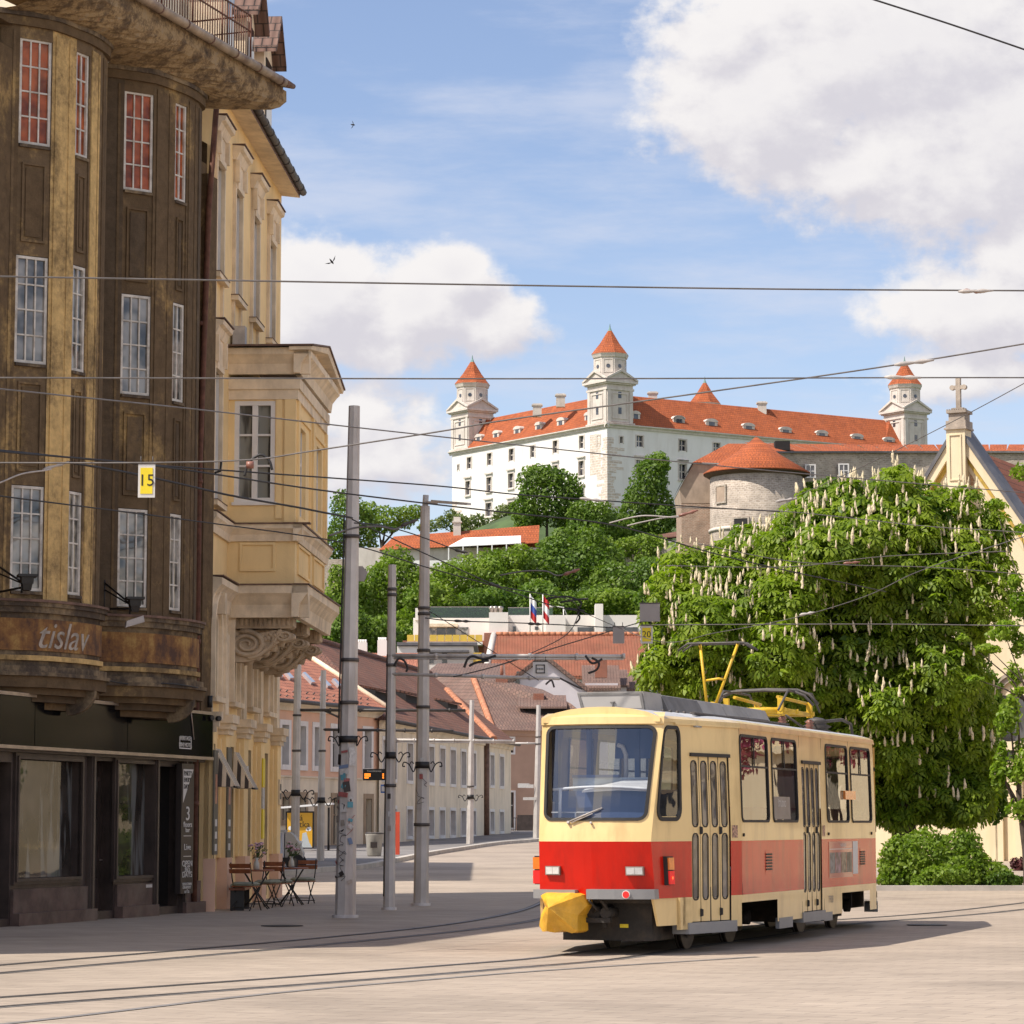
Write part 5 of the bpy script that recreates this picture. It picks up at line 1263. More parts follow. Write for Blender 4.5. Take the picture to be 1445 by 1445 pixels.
# unseen far wall angled along the sun rays, shaped to keep the street lit
bk = Vector((e0.x-9.0, e0.y-3.6)); st = FY.w(0.1,0,0); bk2 = Vector((st.x-9, st.y+2))
for p, q in (((e0.x,e0.y),(bk.x,bk.y)),((bk.x,bk.y),(bk2.x,bk2.y)),((bk2.x,bk2.y),(st.x,st.y))):
    yw.poly([(p[0],p[1],0),(q[0],q[1],0),(q[0],q[1],ZE),(p[0],p[1],ZE)],0)
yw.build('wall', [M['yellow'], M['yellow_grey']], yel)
# roof with overhang, soffit and gutter
rf = MB(); OV = 0.42
w = FY.w
rf.poly([w(-0.2,ZE,0.0),w(YL,ZE,0),w(YL,ZE-0.05,OV),w(-0.2,ZE-0.05,OV)],0)
rf.poly([w(-0.2,ZE-0.05,OV),w(YL,ZE-0.05,OV),w(YL,ZE+0.15,OV),w(-0.2,ZE+0.15,OV)],1)
ridge_o = -4.5
rf.poly([w(-0.2,ZE+0.15,OV),w(YL+0.1,ZE+0.15,OV),w(YL-1.5,ZE+4.6,ridge_o),w(-0.2,ZE+4.6,ridge_o)],2)
rf.poly([w(YL+0.1,ZE+0.15,OV),w(YL+0.1,ZE+0.15,0),w(YL-1.5,ZE+4.6,ridge_o)],2); rf.poly([w(YL,ZE-0.05,OV),w(YL,ZE,0),w(YL+0.1,ZE+0.15,0),w(YL+0.1,ZE+0.15,OV)],1)
rf.build('roof', [M['trim'],M['flashing'],M['tile_brown']], yel)
q = MB(); q.tube([w(-0.2,ZE+0.10,OV+0.06),w(YL+0.12,ZE+0.10,OV+0.06)],0.085,8)
for k in range(12): q.tube([w(0.4+k*0.85,ZE+0.10,OV+0.06),w(0.48+k*0.85,ZE+0.10,OV+0.06)],0.10,8)
q.build('gutter', M['galv_dark'], yel)
# gabled dormers
for k, s in enumerate((1.8,4.6,7.4)):
    q = MB(); z0 = ZE+0.9; z1 = ZE+2.5; hw_ = 0.65; of = 0.35
    q.fbox(FY,s-hw_,s+hw_,z0-0.5,z1,-4,of-0.3,0)
    q.poly([w(s-hw_,z1,of-0.3),w(s+hw_,z1,of-0.3),w(s,z1+0.7,of-0.3)],0)
    d = q.build('dormer', [M['trim']], yel)
    q = MB(); oh = 0.18
    for sg in (-1,1): q.hexa([w(s+sg*(hw_+oh),z1-0.14,-4),w(s,z1+0.75,-4),w(s,z1+0.75,of),w(s+sg*(hw_+oh),z1-0.14,of),w(s+sg*(hw_+oh),z1-0.02,-4),w(s,z1+0.88,-4),w(s,z1+0.88,of),w(s+sg*(hw_+oh),z1-0.02,of)])
    q.build('dormer_roof', M['tile_old'], d)
    q = MB(); q.fbox(FY,s-0.4,s+0.4,z0+0.1,z1-0.15,of-0.3,of-0.27); q.build('dormer_window', M['pane'], d)
def surround(fr, s0, s1, z0, z1, hood, apron, par, o=0.0):
    "moulded window surround with a cornice hood and an apron panel"
    q = MB()
    q.fbox(fr,s0-0.11,s0,z0,z1+0.12,o-0.02,o+0.07); q.fbox(fr,s1,s1+0.11,z0,z1+0.12,o-0.02,o+0.07); q.fbox(fr,s0,s1,z1,z1+0.12,o-0.02,o+0.10)
    q.fbox(fr,s0-0.10,s1+0.10,z1+0.12,z1+hood-0.20,o-0.02,o+0.06)
    prof = [(0.08,z1+hood-0.22),(0.12,z1+hood-0.14),(0.15,z1+hood-0.06),(0.22,z1+hood-0.03),(0.24,z1+hood+0.05),(-0.02,z1+hood+0.08),(-0.02,z1+hood-0.22)]
    q.prism([fr.w(s0-0.20,z,o+d) for d,z in prof],[fr.w(s1+0.20,z,o+d) for d,z in prof])
    for s in (s0-0.12,s1+0.04):
        q.fbox(fr,s,s+0.10,z1+0.12,z1+hood-0.22,o+0.05,o+0.14)
    q.fbox(fr,s0-0.18,s1+0.18,z0-0.10,z0,o-0.02,o+0.15)
    if apron:
        q.fbox(fr,s0-0.10,s0,z0-apron,z0-0.10,o-0.02,o+0.06); q.fbox(fr,s1,s1+0.10,z0-apron,z0-0.10,o-0.02,o+0.06); q.fbox(fr,s0,s1,z0-apron,z0-apron+0.1,o-0.02,o+0.06)
    q.build('window_surround', M['trim'], par)
    q = MB(); q.fbox(fr,s0-0.22,s1+0.22,z1+hood+0.075,z1+hood+0.095,o-0.02,o+0.26); q.build('hood_flashing', M['flashing'], par); q = MB(); q.fbox(fr,s0-0.2,s1+0.2,z0,z0+0.012,o-0.02,o+0.165); q.build('sill_flashing', M['flashing'], par)
for a,b,c,d in up+mid:
    q = MB(); q.fbox(FY,b-0.014,b+0.002,c,d,-0.23,-0.006); q.build('window_reveal', M['white_paint'], yel)
for a,b,c,d in up:
    wu = win_unit(FY,a,b,c,d,-0.14,2,3,yel,M['pane_curtain'],M['white_paint'],0.07,0.05); surround(FY,a,b,c,d,0.78,0.95,wu)
for a,b,c,d in mid:
    wu = win_unit(FY,a,b,c,d,-0.14,2,3,yel,M['pane_curtain'],M['white_paint'],0.07,0.05); surround(FY,a,b,c,d,0.85,0,wu)
# string cornices continuing the oriel floor
q = MB()
def cornice(mb, fr, s0, s1, z, h, d, o=0.0, m=0):
    prof = [(-0.02,z-h),(d*0.35,z-h),(d*0.45,z-h*0.6),(d*0.8,z-h*0.35),(d,z-h*0.25),(d,z),(-0.02,z+0.03)]
    mb.prism([fr.w(s0,zz,o+dd) for dd,zz in prof],[fr.w(s1,zz,o+dd) for dd,zz in prof],m)
cornice(q,FY,0.1,YL,7.5,0.35,0.16); cornice(q,FY,0.1,YL,6.25,0.50,0.28); cornice(q,FY,0.1,YL,5.35+0.4,0.2,0.10)
q.build('string_course', M['trim'], yel)
q = MB(); q.fbox(FY,0.1,YL,7.52,7.54,0,0.18); q.fbox(FY,0.1,YL,6.28,6.30,0,0.31); q.build('course_flashing', M['flashing'], yel)
# arched mezzanine windows, pilasters, capitals, ground floor piers
for s in (0.75,3.2,5.65,8.2):
    q = MB(); q.fbox(FY,s-0.36,s+0.36,4.05,5.75,-0.20,-0.17); wn = q.build('arched_window', M['pane'], yel)
    q = MB()
    q.fbox(FY,s-0.36,s-0.30,4.05,5.4,-0.17,-0.10); q.fbox(FY,s+0.30,s+0.36,4.05,5.4,-0.17,-0.10); q.fbox(FY,s-0.02,s+0.02,4.05,5.7,-0.17,-0.12); q.fbox(FY,s-0.3,s+0.3,4.6,4.66,-0.17,-0.12); q.build('window_frame', M['white_paint'], wn)
    q = MB(); n = 14
    for (r0,r1,o0,o1) in ((0.36,0.50,-0.2,0.05),(0.50,0.66,-0.02,0.12),(0.66,0.74,-0.02,0.18)):
        for k in range(n):
            a0,a1 = math.pi*k/n, math.pi*(k+1)/n
            P = [(s+r0*math.cos(a0),5.30+r0*math.sin(a0)),(s+r1*math.cos(a0),5.30+r1*math.sin(a0)),(s+r1*math.cos(a1),5.30+r1*math.sin(a1)),(s+r0*math.cos(a1),5.30+r0*math.sin(a1))]
            q.extr(FY,P,o0,o1)
        for sg in (-1,1): q.fbox(FY,s+sg*r0 if sg>0 else s-r1,s+r1 if sg>0 else s-r0,4.0,5.30,o0,o1)
    # spandrel filling the square head around the arch
    for sg in (-1,1):
        P = [(s+sg*0.37,5.30),(s+sg*0.37,5.78)]+[(s+0.37*math.cos(a)*1.0*sg,5.30+0.37*math.sin(a)) for a in (math.pi/2*0.98,math.pi/2*0.75,math.pi/2*0.5,math.pi/2*0.25)]
        q.extr(FY,P,-0.18,-0.02)
    q.fbox(FY,s-0.10,s+0.10,5.6,6.0,0.0,0.26); q.fbox(FY,s-0.66,s+0.66,3.92,4.02,-0.02,0.20)
    q.build('arch_surround', M['trim'], wn)
    q = MB(); q.fbox(FY,s-0.26,s+0.26,4.10,4.42,-0.17,-0.155)
    q.build('window_poster', M['sign_yellow'] if s < 4 else (M['sticker_white'] if s < 6 else M['blue_sign']), wn)
for s in (-0.15,1.98,4.43,6.90,9.55):
    q = MB(); a, b = s-0.30, s+0.30
    q.fbox(FY,max(a,0.1),b,3.72,5.35,-0.02,0.08,0); q.fbox(FY,max(a,0.1)+0.08,b-0.08,3.72,5.30,0.08,0.12,0)
    q.build('pilaster', M['trim'], yel)
    q = MB(); q.fbox(FY,max(a-0.04,0.1),b+0.04,3.34,3.44,-0.02,0.20); q.fbox(FY,max(a-0.09,0.1),b+0.09,3.44,3.56,-0.02,0.25); q.fbox(FY,max(a-0.14,0.1),b+0.14,3.56,3.72,-0.02,0.30); q.build('capital', M['trim'], yel)
    q = MB(); q.fbox(FY,max(a,0.1),b,0.98,3.34,-0.02,0.15); q.fbox(FY,max(a-0.14,0.1),max(a,0.1),0.98,3.25,-0.02,0.07); q.fbox(FY,b,b+0.14,0.98,3.25,-0.02,0.07); pr = q.build('pier', M['yellow'], yel)
    q = MB(); q.fbox(FY,max(a-0.03,0.1),b+0.03,0,0.98,-0.02,0.20); q.build('pier_base', M['pink'], pr)
for a,b,c,d in gops[:3]:
    win_unit(FY,a,b,c,d,-0.16,2,2,yel,M['pane'],M['yellow_grey'],0.08,0.05)
a,b,c,d = gops[3]; q = MB(); q.fbox(FY,a,b,c,d,-0.22,-0.16); q.fbox(FY,a+0.12,b-0.12,1.1,d-0.15,-0.16,-0.14); q.build('door', M['yellow_grey'], yel)
# striped awnings over the first windows
for s in (0.75,3.2):
    stripes = MB(); n = 9; p0 = (0.12,3.02); p1 = (0.50,2.32)
    for k in range(n):
        a = s-0.30+0.60*k/n; b = s-0.30+0.60*(k+1)/n
        stripes.prism([FY.w(a,p0[1],p0[0]),FY.w(b,p0[1],p0[0]),FY.w(b,p1[1],p1[0]),FY.w(a,p1[1],p1[0])],[FY.w(a,p0[1]+.02,p0[0]+.02),FY.w(b,p0[1]+.02,p0[0]+.02),FY.w(b,p1[1]+.02,p1[0]+.02),FY.w(a,p1[1]+.02,p1[0]+.02)],k % 2)
    for sa in (s-0.30,s+0.30):
        for k in range(5):
            t0,t1 = k/5,(k+1)/5
            stripes.poly([FY.w(sa,p0[1]+(p1[1]-p0[1])*t0,p0[0]+(p1[0]-p0[0])*t0),FY.w(sa,p0[1]+(p1[1]-p0[1])*t1,p0[0]+(p1[0]-p0[0])*t1),FY.w(sa,p1[1],0.1+(p1[0]-0.1)*t1*0.999),FY.w(sa,p1[1],0.1+(p1[0]-0.1)*t0)],k % 2)
    aw = stripes.build('awning', [M['trim'],M['shop_wood']], yel)
    q = MB(); q.tube([FY.w(s-0.33,p1[1],p1[0]),FY.w(s+0.36,p1[1],p1[0])],0.022,6); q.build('awning_rail', M['iron'], aw)
# signs hung on the piers
def plate(s0,s1,z0,z1,o,mat,name,fr=FY,par=yel,th=0.03):
    q = MB(); q.fbox(fr,s0,s1,z0,z1,o,o+th); return q.build(name, mat, par)
olive = pmat('olive_banner',(0.13,0.115,0.085),0.7,0.1,3,bump=0)
for s,(z0,z1) in ((0.28,(1.05,3.0)),(1.98,(0.85,3.10))):
    b_ = plate(s-0.25,s+0.25,z0,z1,0.155,olive,'banner')
    for zz in (1.12,1.35,1.58): 
        q = MB(); q.fbox(FY,s-0.12,s+0.12,zz,zz+0.13,0.186,0.189); q.build('banner_print', M['letter_white'], b_)
    q = MB(); q.fbox(FY,s-0.13,s+0.10,2.0,2.55,0.186,0.189); q.build('banner_picture', pmat('banner_figure',(0.45,0.22,0.14),0.7,0.4,4,bump=0), b_)
for zz in (2.36,2.60): plate(4.33,4.55,zz,zz+0.19,0.155,M['sticker_white'],'notice')
plate(6.72,7.02,2.40,3.0,0.155,M['sign_yellow'],'poster'); plate(6.72,7.0,1.95,2.38,0.155,M['sticker_white'],'notice'); plate(6.72,7.0,1.32,1.93,0.155,M['sign_yellow'],'poster')
pq = plate(9.40,9.72,2.05,2.60,0.155,M['trim'],'wall_plaque'); q = MB(); q.fbox(FY,9.45,9.67,2.36,2.5,0.186,0.19); q.fbox(FY,9.45,9.67,2.17,2.3,0.186,0.19); q.build('plaque_text', M['galv_dark'], pq)
# ---- the oriel
OS0, OS1, OD = 2.55, 7.6, 1.34
Z0, Z1, ZC = 6.28, 10.0, 11.0
ofr = Fr((FY.w(OS0,0,OD).x,FY.w(OS0,0,OD).y),(FY.w(OS1,0,OD).x,FY.w(OS1,0,OD).y))      # long outer face
nfr = Fr((FY.w(OS0,0,0).x,FY.w(OS0,0,0).y),(FY.w(OS0,0,OD).x,FY.w(OS0,0,OD).y))        # near face towards the camera
nfr2 = nfr
q = MB()
no = nfr.rect(326,566,388,709); no = (max(0.12,no[0]),min(OD-0.38,no[1]),no[2],no[3])
q.wall(nfr,0,OD,Z0,Z1+0.05,[no],0,0.14)
oo = [(0.75,1.65,7.75,9.55),(3.55,4.45,7.75,9.55)]
q.wall(ofr,0,ofr.L,Z0,Z1+0.05,oo,0,0.2)
ffr = Fr((FY.w(OS1,0,OD).x,FY.w(OS1,0,OD).y),(FY.w(OS1,0,0).x,FY.w(OS1,0,0).y)); q.wall(ffr,0,OD,Z0,Z1+0.05,[])
q.poly([FY.w(OS0,Z0,0),FY.w(OS1,Z0,0),FY.w(OS1,Z0,OD),FY.w(OS0,Z0,OD)])
orl = q.build('oriel', [M['yellow']], yel); tag(orl, 'oriel box projecting from the upper floor')
q = MB(); q.fbox(nfr,no[0],no[1],no[2],no[3],-0.11,-0.09); q.build('oriel_window', M['pane_curtain'], orl)
q = MB(); a,b,c,d = no
for e_,o0,o1 in ((0.09,-0.12,0.0),):
    q.fbox(nfr,a,a+e_,c,d,o0,o1); q.fbox(nfr,b-e_,b,c,d,o0,o1); q.fbox(nfr,a+e_,b-e_,c,c+e_,o0,o1-0.002); q.fbox(nfr,a+e_,b-e_,d-e_,d,o0,o1-0.002)
m_ = (a+b)/2; q.fbox(nfr,m_-0.055,m_+0.055,c+0.09,d-0.09,-0.10,-0.01)
for zz in (c+(d-c)*0.36,c+(d-c)*0.665): q.fbox(nfr,a+0.09,m_-0.055,zz-0.02,zz+0.02,-0.10,-0.03); q.fbox(nfr,m_+0.055,b-0.09,zz-0.02,zz+0.02,-0.10,-0.03)
q.fbox(nfr,a-0.04,b+0.04,c-0.06,c,-0.1,0.05); q.build('oriel_window_frame', M['white_paint'], orl)
for a,b,c,d in oo:
    q = MB(); q.fbox(ofr,a,b,c,d,-0.16,-0.14); q.build('oriel_window', M['pane'], orl)
    q = MB(); q.fbox(ofr,a,a+0.07,c,d,-0.14,-0.08); q.fbox(ofr,b-0.07,b,c,d,-0.14,-0.08); q.fbox(ofr,(a+b)/2-0.03,(a+b)/2+0.03,c,d,-0.14,-0.10); q.fbox(ofr,a,b,c,c+0.08,-0.14,-0.085); q.fbox(ofr,a,b,c+1.1,c+1.16,-0.14,-0.09); q.build('oriel_window_frame', M['white_paint'], orl)
q = MB()   # panels and mouldings on the faces
def frame_panel(mb, fr, s0,s1,z0,z1,o,wd=0.06,dp=0.03,m=0):
    mb.fbox(fr,s0,s1,z1-wd,z1,o-0.01,o+dp,m); mb.fbox(fr,s0,s1,z0,z0+wd,o-0.01,o+dp,m); mb.fbox(fr,s0,s0+wd,z0+wd,z1-wd,o-0.01,o+dp,m); mb.fbox(fr,s1-wd,s1,z0+wd,z1-wd,o-0.01,o+dp,m)
a,b,c,d = no
q.fbox(nfr,b+0.02,b+0.14,7.62,d+0.18,-0.01,0.03); q.fbox(nfr,a-0.1,b+0.02,d+0.05,d+0.18,-0.01,0.03); q.fbox(nfr,OD-0.22,OD,7.55,Z1,-0.01,0.045)
frame_panel(q,nfr,0.25,OD-0.38,6.58,7.15,0,0.05,0.035)
for s_ in (0.15,2.6,4.95): q.fbox(ofr,s_,s_+0.22,7.55,Z1,-0.01,0.05)
for s0,s1 in ((0.35,2.3),(2.9,4.8)): frame_panel(q,ofr,s0,s1,6.55,7.15,0,0.05,0.04); frame_panel(q,ofr,s0,s1,7.6,9.75,0,0.07,0.04)
q.build('oriel_panelling', M['yellow'], orl)
q = MB()
for z,h,d_ in ((7.5,0.33,0.16),(6.28,0.62,0.30)):
    cornice(q,nfr,0.0,OD+d_,z,h,d_); cornice(q,ofr,-d_,ofr.L+d_,z,h,d_)
for z0,z1,d_ in ((Z1,Z1+0.20,0.05),(Z1+0.20,Z1+0.42,0.09)):
    q.fbox(nfr,0,OD+d_,z0,z1,-0.05,d_); q.fbox(ofr,-0.0,ofr.L+d_,z0,z1,-0.05,d_-0.004)
cornice(q,nfr,0.0,OD+0.28,ZC,0.50,0.28); cornice(q,ofr,-0.28,ofr.L+0.28,ZC,0.50,0.28)
# pediment over the outer face
mL = ofr.L/2
q.extr(ofr,[(-0.30,ZC),(ofr.L+0.30,ZC),(mL,ZC+0.34)],-0.3,0.10)
for sg in (0,1):
    x0 = -0.38 if sg == 0 else ofr.L+0.38
    q.hexa([ofr.w(x0,ZC-0.06,-0.1),ofr.w(mL,ZC+0.33,-0.1),ofr.w(mL,ZC+0.33,0.34),ofr.w(x0,ZC-0.06,0.34),ofr.w(x0,ZC+0.01,-0.1),ofr.w(mL,ZC+0.46,-0.1),ofr.w(mL,ZC+0.46,0.36),ofr.w(x0,ZC+0.01,0.36)])
q.build('oriel_cornice', M['trim'], orl)
q = MB()
for sg in (0,1):
    x0 = -0.42 if sg == 0 else ofr.L+0.42
    q.hexa([ofr.w(x0,ZC+0.015,-OD-0.05),ofr.w(mL,ZC+0.47,-OD-0.05),ofr.w(mL,ZC+0.47,0.39),ofr.w(x0,ZC+0.015,0.39),ofr.w(x0,ZC+0.05,-OD-0.05),ofr.w(mL,ZC+0.50,-OD-0.05),ofr.w(mL,ZC+0.50,0.39),ofr.w(x0,ZC+0.05,0.39)])
q.build('oriel_roof', M['flashing'], orl); q = MB(); q.fbox(nfr,0,OD+0.32,7.5,7.53,0,0.19); q.fbox(ofr,-0.19,ofr.L+0.19,7.5,7.53,0,0.19); q.fbox(nfr,0,OD+0.32,6.285,6.31,0,0.33); q.fbox(ofr,-0.33,ofr.L+0.33,6.285,6.312,0,0.33)
q.build('ledge_flashing', M['flashing'], orl)
# scroll brackets
def bracket(s, th):
    q = MB()
    # profile in the plane across the facade: o outwards, z down from the cornice
    zt = 5.74; V = 0.70
    fl = [(0.02,zt),(1.30,zt),(1.30,zt-0.34*V),(1.22,zt-0.40*V),(0.02,zt-0.40*V)]
    q.prism([FY.w(s-th/2-0.06,z,o) for o,z in fl],[FY.w(s+th/2+0.06,z,o) for o,z in fl])
    k_ = 13
    for i in range(k_):                      # fluting on the frieze block (near face and front)
        o = 0.08+1.2*i/k_; q.hexa([FY.w(s-th/2-0.09,zt-0.33*V,o),FY.w(s-th/2-0.06,zt-0.33*V,o),FY.w(s-th/2-0.06,zt-0.33*V,o+0.05),FY.w(s-th/2-0.09,zt-0.33*V,o+0.05),FY.w(s-th/2-0.09,zt-0.03,o),FY.w(s-th/2-0.06,zt-0.03,o),FY.w(s-th/2-0.06,zt-0.03,o+0.05),FY.w(s-th/2-0.09,zt-0.03,o+0.05)])
    zb = zt-0.42*V
    S_ = catmull([(0.10,zb-0.05),(0.62,zb-0.10),(0.98,zb-0.02),(1.26,zb-0.10),(1.30,zb-0.24),(1.16,zb-0.34),(0.98,zb-0.40),(0.78,zb-0.62),(0.52,zb-0.86),(0.28,zb-0.92),(0.08,zb-0.88),(0.03,zb-0.6)],4)
    S_ = [(p.x,zb+(p.y-zb)*V) for p in S_]
    q.prism([FY.w(s-th/2,z,o) for o,z in S_],[FY.w(s+th/2,z,o) for o,z in S_])
    def spiral(o0,z0,r,turns,sd,fl_=1):
        P = []
        for i in range(40):
            t = i/39; a = fl_*turns*2*math.pi*t+math.pi*0.6; rr = r*(1-0.86*t); P.append(FY.w(s+sd*(th/2+0.015),zb+(z0-zb)*V+rr*V*1.05*math.sin(a),o0+rr*math.cos(a)))
        q.tube(P,[0.055*(1-0.6*i/39)*(r/0.33)**0.5 for i in range(40)],6)
    for sd in (-1,1):
        spiral(0.37,zb-0.42,0.36,2.4,sd,-1); spiral(1.12,zb-0.18,0.16,1.8,sd,1)
        B = catmull([(0.40,zb-0.80),(0.60,zb-0.74),(0.80,zb-0.52),(0.96,zb-0.26),(1.06,zb-0.06)],6)
        q.tube([FY.w(s+sd*(th/2+0.01),zb+(p.y-zb)*V,p.x) for p in B],0.04,6)
    for i in range(5):                       # acanthus folds under the scroll
        t = i/4; B = [(0.30+0.16*i,zb-0.93+0.10*i+0.05*i*t),(0.42+0.16*i,zb-0.90+0.12*i),(0.52+0.15*i,zb-0.76+0.13*i)]
        q.tube([FY.w(s,zb+(z-zb)*V,o) for o,z in B],[0.06,0.08,0.03],6)
    rs_ = np.random.RandomState(int(s*10))
    for i in range(14):
        o = rs_.uniform(0.66,0.98); z = zb-0.06-rs_.uniform(0,0.2); c = FY.w(s-th/2,z,o); q.lathe(c,[(0.0,-0.05),(0.05,-0.02),(0.05,0.02),(0.0,0.05)],6)
    return q.build('scroll_bracket', M['scroll'], yel)
for s in (2.95,5.2,7.45): bracket(s, 0.42)
# little things on the wall
q = MB(); q.tube([FY.w(0.35,8.25,0.02),FY.w(0.35,8.3,0.18),FY.w(0.35,8.5,0.2)],0.025,6); q.build('wall_hook', M['iron'], yel)
q = MB(); q.fbox(FY,2.6,2.85,11.1,11.5,0.05,0.3); q.build('vent_box', M['grey_fitting'], yel)
# ---------------------------------------------------------------- house beyond the side street, hidden by the yellow corner
hid = thing('side_street_house', 'house behind the yellow corner, across the side street', 'building', (-14,82,gz(82)))
q = MB(); q.column([(-16,72),(-8.4,72.5),(-8.5,93),(-16,95)],0,10.5,0); q.build('wall', M['cream'], hid)
q = MB(); q.prism([(-16.4,71.6,10.5),(-8.1,72.1,10.5),(-8.2,93.4,10.5),(-16.4,95.4,10.5)],[(-12.4,76,13),(-12.2,76,13),(-12.2,90,13),(-12.4,90,13)]); q.build('roof', M['tile_brown'], hid)
# ---------------------------------------------------------------- street houses below the castle
def xy(px, Y): return ((px-CX)/F*Y*1.0, Y)
def facade_house(fr, s0, s1, z0, z1, wins, par, mats, depth=0.14, o=0.0, name='wall'):
    q = MB(); q.wall(fr,s0,s1,z0,z1,wins,o,depth,0,1); return q.build(name, mats, par)
def small_window(fr, a, b, c, d, par, o=0.0, sur=0.09, pane=None, surm=None, rows=1, sill=True, shutter=None, depth=0.16):
    q = MB(); q.fbox(fr,a,b,c,d,o-depth-0.02,o-depth+0.01); w_ = q.build('window', pane or M['pane'], par)
    q = MB()
    if sur:
        q.fbox(fr,a-sur,a,c-sur,d+sur,o-0.02,o+0.035); q.fbox(fr,b,b+sur,c-sur,d+sur,o-0.02,o+0.035); q.fbox(fr,a,b,d,d+sur,o-0.02,o+0.035); q.fbox(fr,a,b,c-sur,c,o-0.02,o+0.06)
    q.fbox(fr,(a+b)/2-0.03,(a+b)/2+0.03,c,d,o-depth,o-depth+0.05); q.fbox(fr,a,b,c+(d-c)*0.62,c+(d-c)*0.62+0.05,o-depth,o-depth+0.045)
    q.build('window_frame', surm or M['white_paint'], w_)
    return w_
H1 = Fr(xy(386,119.5), xy(536,130.0)); z1b = gz(125)+0.13
pinkh = thing('pink_corner_house', 'pink and cream two storey house with skylights in its salmon tiled roof', 'house', (H1.O.x,H1.O.y,z1b))
ze = H1.px(460,995)[1]; zm = H1.px(460,1099)[1]
wins = []
for x0,x1 in ((397.5,407),(422,431),(443.5,452),(469,480),(514,523.5)):
    a,b,c,d = H1.rect(x0,1021,x1,1079); wins.append((a,b,H1.px(470,1082)[1],H1.px(470,1028)[1]))
gw = []
for x0,x1 in ((397,406.5),(421,430),(446,452),(469,478.5),(515,523)):
    a,b,c,d = H1.rect(x0,1120,x1,1190); gw.append((a,b,z1b+0.05 if x0 > 440 else z1b+1.1,H1.px(470,1126)[1]))
EXT1 = -6.0
q = MB(); q.wall(H1,EXT1,H1.L,zm,ze,wins,0,0.3,0,2); q.wall(H1,EXT1,H1.L,z1b-0.4,zm,gw,0.03,0.25,1,1)
for (s_a,s_b) in ((EXT1,EXT1),(H1.L,H1.L)): q.poly([H1.w(s_a,z1b-0.4,0),H1.w(s_a,z1b-0.4,-9),H1.w(s_a,ze,-9),H1.w(s_a,ze,0)],1)
q.build('wall', [M['pink'],M['cream'],M['white_paint']], pinkh)
for a,b,c,d in wins: small_window(H1,a,b,c,d,pinkh,0,0.22,pane=M['pane'],depth=0.3)
for a,b,c,d in gw: small_window(H1,a,b,c,d,pinkh,0.03,0.22,surm=M['sandstone'],depth=0.25)
q = MB(); cornice(q,H1,EXT1,H1.L,zm+0.06,0.16,0.10); cornice(q,H1,EXT1,H1.L,ze+0.02,0.40,0.28); q.build('string_course', M['cream'], pinkh)
q = MB(); w = H1.w
apx = at(424,916,127)   # upper tile edge
ra = H1.px(424,921,-5.0); rb = H1.px(536,1000,-0.2)
q.poly([w(EXT1,ze+0.05,0.45),w(H1.L,ze+0.05,0.45),w(ra[0],ra[1],-5.0),w(EXT1,ra[1]+0.1,-5.0)])
q.poly([w(EXT1,ze-0.08,0.45),w(H1.L,ze-0.08,0.45),w(H1.L,ze+0.05,0.45),w(EXT1,ze+0.05,0.45)])
rfo = q.build('roof', M['tile_pinkred'], pinkh)
q = MB(); q.tube([w(EXT1,ze-0.02,0.52),w(H1.L,ze-0.02,0.52)],0.10,6); q.build('gutter', M['galv_dark'], pinkh)
# roof plane helper for things lying on the slope
def slope_pt(fr, px, py, e_o, e_z, r_o, r_z, up=0.0):
    d = ray(px,py); n3a = fr.w(0,e_z,e_o); n3b = fr.w(1,e_z,e_o); n3c = fr.w(0,r_z,r_o)
    n = (n3b-n3a).cross(n3c-n3a).normalized()
    if n.z < 0: n = -n
    t = (n3a-EYE).dot(n)/d.dot(n); return EYE+d*t+n*up, n
for k,(x0,y0,x1,y1) in enumerate(((387,952,396,959),(398,949,411,961),(425,953,441,967),(449,959,464,972),(467,962,479,972))):
    n_ = None; q = MB(); P = []
    for (x,y) in ((x0,y0),(x0+4,y0-0.5),(x1+2,y1-0.5),(x1-3,y1)):
        p,n_ = slope_pt(H1,x,y,0.45,ze,-5.0,ra[1],0.0); P.append(p)
    q.prism(P,[p+n_*0.16 for p in P]); q.build('skylight', M['metal_skylight'], rfo)
q = MB()
for row in (976,983):
    for k in range(14):
        p,n_ = slope_pt(H1,393+k*9.5,row+(k*0.95),0.45,ze,-5.0,ra[1]); q.tube([p,p+Vector((0.12,0,0.10))],0.03,4)
q.build('snow_guard', M['galv_dark'], rfo)
q = MB(); q.tube([w(ra[0],ra[1]+0.1,-5.0),w(H1.L,ze+0.1,0.45)],0.12,6); q.build('verge', M['trim'], rfo)
# long cream house
H2 = Fr(xy(536,129.6), xy(685,159.5)); H2b = Fr(xy(685,159.5), xy(721,169.0))
creamh = thing('long_cream_house', 'long cream two storey terraced house under a dark brown tiled roof with dormer hatches', 'house', (H2.O.x,H2.O.y,gz(140)))
zt0 = H2.px(540,1022)[1]; zt1 = H2.px(683,1040)[1]; zte = (zt0+zt1)/2
ups = []; lows = []
for x0,x1 in ((540,546.5),(553,559),(574.5,582),(605,612),(620.5,627.5),(635.5,642.5),(650.5,657),(664,671)):
    a,_,_,_ = H2.rect(x0,1060,x0+1,1080); b = H2.rect(x1-1,1060,x1,1080)[1]; ups.append((a,b,zte-2.62,zte-0.85))
    if 550 < x0: lows.append((a,b,gz(140)+0.35,zte-4.0))
q = MB(); q.wall(H2,-0.05,H2.L,gz(130)-0.3,zte,ups+lows,0,0.3,0,1)
ups2 = []; lows2 = []
for x0,x1 in ((691.5,697),(705,710.5)):
    a,b,_,_ = H2b.rect(x0,1060,x1,1080); ups2.append((a,b,zte-2.5,zte-0.8)); lows2.append((a,b,gz(165)+0.3,zte-4.0))
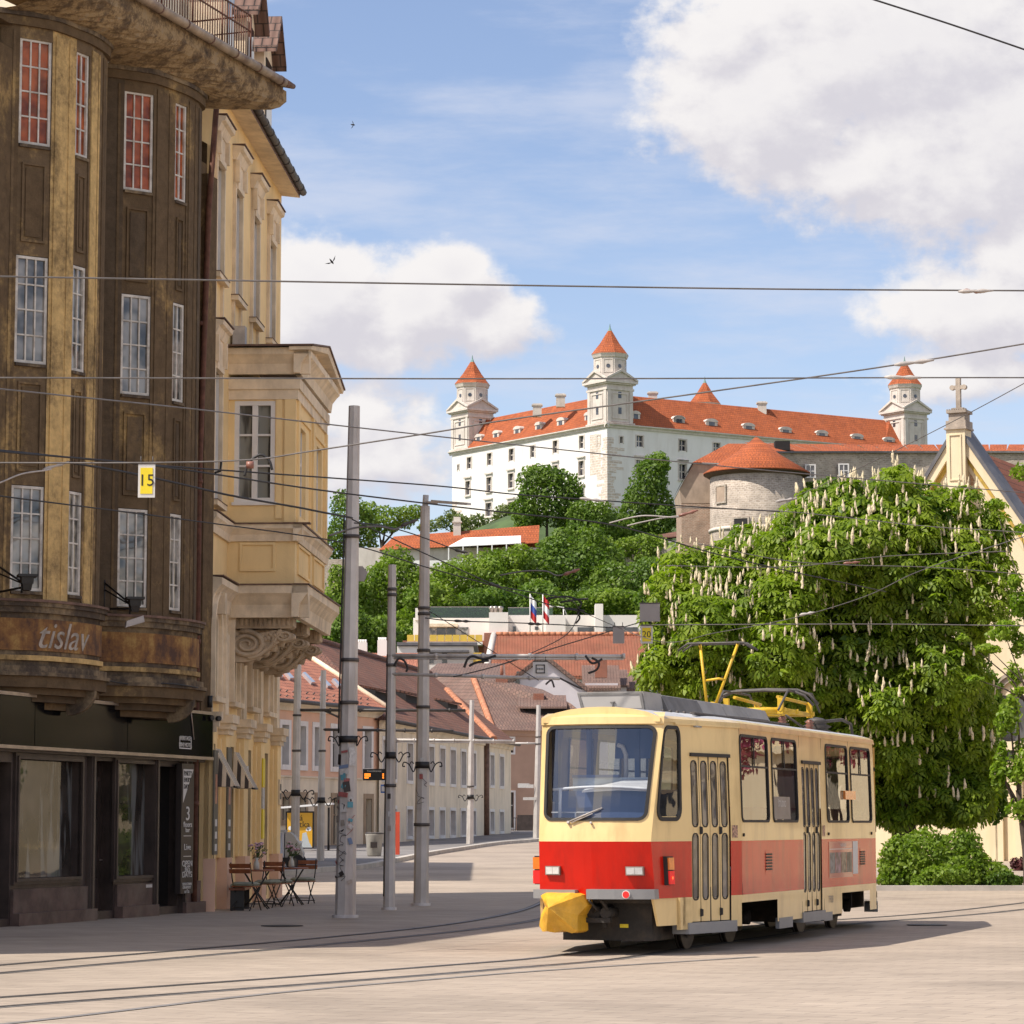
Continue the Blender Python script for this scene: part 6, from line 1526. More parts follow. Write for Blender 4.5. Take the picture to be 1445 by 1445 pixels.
q.wall(H2b,0,H2b.L,gz(150)-0.3,zte,ups2+lows2,0,0.3,0,1)
e1 = H2b.w(H2b.L,0,0); q.poly([(e1.x,e1.y,0.8),(e1.x-9,e1.y+1,0.8),(e1.x-9,e1.y+1,zte),(e1.x,e1.y,zte)])
q.build('wall', [M['cream'],M['white_paint']], creamh)
for f_,L_ in ((H2,ups),(H2,lows),(H2b,ups2),(H2b,lows2)):
    for a,b,c,d in L_: small_window(f_,a,b,c,d,creamh,0,0.16,depth=0.3)
q = MB(); cornice(q,H2,0,H2.L,zte+0.02,0.35,0.25); cornice(q,H2b,0,H2b.L+0.2,zte+0.02,0.35,0.25); q.build('eaves_cornice', M['cream'], creamh)
# roof: front slope, hip at the bend, end slope
RO = -6.0
r0s,r0z = H2.px(455,911,RO); r1s,r1z = H2.px(607,947,RO); rz = (r0z+r1z)/2
w = H2.w; q = MB()
E0 = w(-0.3,zte,0.45); E1 = w(H2.L,zte,0.45); E2 = H2b.w(H2b.L+0.4,zte,0.45); A = w(r0s-3,rz,RO); B = w(r1s,rz,RO); Bk = Vector((E2.x-11,E2.y+3,zte))
q.poly([E0,E1,B,A]); q.poly([E1,E2,B]); q.poly([E2,Bk,B]); q.poly([E0,A,w(-0.3,zte,-12)]); q.poly([A,B,Bk,w(-0.3,zte,-12)])
rf2 = q.build('roof', M['tile_brown'], creamh)
q = MB()
def ridge_row(mb,P,Q,r,step):
    L_ = (Q-P).length; n = int(L_/step)
    for k in range(n):
        a = P.lerp(Q,k/n); b = P.lerp(Q,(k+1.15)/n); mb.tube([a+Vector((0,0,0.05)),b+Vector((0,0,0.0))],[r,r*1.2],6)
ridge_row(q,A,B,0.16,0.4); q.build('ridge_tiles', M['tile_brown'], rf2)
q = MB(); ridge_row(q,B.lerp(E1,0.28),E1,0.22,0.5); q.build('hip_tiles', M['ridge'], rf2)
q = MB(); q.tube([E0,E1,E2],0.10,6); q.build('gutter', M['galv_dark'], creamh)
for k,(x0,y0,x1,y1) in enumerate(((526,971,552,990),(574,979,588,994),(624,988,654,1005))):
    pc_ = slope_pt(H2,(x0+x1)/2,y1-2,0.45,zte,RO,rz)[0]; e3 = Vector((H2.e.x,H2.e.y,0)); P = [None,None,pc_+e3*1.6,pc_-e3*1.6]
    q = MB(); up_ = Vector((0,0,0.38)); outw = Vector((H2.n.x,H2.n.y,0))
    base = P[3].lerp(P[2],0.5); wid = (P[2]-P[3]).length
    a = P[3]; b = P[2]; top_a = a+up_; top_b = b+up_
    bk_a, bk_b = a-outw*0.8+Vector((0,0,0.58)), b-outw*0.8+Vector((0,0,0.58))
    q.poly([a,b,top_b,top_a],0); q.poly([a,top_a,bk_a],0); q.poly([b,top_b,bk_b],0)
    d_ = q.build('roof_hatch', M['dark_void'], rf2)
    q = MB(); e_ = outw*0.25
    q.prism([top_a+e_,top_b+e_,bk_b,bk_a],[top_a+e_+Vector((0,0,.1)),top_b+e_+Vector((0,0,.1)),bk_b+Vector((0,0,.1)),bk_a+Vector((0,0,.1))]); q.build('hatch_lid', M['tile_brown'], d_)
q = MB(); dpp = H2.w(H2.L-0.3,0,0.12); q.tube([(dpp.x,dpp.y,gz(158)),(dpp.x,dpp.y,zte-0.2)],0.16,8); q.build('downpipe', M['flashing'], creamh)
# dusty pink house with the old hipped roof
H3 = Fr(xy(709,184), xy(800,186)); ph = thing('dusty_pink_house', 'dusty pink house with a broad old grey-brown hipped roof behind the tram front', 'house', (2,186,gz(185)))
z3 = H3.px(730,1031)[1]
w3 = [H3.rect(717,1042,724.5,1062), H3.rect(717.5,1118,725,1168)]
q = MB(); q.wall(H3,-0.5,H3.L+2,gz(186)-0.3,z3,w3,0,0.15,0,0)
for f_ in (-0.5,): q.poly([H3.w(f_,0.8,0),H3.w(f_-4,0.8,-14),H3.w(f_-4,z3,-14),H3.w(f_,z3,0)])
q.build('wall', M['pinkbrown'], ph)
for a,b,c,d in w3: small_window(H3,a,b,c,d,ph,0,0.12)
q = MB(); cornice(q,H3,-0.6,H3.L+2,z3+0.05,0.4,0.3); q.build('eaves_cornice', M['pinkbrown'], ph)
q = MB(); w = H3.w
E0 = w(-0.9,z3,0.5); E1 = w(H3.L+2.5,z3,0.5); rA = at(680,960,194); rB = at(760,962,194); L0 = at(606,948,200); LL = at(640,1020,203)
top = at(660,948,205); topR = at(740,940,205)
# left big slope, front slope and back ridge
hipTop = at(668,957,193); leftEave = Vector((E0.x-5.5,E0.y+16,z3))
q.poly([E0,leftEave,at(600,950,200),hipTop]); q.poly([E0,hipTop,at(714,961,193),at(766,973,192),at(806,993,189),E1]); q.poly([hipTop,at(600,950,200),at(618,936,206),at(712,936,206),at(714,961,193)])
r3 = q.build('roof', M['tile_old'], ph)
q = MB(); ridge_row(q,hipTop,E0,0.2,0.55); q.build('hip_tiles', M['ridge'], r3)
for k,(x0,y0,x1,y1) in enumerate(((700,951,722,966),)):
    pass
q = MB(); c = at(708,962,193); q.box(c.x-0.4,c.x+0.4,c.y-0.4,c.y+0.4,c.z-1.0,c.z+0.35); q.tube([(c.x,c.y,c.z+0.3),(c.x,c.y,c.z+1.1)],0.13,6); q.build('chimney', M['brick'], r3)
q = MB(); c = at(760,985,190); q.box(c.x-0.35,c.x+0.35,c.y-0.3,c.y+0.3,c.z-0.8,c.z+0.3); q.build('chimney', M['brick'], r3)
# long dormer with dark opening above the street corner
q = MB(); a = at(742,1000,188); b = at(800,1000,188); q.box(a.x,b.x,a.y,a.y+3,a.z-0.9,a.z+0.05); dm = q.build('dormer', M['dark_void'], ph)
q = MB(); q.hexa([(a.x-0.5,a.y-0.5,a.z-0.02),(b.x,a.y-0.5,a.z-0.02),(b.x,a.y+3.4,a.z+0.9),(a.x-0.5,a.y+3.4,a.z+0.9),(a.x-0.5,a.y-0.5,a.z+0.12),(b.x,a.y-0.5,a.z+0.12),(b.x,a.y+3.4,a.z+1.05),(a.x-0.5,a.y+3.4,a.z+1.05)]); q.build('dormer_roof', M['tile_old'], dm)
q = MB(); a = at(735,1109,183.8); q.box(a.x-0.2,a.x+0.55,a.y,a.y+0.1,a.z-0.12,a.z+0.16); q.build('street_nameplate', M['sticker_white'], ph)
# white gable house
gab = thing('pale_gable_house', 'pale lilac house with a broad gable and three small dormers, above the tram roof', 'house', (3,212,gz(200)))
D = 210.0
ap = at(767,929,D); l_ = at(719,952,D); r_ = at(858,1000,D); zb = 1.0
sl = (r_.z-ap.z)/(r_.x-ap.x); lz = ap.z+sl*(ap.x-at(700,960,D).x); lx = at(700,960,D).x
q = MB(); pts = [(lx,zb),(r_.x,zb),(r_.x,r_.z),(ap.x,ap.z),(lx,lz)]
q.prism([(x,D,z) for x,z in pts],[(x,D+14,z) for x,z in pts]); q.build('wall', M['lilac_white'], gab)
q = MB()
for (x0,z0,x1,z1) in ((ap.x,ap.z,r_.x+0.5,r_.z+sl*0.5),(ap.x,ap.z,lx-0.6,lz-sl*-0.6)):
    q.hexa([(x0,D-0.35,z0+0.02),(x1,D-0.35,z1+0.02),(x1,D+15,z1+0.02),(x0,D+15,z0+0.02),(x0,D-0.35,z0+0.38),(x1,D-0.35,z1+0.38),(x1,D+15,z1+0.38),(x0,D+15,z0+0.38)])
gr = q.build('roof', M['tile_old'], gab)
q = MB(); a = at(731,957,D-0.05); q.box(a.x-0.12,a.x+0.12,a.y-0.05,a.y,a.z-0.6,a.z+0.5); q.build('window', M['pane'], gab)
for k,(x0,y0,x1,y1) in enumerate(((826,951,872,976),(857,957,884,972),(872,962,896,977))):
    Dk = D+4+k*2.5; a = at(x0,y1+4,Dk); b = at(x1,y0,Dk); q = MB(); q.box(a.x,b.x,Dk,Dk+3,a.z-1.2,b.z-0.7); dmm = q.build('dormer', M['lilac_white'], gab)
    q = MB(); mz = (b.z+a.z)/2
    q.hexa([(a.x-0.2,Dk-0.4,a.z+0.3),(b.x+0.2,Dk-0.4,a.z+0.3),(b.x+0.2,Dk+3.5,b.z+0.6),(a.x-0.2,Dk+3.5,b.z+0.6),(a.x-0.2,Dk-0.4,a.z+0.5),(b.x+0.2,Dk-0.4,a.z+0.5),(b.x+0.2,Dk+3.5,b.z+0.85),(a.x-0.2,Dk+3.5,b.z+0.85)]); q.build('dormer_roof', M['tile_old'], dmm)
q = MB(); c = at(848,934,D+2); q.box(c.x-0.45,c.x+0.45,c.y-0.4,c.y+0.4,c.z-1.2,c.z+0.4); q.build('chimney', M['brick'], gr)
# rust red roof behind
D = 236.0; rr = thing('rust_red_roofed_house', 'long house with a plain rust red tiled roof below the white terraced building', 'house', (5,D,4))
a = at(684,950,D); b = at(920,965,D); c_ = at(700,896,D+9); d_ = at(925,898,D+9)
q = MB(); q.box(a.x+0.4,b.x,D+0.4,D+17,3,a.z-0.2); q.build('wall', M['offwhite'], rr)
q = MB(); q.hexa([(a.x,D,a.z-0.5),(b.x,D,a.z-0.5),(d_.x,D+9,c_.z-0.4),(c_.x-0.2,D+9,c_.z-0.4),(a.x,D,a.z-0.2),(b.x,D,a.z-0.2),(d_.x,D+9,c_.z),(c_.x-0.2,D+9,c_.z)]); q.hexa([(c_.x,D+9.01,c_.z-0.4),(d_.x,D+9.01,c_.z-0.4),(b.x,D+18,a.z),(a.x,D+18,a.z),(c_.x,D+9.01,c_.z),(d_.x,D+9.01,c_.z),(b.x,D+18,a.z+0.3),(a.x,D+18,a.z+0.3)])
ro = q.build('roof', M['tile_rust'], rr)
q = MB(); q.tube([(a.x,D,a.z-0.15),(c_.x-0.2,D+9,c_.z)],0.28,6); q.build('verge', M['castle_trim'], ro)
q = MB(); ridge_row(q,Vector((c_.x,D+9,c_.z+0.05)),Vector((d_.x,D+9,c_.z+0.05)),0.2,0.5); q.build('ridge_tiles', M['ridge'], ro)
# brown roof band left of the gable house, brick & low flat house
D = 225.0; lo = thing('low_brick_house', 'low white house with a flat dark roof left of the rust red roof', 'house', (-5,D,4))
a = at(560,960,D); b = at(668,912,D); q = MB(); q.box(a.x,b.x,D,D+10,3,at(0,912,D).z); q.build('wall', M['offwhite'], lo)
q = MB(); z0_ = at(0,911,D).z; q.box(a.x,b.x+0.3,D-0.3,D+10,z0_,z0_+0.25); q.build('roof', M['slate'], lo)
for x0,x1,mt in ((604,612,'pane'),(624,631,'pane'),(570,590,'pane')):
    A_ = at(x0,922,D-0.05); B_ = at(x1,936,D-0.05); q = MB(); q.box(A_.x,B_.x,D-0.04,D,B_.z,A_.z); q.build('window', M[mt], lo)
q = MB(); A_ = at(603,919,D-0.6); B_ = at(662,921,D-0.6); q.box(A_.x,B_.x,D-1.2,D,A_.z-0.1,A_.z+0.05); q.build('canopy', M['slate'], lo)
q = MB(); A_ = at(668,921,D-0.4); B_ = at(680,935,D-0.4); q.box(A_.x,B_.x,D-0.4,D+0.5,B_.z,A_.z); q.build('awning_panel', M['awning_yellow'], lo)
# salmon roof strip with the two white chimneys at the left
D = 215.0; ch = thing('chimney_house', 'salmon roofed house with two white chimney blocks glimpsed between the poles', 'house', (-9,D,3))
a = at(496,945,D); b = at(600,918,D); q = MB(); q.box(a.x,b.x,D,D+8,2,a.z); q.build('wall', M['offwhite'], ch)
q = MB(); q.hexa([(a.x,D-0.3,a.z-0.2),(b.x,D-0.3,a.z-0.2),(b.x,D+8,b.z),(a.x,D+8,b.z),(a.x,D-0.3,a.z),(b.x,D-0.3,a.z),(b.x,D+8,b.z+0.3),(a.x,D+8,b.z+0.3)]); rch = q.build('roof', M['tile_pinkred'], ch)
for x0,x1,y0 in ((504,518,907),(533,546,904)):
    A_ = at(x0,y0,D+7); B_ = at(x1,920,D+7); q = MB(); q.box(A_.x,B_.x,D+6.5,D+7.5,B_.z-1,A_.z)
    for k in range(4): q.lathe((A_.x+0.12+k*(B_.x-A_.x-0.24)/3,D+7,A_.z),[(0.09,0),(0.09,0.25)],6)
    q.build('chimney', M['castle_white'], rch)
# modern white terraces
D = 272.0; md = thing('white_terraced_building', 'modern off-white building with stepped roof terraces, glass railings and yellow balcony panels', 'building', (0,D,12))
def mblock(x0,y0,x1,y1,dd,dep,mat,name):
    a_ = at(x0,y1,D+dd); b_ = at(x1,y0,D+dd); q = MB(); q.box(a_.x,b_.x,D+dd,D+dd+dep,a_.z,b_.z); return q.build(name,mat,md)
mblock(583,872,690,905,0,14,M['offwhite'],'wall'); mblock(690,864,717,905,-2.0,14,M['offwhite'],'wall'); mblock(717,868,792,960,0.5,14,M['offwhite'],'wall'); mblock(770,868,798,960,-1.5,10,M['offwhite'],'wall'); mblock(798,868,925,960,1.0,14,M['offwhite'],'wall'); mblock(840,852,851,900,-1,2,M['offwhite'],'chimney')
mblock(568,904,690,940,-1,14,M['brick'],'brick_base'); mblock(683,893,720,940,-2.5,12,M['brick'],'brick_base'); mblock(586,858,590,875,-0.5,1,M['offwhite'],'chimney')
for x0,x1 in ((604,615),(616,629),(630,643),(644,661)): mblock(x0,885,x1,897,-0.06,0.05,M['pane'] if 612 < x0 < 640 else M['pane_old'],'window')
for x0,y0,x1,y1 in ((724,884,728,893),(755,884,760,889),(815,885,838,897),(855,885,900,897)): mblock(x0,y0,x1,y1,0.35 if x0 < 800 else 0.9,0.1,M['pane'],'window')
mblock(600,880,646,884,-1.4,1.5,M['trim'],'canopy')
for x0,x1,dd in ((574,681,-3.0),(710,772,-3.2)):
    a_ = at(x0,905,D+dd); b_ = at(x1,894,D+dd); q = MB(); n = int((x1-x0)/10)
    for k in range(n):
        xa = a_.x+(b_.x-a_.x)*k/n; xb = a_.x+(b_.x-a_.x)*(k+1)/n; q.box(xa+0.03,xb-0.03,D+dd,D+dd+0.06,a_.z,b_.z-0.12)
    bp_ = q.build('balcony_panel', M['awning_yellow'], md); q = MB(); q.box(a_.x,b_.x,D+dd-0.05,D+dd+3.2,a_.z-0.35,a_.z-0.05); q.build('balcony_slab', M['offwhite'], bp_)
rg = clearglass('terrace_glass',(0.55,0.75,0.68),1.0,0)
for x0,x1,y0,y1,dd in ((606,690,857,872,0.3),(717,780,858,868,0.8)):
    a_ = at(x0,y1,D+dd); b_ = at(x1,y0,D+dd); q = MB(); q.box(a_.x,b_.x,D+dd,D+dd+0.05,a_.z,b_.z); gg = q.build('terrace_railing', rg, md)
    q = MB(); q.box(a_.x,b_.x,D+dd-0.03,D+dd+0.08,b_.z,b_.z+0.07); q.build('handrail', M['steel_trim'], gg)
for x in (694,699,706):
    c = at(x,863,D); q = MB(); q.lathe((c.x,D,c.z-0.4),[(0.22,0),(0.22,0.6),(0.3,0.65),(0.3,0.85),(0.0,0.95)],8); q.build('roof_vent', M['steel_trim'], md)
q = MB(); a_ = at(771,855,D-1.4); b_ = at(795,857,D-1.4); c_ = at(800,868,D-1.4)
q.tube([a_,b_,c_],0.05,5); q.tube([a_,at(771,868,D-1.4)],0.05,5); q.tube([at(795,857,D-1.4),at(796,890,D-1.4)],0.05,5); q.build('stair_rail', M['white_paint'], md)
for k,(x,yb,yt) in enumerate(((748,897,838),(766,897,838))):
    D2 = D-6; b_ = at(x,yb,D2); t_ = at(x,yt,D2); f_ = thing('flagpole', 'white flagpole with a %s flag on the terrace, %s of the pair' % (('white, blue and red','left') if k == 0 else ('red and white','right')), 'flagpole', (b_.x,b_.y,b_.z), 'flagpoles on the white terraces')
    q = MB(); q.tube([b_,t_],0.06,6); q.build('pole', M['white_paint'], f_)
    q = MB()
    for j in range(6):
        for i in range(3):
            x0 = t_.x+0.06+j*0.09; x1 = x0+0.09; yo = lambda jj: 0.10*math.sin(jj*1.3); zz0 = t_.z-0.1-i*0.72-j*0.12; 
            q.poly([(x0,D2+yo(j),zz0-0.72),(x1,D2+yo(j+1),zz0-0.72-0.12),(x1,D2+yo(j+1),zz0-0.12),(x0,D2+yo(j),zz0)], i if k == 0 else (2 if i != 1 else 0))
    q.build('flag', [M['tent'],M['flag_blue'],M['flag_red']], f_)
# ---------------------------------------------------------------- the castle
C0 = Vector((21.0,620.0)); LE = Vector((-14.2,668.0)); RE = Vector((98.5,668.0))
cas = thing('castle', 'large white four-towered castle with orange tiled roofs on top of the hill', 'castle', (30,650,68))
CL = Fr(C0,LE,True); CR = Fr(C0,RE)
ca, cb = (LE-C0).normalized(), (RE-C0).normalized()
zc = at(858,598,620).z
def zz(fr, p): s,z = fr.px(*p); return z
def z2(x,y): return (620+x*0.263, 450+y*0.263)
def z3_(x,y): return (950+x*0.3426, 470+y*0.3426)
def wr(fr, c, x0,y0,x1,y1, off=0.0):
    a = c(x0,y0); b = c(x1,y1); return fr.rect(a[0],a[1],b[0],b[1],off)
upL = [wr(CL,z2,*r) for r in ((150,745,172,803),(258,723,281,785),(375,700,400,762),(490,682,512,743),(611,656,635,720),(752,630,776,695))]
smL = [wr(CL,z2,*r) for r in ((848,628,864,672),(98,783,106,812))]
loL = [wr(CL,z2,*r) for r in ((142,873,166,945),(255,852,280,925),(371,832,399,908),(485,810,510,875),(611,788,636,862),(748,765,776,842),(250,990,281,1060),(371,985,398,1055),(748,915,776,980))]
upR = [wr(CR,z2,*r) for r in ((968,632,983,665),(1057,626,1092,684),(1287,647,1324,706))]+[wr(CR,z3_,*r) for r in ((25,440,52,483),(165,452,192,490),(300,466,326,505))]
loR = [wr(CR,z2,*r) for r in ((1055,757,1090,832),(1287,780,1324,855))]+[wr(CR,z3_,*r) for r in ((23,540,52,600),)]
q = MB(); q.wall(CL,0,CL.L,60,zc,upL+smL+loL,0,0.6,0,1); q.wall(CR,0,CR.L,60,zc,upR+loR,0,0.6,0,1)
bkc = LE+(RE-C0)
q.poly([(LE.x,LE.y,60),(bkc.x,bkc.y,60),(bkc.x,bkc.y,zc),(LE.x,LE.y,zc)]); q.poly([(RE.x,RE.y,60),(bkc.x,bkc.y,60),(bkc.x,bkc.y,zc),(RE.x,RE.y,zc)])
q.build('wall', [M['castle_white'],M['castle_trim']], cas)
for fr, L_, hood in ((CL,upL,0),(CL,smL,0),(CL,loL,1),(CR,upR,0),(CR,loR,1)):
    for a,b,c,d in L_:
        q = MB(); q.fbox(fr,a,b,c,d,-0.6,-0.5); w_ = q.build('window', M['castle_pane'], cas)
        q = MB()
        if b-a > 1.2: q.fbox(fr,(a+b)/2-0.10,(a+b)/2+0.10,c,d,-0.5,-0.42); q.fbox(fr,a,b,(c+d)/2-0.1,(c+d)/2+0.1,-0.5,-0.44); 
        if hood: q.fbox(fr,a-0.5,b+0.5,d+0.7,d+1.05,-0.05,0.45); q.fbox(fr,a-0.3,b+0.3,c-0.5,c-0.2,-0.05,0.35)
        q.fbox(fr,a-0.25,a,c-0.2,d+0.25,-0.05,0.12); q.fbox(fr,b,b+0.25,c-0.2,d+0.25,-0.05,0.12); q.fbox(fr,a,b,d,d+0.25,-0.05,0.12)
        q.build('window_frame', M['castle_trim'], w_)
q = MB()
for z,h,d_ in ((zc+0.1,0.9,0.8),):
    cornice(q,CL,-0.8,CL.L+0.8,z,h,d_); cornice(q,CR,-0.8,CR.L+0.8,z,h,d_)
q.build('cornice', M['castle_trim'], cas)
q = MB(); rs = np.random.RandomState(8)
a,b,c,d = wr(CL,z2,808,625,866,840); q.fbox(CL,a,b,c,d,-0.02,0.03)
q.build('masonry_patch', M['castle_stone'], cas)
q = MB()
for k in range(22):
    z = 71+k*0.72; L_ = rs.uniform(0.8,3.2)*(1.2 if k < 16 else 0.7); q.fbox(CL,0.02,L_,z,z+0.62,-0.02,0.028)
    L_ = rs.uniform(1.0,4.6); q.fbox(CR,0.02,L_,z,z+0.62,-0.02,0.028)
    if k < 9: L_ = rs.uniform(0.8,4.0); q.fbox(CL,CL.L-L_,CL.L-0.02,z+0.4,z+1.0,-0.02,0.028)
q.build('masonry_quoins', M['castle_stone'], cas)
# wing roofs (hollow square of four ridged wings)
RI, RH = 6.4, 7.9
def wing(P, Q, inw, name='roof'):
    d = (Q-P).normalized(); q = MB(); o = inw
    e0, e1 = P-o*0.7, Q-o*0.7; r0, r1 = P+o*RI+d*RI*0.8, Q+o*RI-d*RI*0.8; b0, b1 = P+o*2*RI, Q+o*2*RI
    q.poly([(e0.x,e0.y,zc),(e1.x,e1.y,zc),(r1.x,r1.y,zc+RH),(r0.x,r0.y,zc+RH)]); q.poly([(b0.x,b0.y,zc),(b1.x,b1.y,zc),(r1.x,r1.y,zc+RH),(r0.x,r0.y,zc+RH)])
    q.poly([(e0.x,e0.y,zc),(r0.x,r0.y,zc+RH),(b0.x,b0.y,zc)]); q.poly([(e1.x,e1.y,zc),(r1.x,r1.y,zc+RH),(b1.x,b1.y,zc)])
    return q.build(name, M['tile_castle'], cas)
wL = wing(C0,LE,cb); wR = wing(C0,RE,ca); wing(LE,bkc,-ca); wing(RE,bkc,-cb)
def dorm(fr, par, c, x0,y0,x1,y1):
    a,b,z0,z1 = wr(fr,c,x0,y0,x1,y1,-1.0); mid = (a+b)/2; w_ = max(1.1,(b-a)*0.62)
    a, b = mid-w_, mid+w_
    q = MB(); q.fbox(fr,a,b,z0-1,z1-0.5,-6,-1.0,0)
    P = [(a-0.15,z1-0.5)]+[(mid+(w_+0.15)*math.cos(math.pi*(1-k/8)),z1-0.5+0.75*math.sin(math.pi*k/8)) for k in range(1,8)]+[(b+0.15,z1-0.5)]
    q.extr(fr,P,-7,-0.85,0); d_ = q.build('dormer', M['castle_trim'], cas)
    q = MB(); q.fbox(fr,mid-w_*0.5,mid+w_*0.5,z0+0.3,z1-0.5,-1.0,-0.96); q.build('dormer_window', M['castle_pane'], d_)
for r in ((196,625,222,672),(290,605,315,655),(402,583,430,632),(517,560,545,610),(634,537,665,587),(782,508,808,560)): dorm(CL,wL,z2,*r)
for r in ((1040,497,1070,548),(1262,523,1308,573)): dorm(CR,wR,z2,*r)
for r in ((7,342,43,382),(140,355,178,395),(293,372,331,412),(445,388,483,425),(595,402,632,440),(740,416,778,452),(872,430,908,465)): dorm(CR,wR,z3_,*r)
def tower(cx, cy, lab, dz=0.0):
    t = MB(); c = Vector((cx,cy)); h = 3.45
    def sq(r): return [c-ca*r-cb*r, c-ca*r+cb*r, c+ca*r+cb*r, c+ca*r-cb*r]
    def pr(mb, r0, r1, z0, z1, m=0):
        A = sq(r0); B = sq(r1); mb.prism([(p.x,p.y,z0) for p in A],[(p.x,p.y,z1) for p in B],m)
    Z = lambda px: at(860,px,627).z+dz
    pr(t,h,h,zc-0.4,Z(556)); 
    for z0,z1,r in ((zc-0.2,zc+0.5,h+0.35),(Z(556),Z(553),h+0.25),(Z(553),Z(548),h+0.05),(Z(548),Z(546),h+0.5),(Z(546),Z(543),h+0.85)): pr(t,r,r,z0,z1)
    # corner pilasters and blind frames on each face
    for k in range(4):
        A = sq(h); p, q_ = A[k], A[(k+1)%4]; f_ = Fr(p,q_)
        if (Vector((f_.n.x,f_.n.y)).dot(c-p)) > 0: f_ = Fr(q_,p)
        for s_ in (0.1,f_.L-0.95): t.fbox(f_,s_,s_+0.85,zc+0.5,Z(556),-0.05,0.18)
        frame_panel(t,f_,1.4,f_.L-1.4,zc+1.3,Z(560),0,0.22,0.15)
        # pediment
        t.extr(f_,[(-0.85,Z(543)),(f_.L+0.85,Z(543)),(f_.L/2,Z(529.5))],-0.6,0.5)
        t.extr(f_,[(-0.85,Z(543)),(f_.L/2,Z(530)),(f_.L/2,Z(526.5)),(-1.0,Z(541))],0.5,0.9); t.extr(f_,[(f_.L+0.85,Z(543)),(f_.L/2,Z(530)),(f_.L/2,Z(526.5)),(f_.L+1.0,Z(541))],0.5,0.9)
    pr(t,h,h,Z(543),Z(538))
    a0 = math.atan2(ca.y,ca.x)+math.pi/8
    t.lathe((cx,cy,0),[(3.75,Z(540)),(3.75,Z(510)),(4.0,Z(509)),(4.2,Z(505.5)),(4.35,Z(504)),(3.6,Z(503))],8,0,False,a0)
    for k in range(8):
        a = a0+math.pi/8+k*math.pi/4; d = Vector((math.cos(a),math.sin(a))); pc = c+d*3.75*math.cos(math.pi/8); tx = Vector((-d.y,d.x))
        f_ = Fr(pc-tx,pc+tx);
        if f_.n.dot(d) < 0: f_ = Fr(pc+tx,pc-tx)
        frame_panel(t,f_,-0.1,2.1,Z(531),Z(512),-0.32,0.15,0.42)
    o = t.build('tower', M['castle_trim'], cas); tag(o, lab)
    for k in range(4):
        A = sq(h); p, q_ = A[k], A[(k+1)%4]; f_ = Fr(p,q_)
        if f_.n.dot(c-p) > 0: f_ = Fr(q_,p)
        for z0,z1 in ((Z(589),Z(580)),(Z(567),Z(558))): q = MB(); q.fbox(f_,f_.L/2-0.42,f_.L/2+0.42,z0,z1,-0.1,0.05); q.build('tower_window', M['castle_pane'], o)
    for k in range(8):
        a = a0+math.pi/8+k*math.pi/4; d = Vector((math.cos(a),math.sin(a),0)); pc = Vector((cx,cy,Z(522)))+d*3.75*math.cos(math.pi/8)
        q = MB(); q.tube([pc-d*0.2,pc+d*0.06],0.45,12); q.build('tower_window', M['castle_pane'], o)
    q = MB(); q.lathe((cx,cy,0),[(4.35,Z(504)),(2.3,Z(488)),(0.35,Z(468.5))],8,0,False,a0); q.build('tower_roof', M['tile_castle'], o)
    q = MB(); q.lathe((cx,cy,0),[(0.5,Z(470)),(0.16,Z(465)),(0.05,Z(460)),(0.0,Z(459))],8,0,False,a0); q.build('finial', M['copper'], o)
hb = 3.3
def offc(P, sa, sb): v = P+ca*hb*sa+cb*hb*sb; return v.x, v.y
tower(*offc(C0,1,1), 'near corner tower, tallest in view'); tower(*offc(LE,-1,1), 'left corner tower'); tower(*offc(RE,1,-1), 'right corner tower behind the church cross')
bt = at(995,600,716); tower(bt.x,bt.y,'back tower whose roof tip alone shows over the ridge',2.6)
for px_,y0,y1,d in ((791,556,570,634),(758,570,578,640),(921,553,560,640),(1075,567,576,650)):
    p = at(px_,y0,d); q = MB(); q.box(p.x-1.0,p.x+1.0,p.y-0.8,p.y+0.8,p.z-3,p.z); q.box(p.x-1.25,p.x+1.25,p.y-1,p.y+1,p.z-0.5,p.z-0.2); q.build('chimney', M['castle_trim'], cas)
# ---------------------------------------------------------------- bastion, curtain wall, terrace buildings
D = 440.0; bc = at(1068,700,D); br_ = 67*D/F
bas = thing('round_bastion', 'round rubble stone bastion with a conical orange roof', 'tower', (bc.x,bc.y,27))
ez = at(1068,660,D-br_).z
q = MB(); q.lathe((bc.x,bc.y,0),[(br_*1.05,26),(br_*1.0,at(0,745,D-br_).z),(br_*0.99,ez)],40); q.build('wall', M['rubble'], bas)
q = MB(); q.lathe((bc.x,bc.y,at(0,743,D-br_).z),[(br_,-0.25),(br_+0.22,-0.2),(br_+0.22,0.2),(br_,0.3)],40); q.build('string_course', M['castle_trim'], bas)
q = MB(); q.lathe((bc.x,bc.y,0),[(br_+0.95,ez-0.25),(br_+1.0,ez),(br_*0.5,ez+(at(1060,616,D).z-ez)*0.5),(0.05,at(1060,616,D).z)],40,0,True); q.build('roof', M['tile_castle'], bas)
q = MB(); q.lathe((bc.x,bc.y,0),[(br_+0.2,ez-0.7),(br_+0.9,ez-0.25),(br_+0.9,ez-0.3)],40); q.build('eaves', M['flashing'], bas)
def on_drum(px_, y): 
    a = math.asin(max(-1,min(1,((px_-CX)/F*(D-br_)-bc.x*(D-br_)/D)/br_))); return a
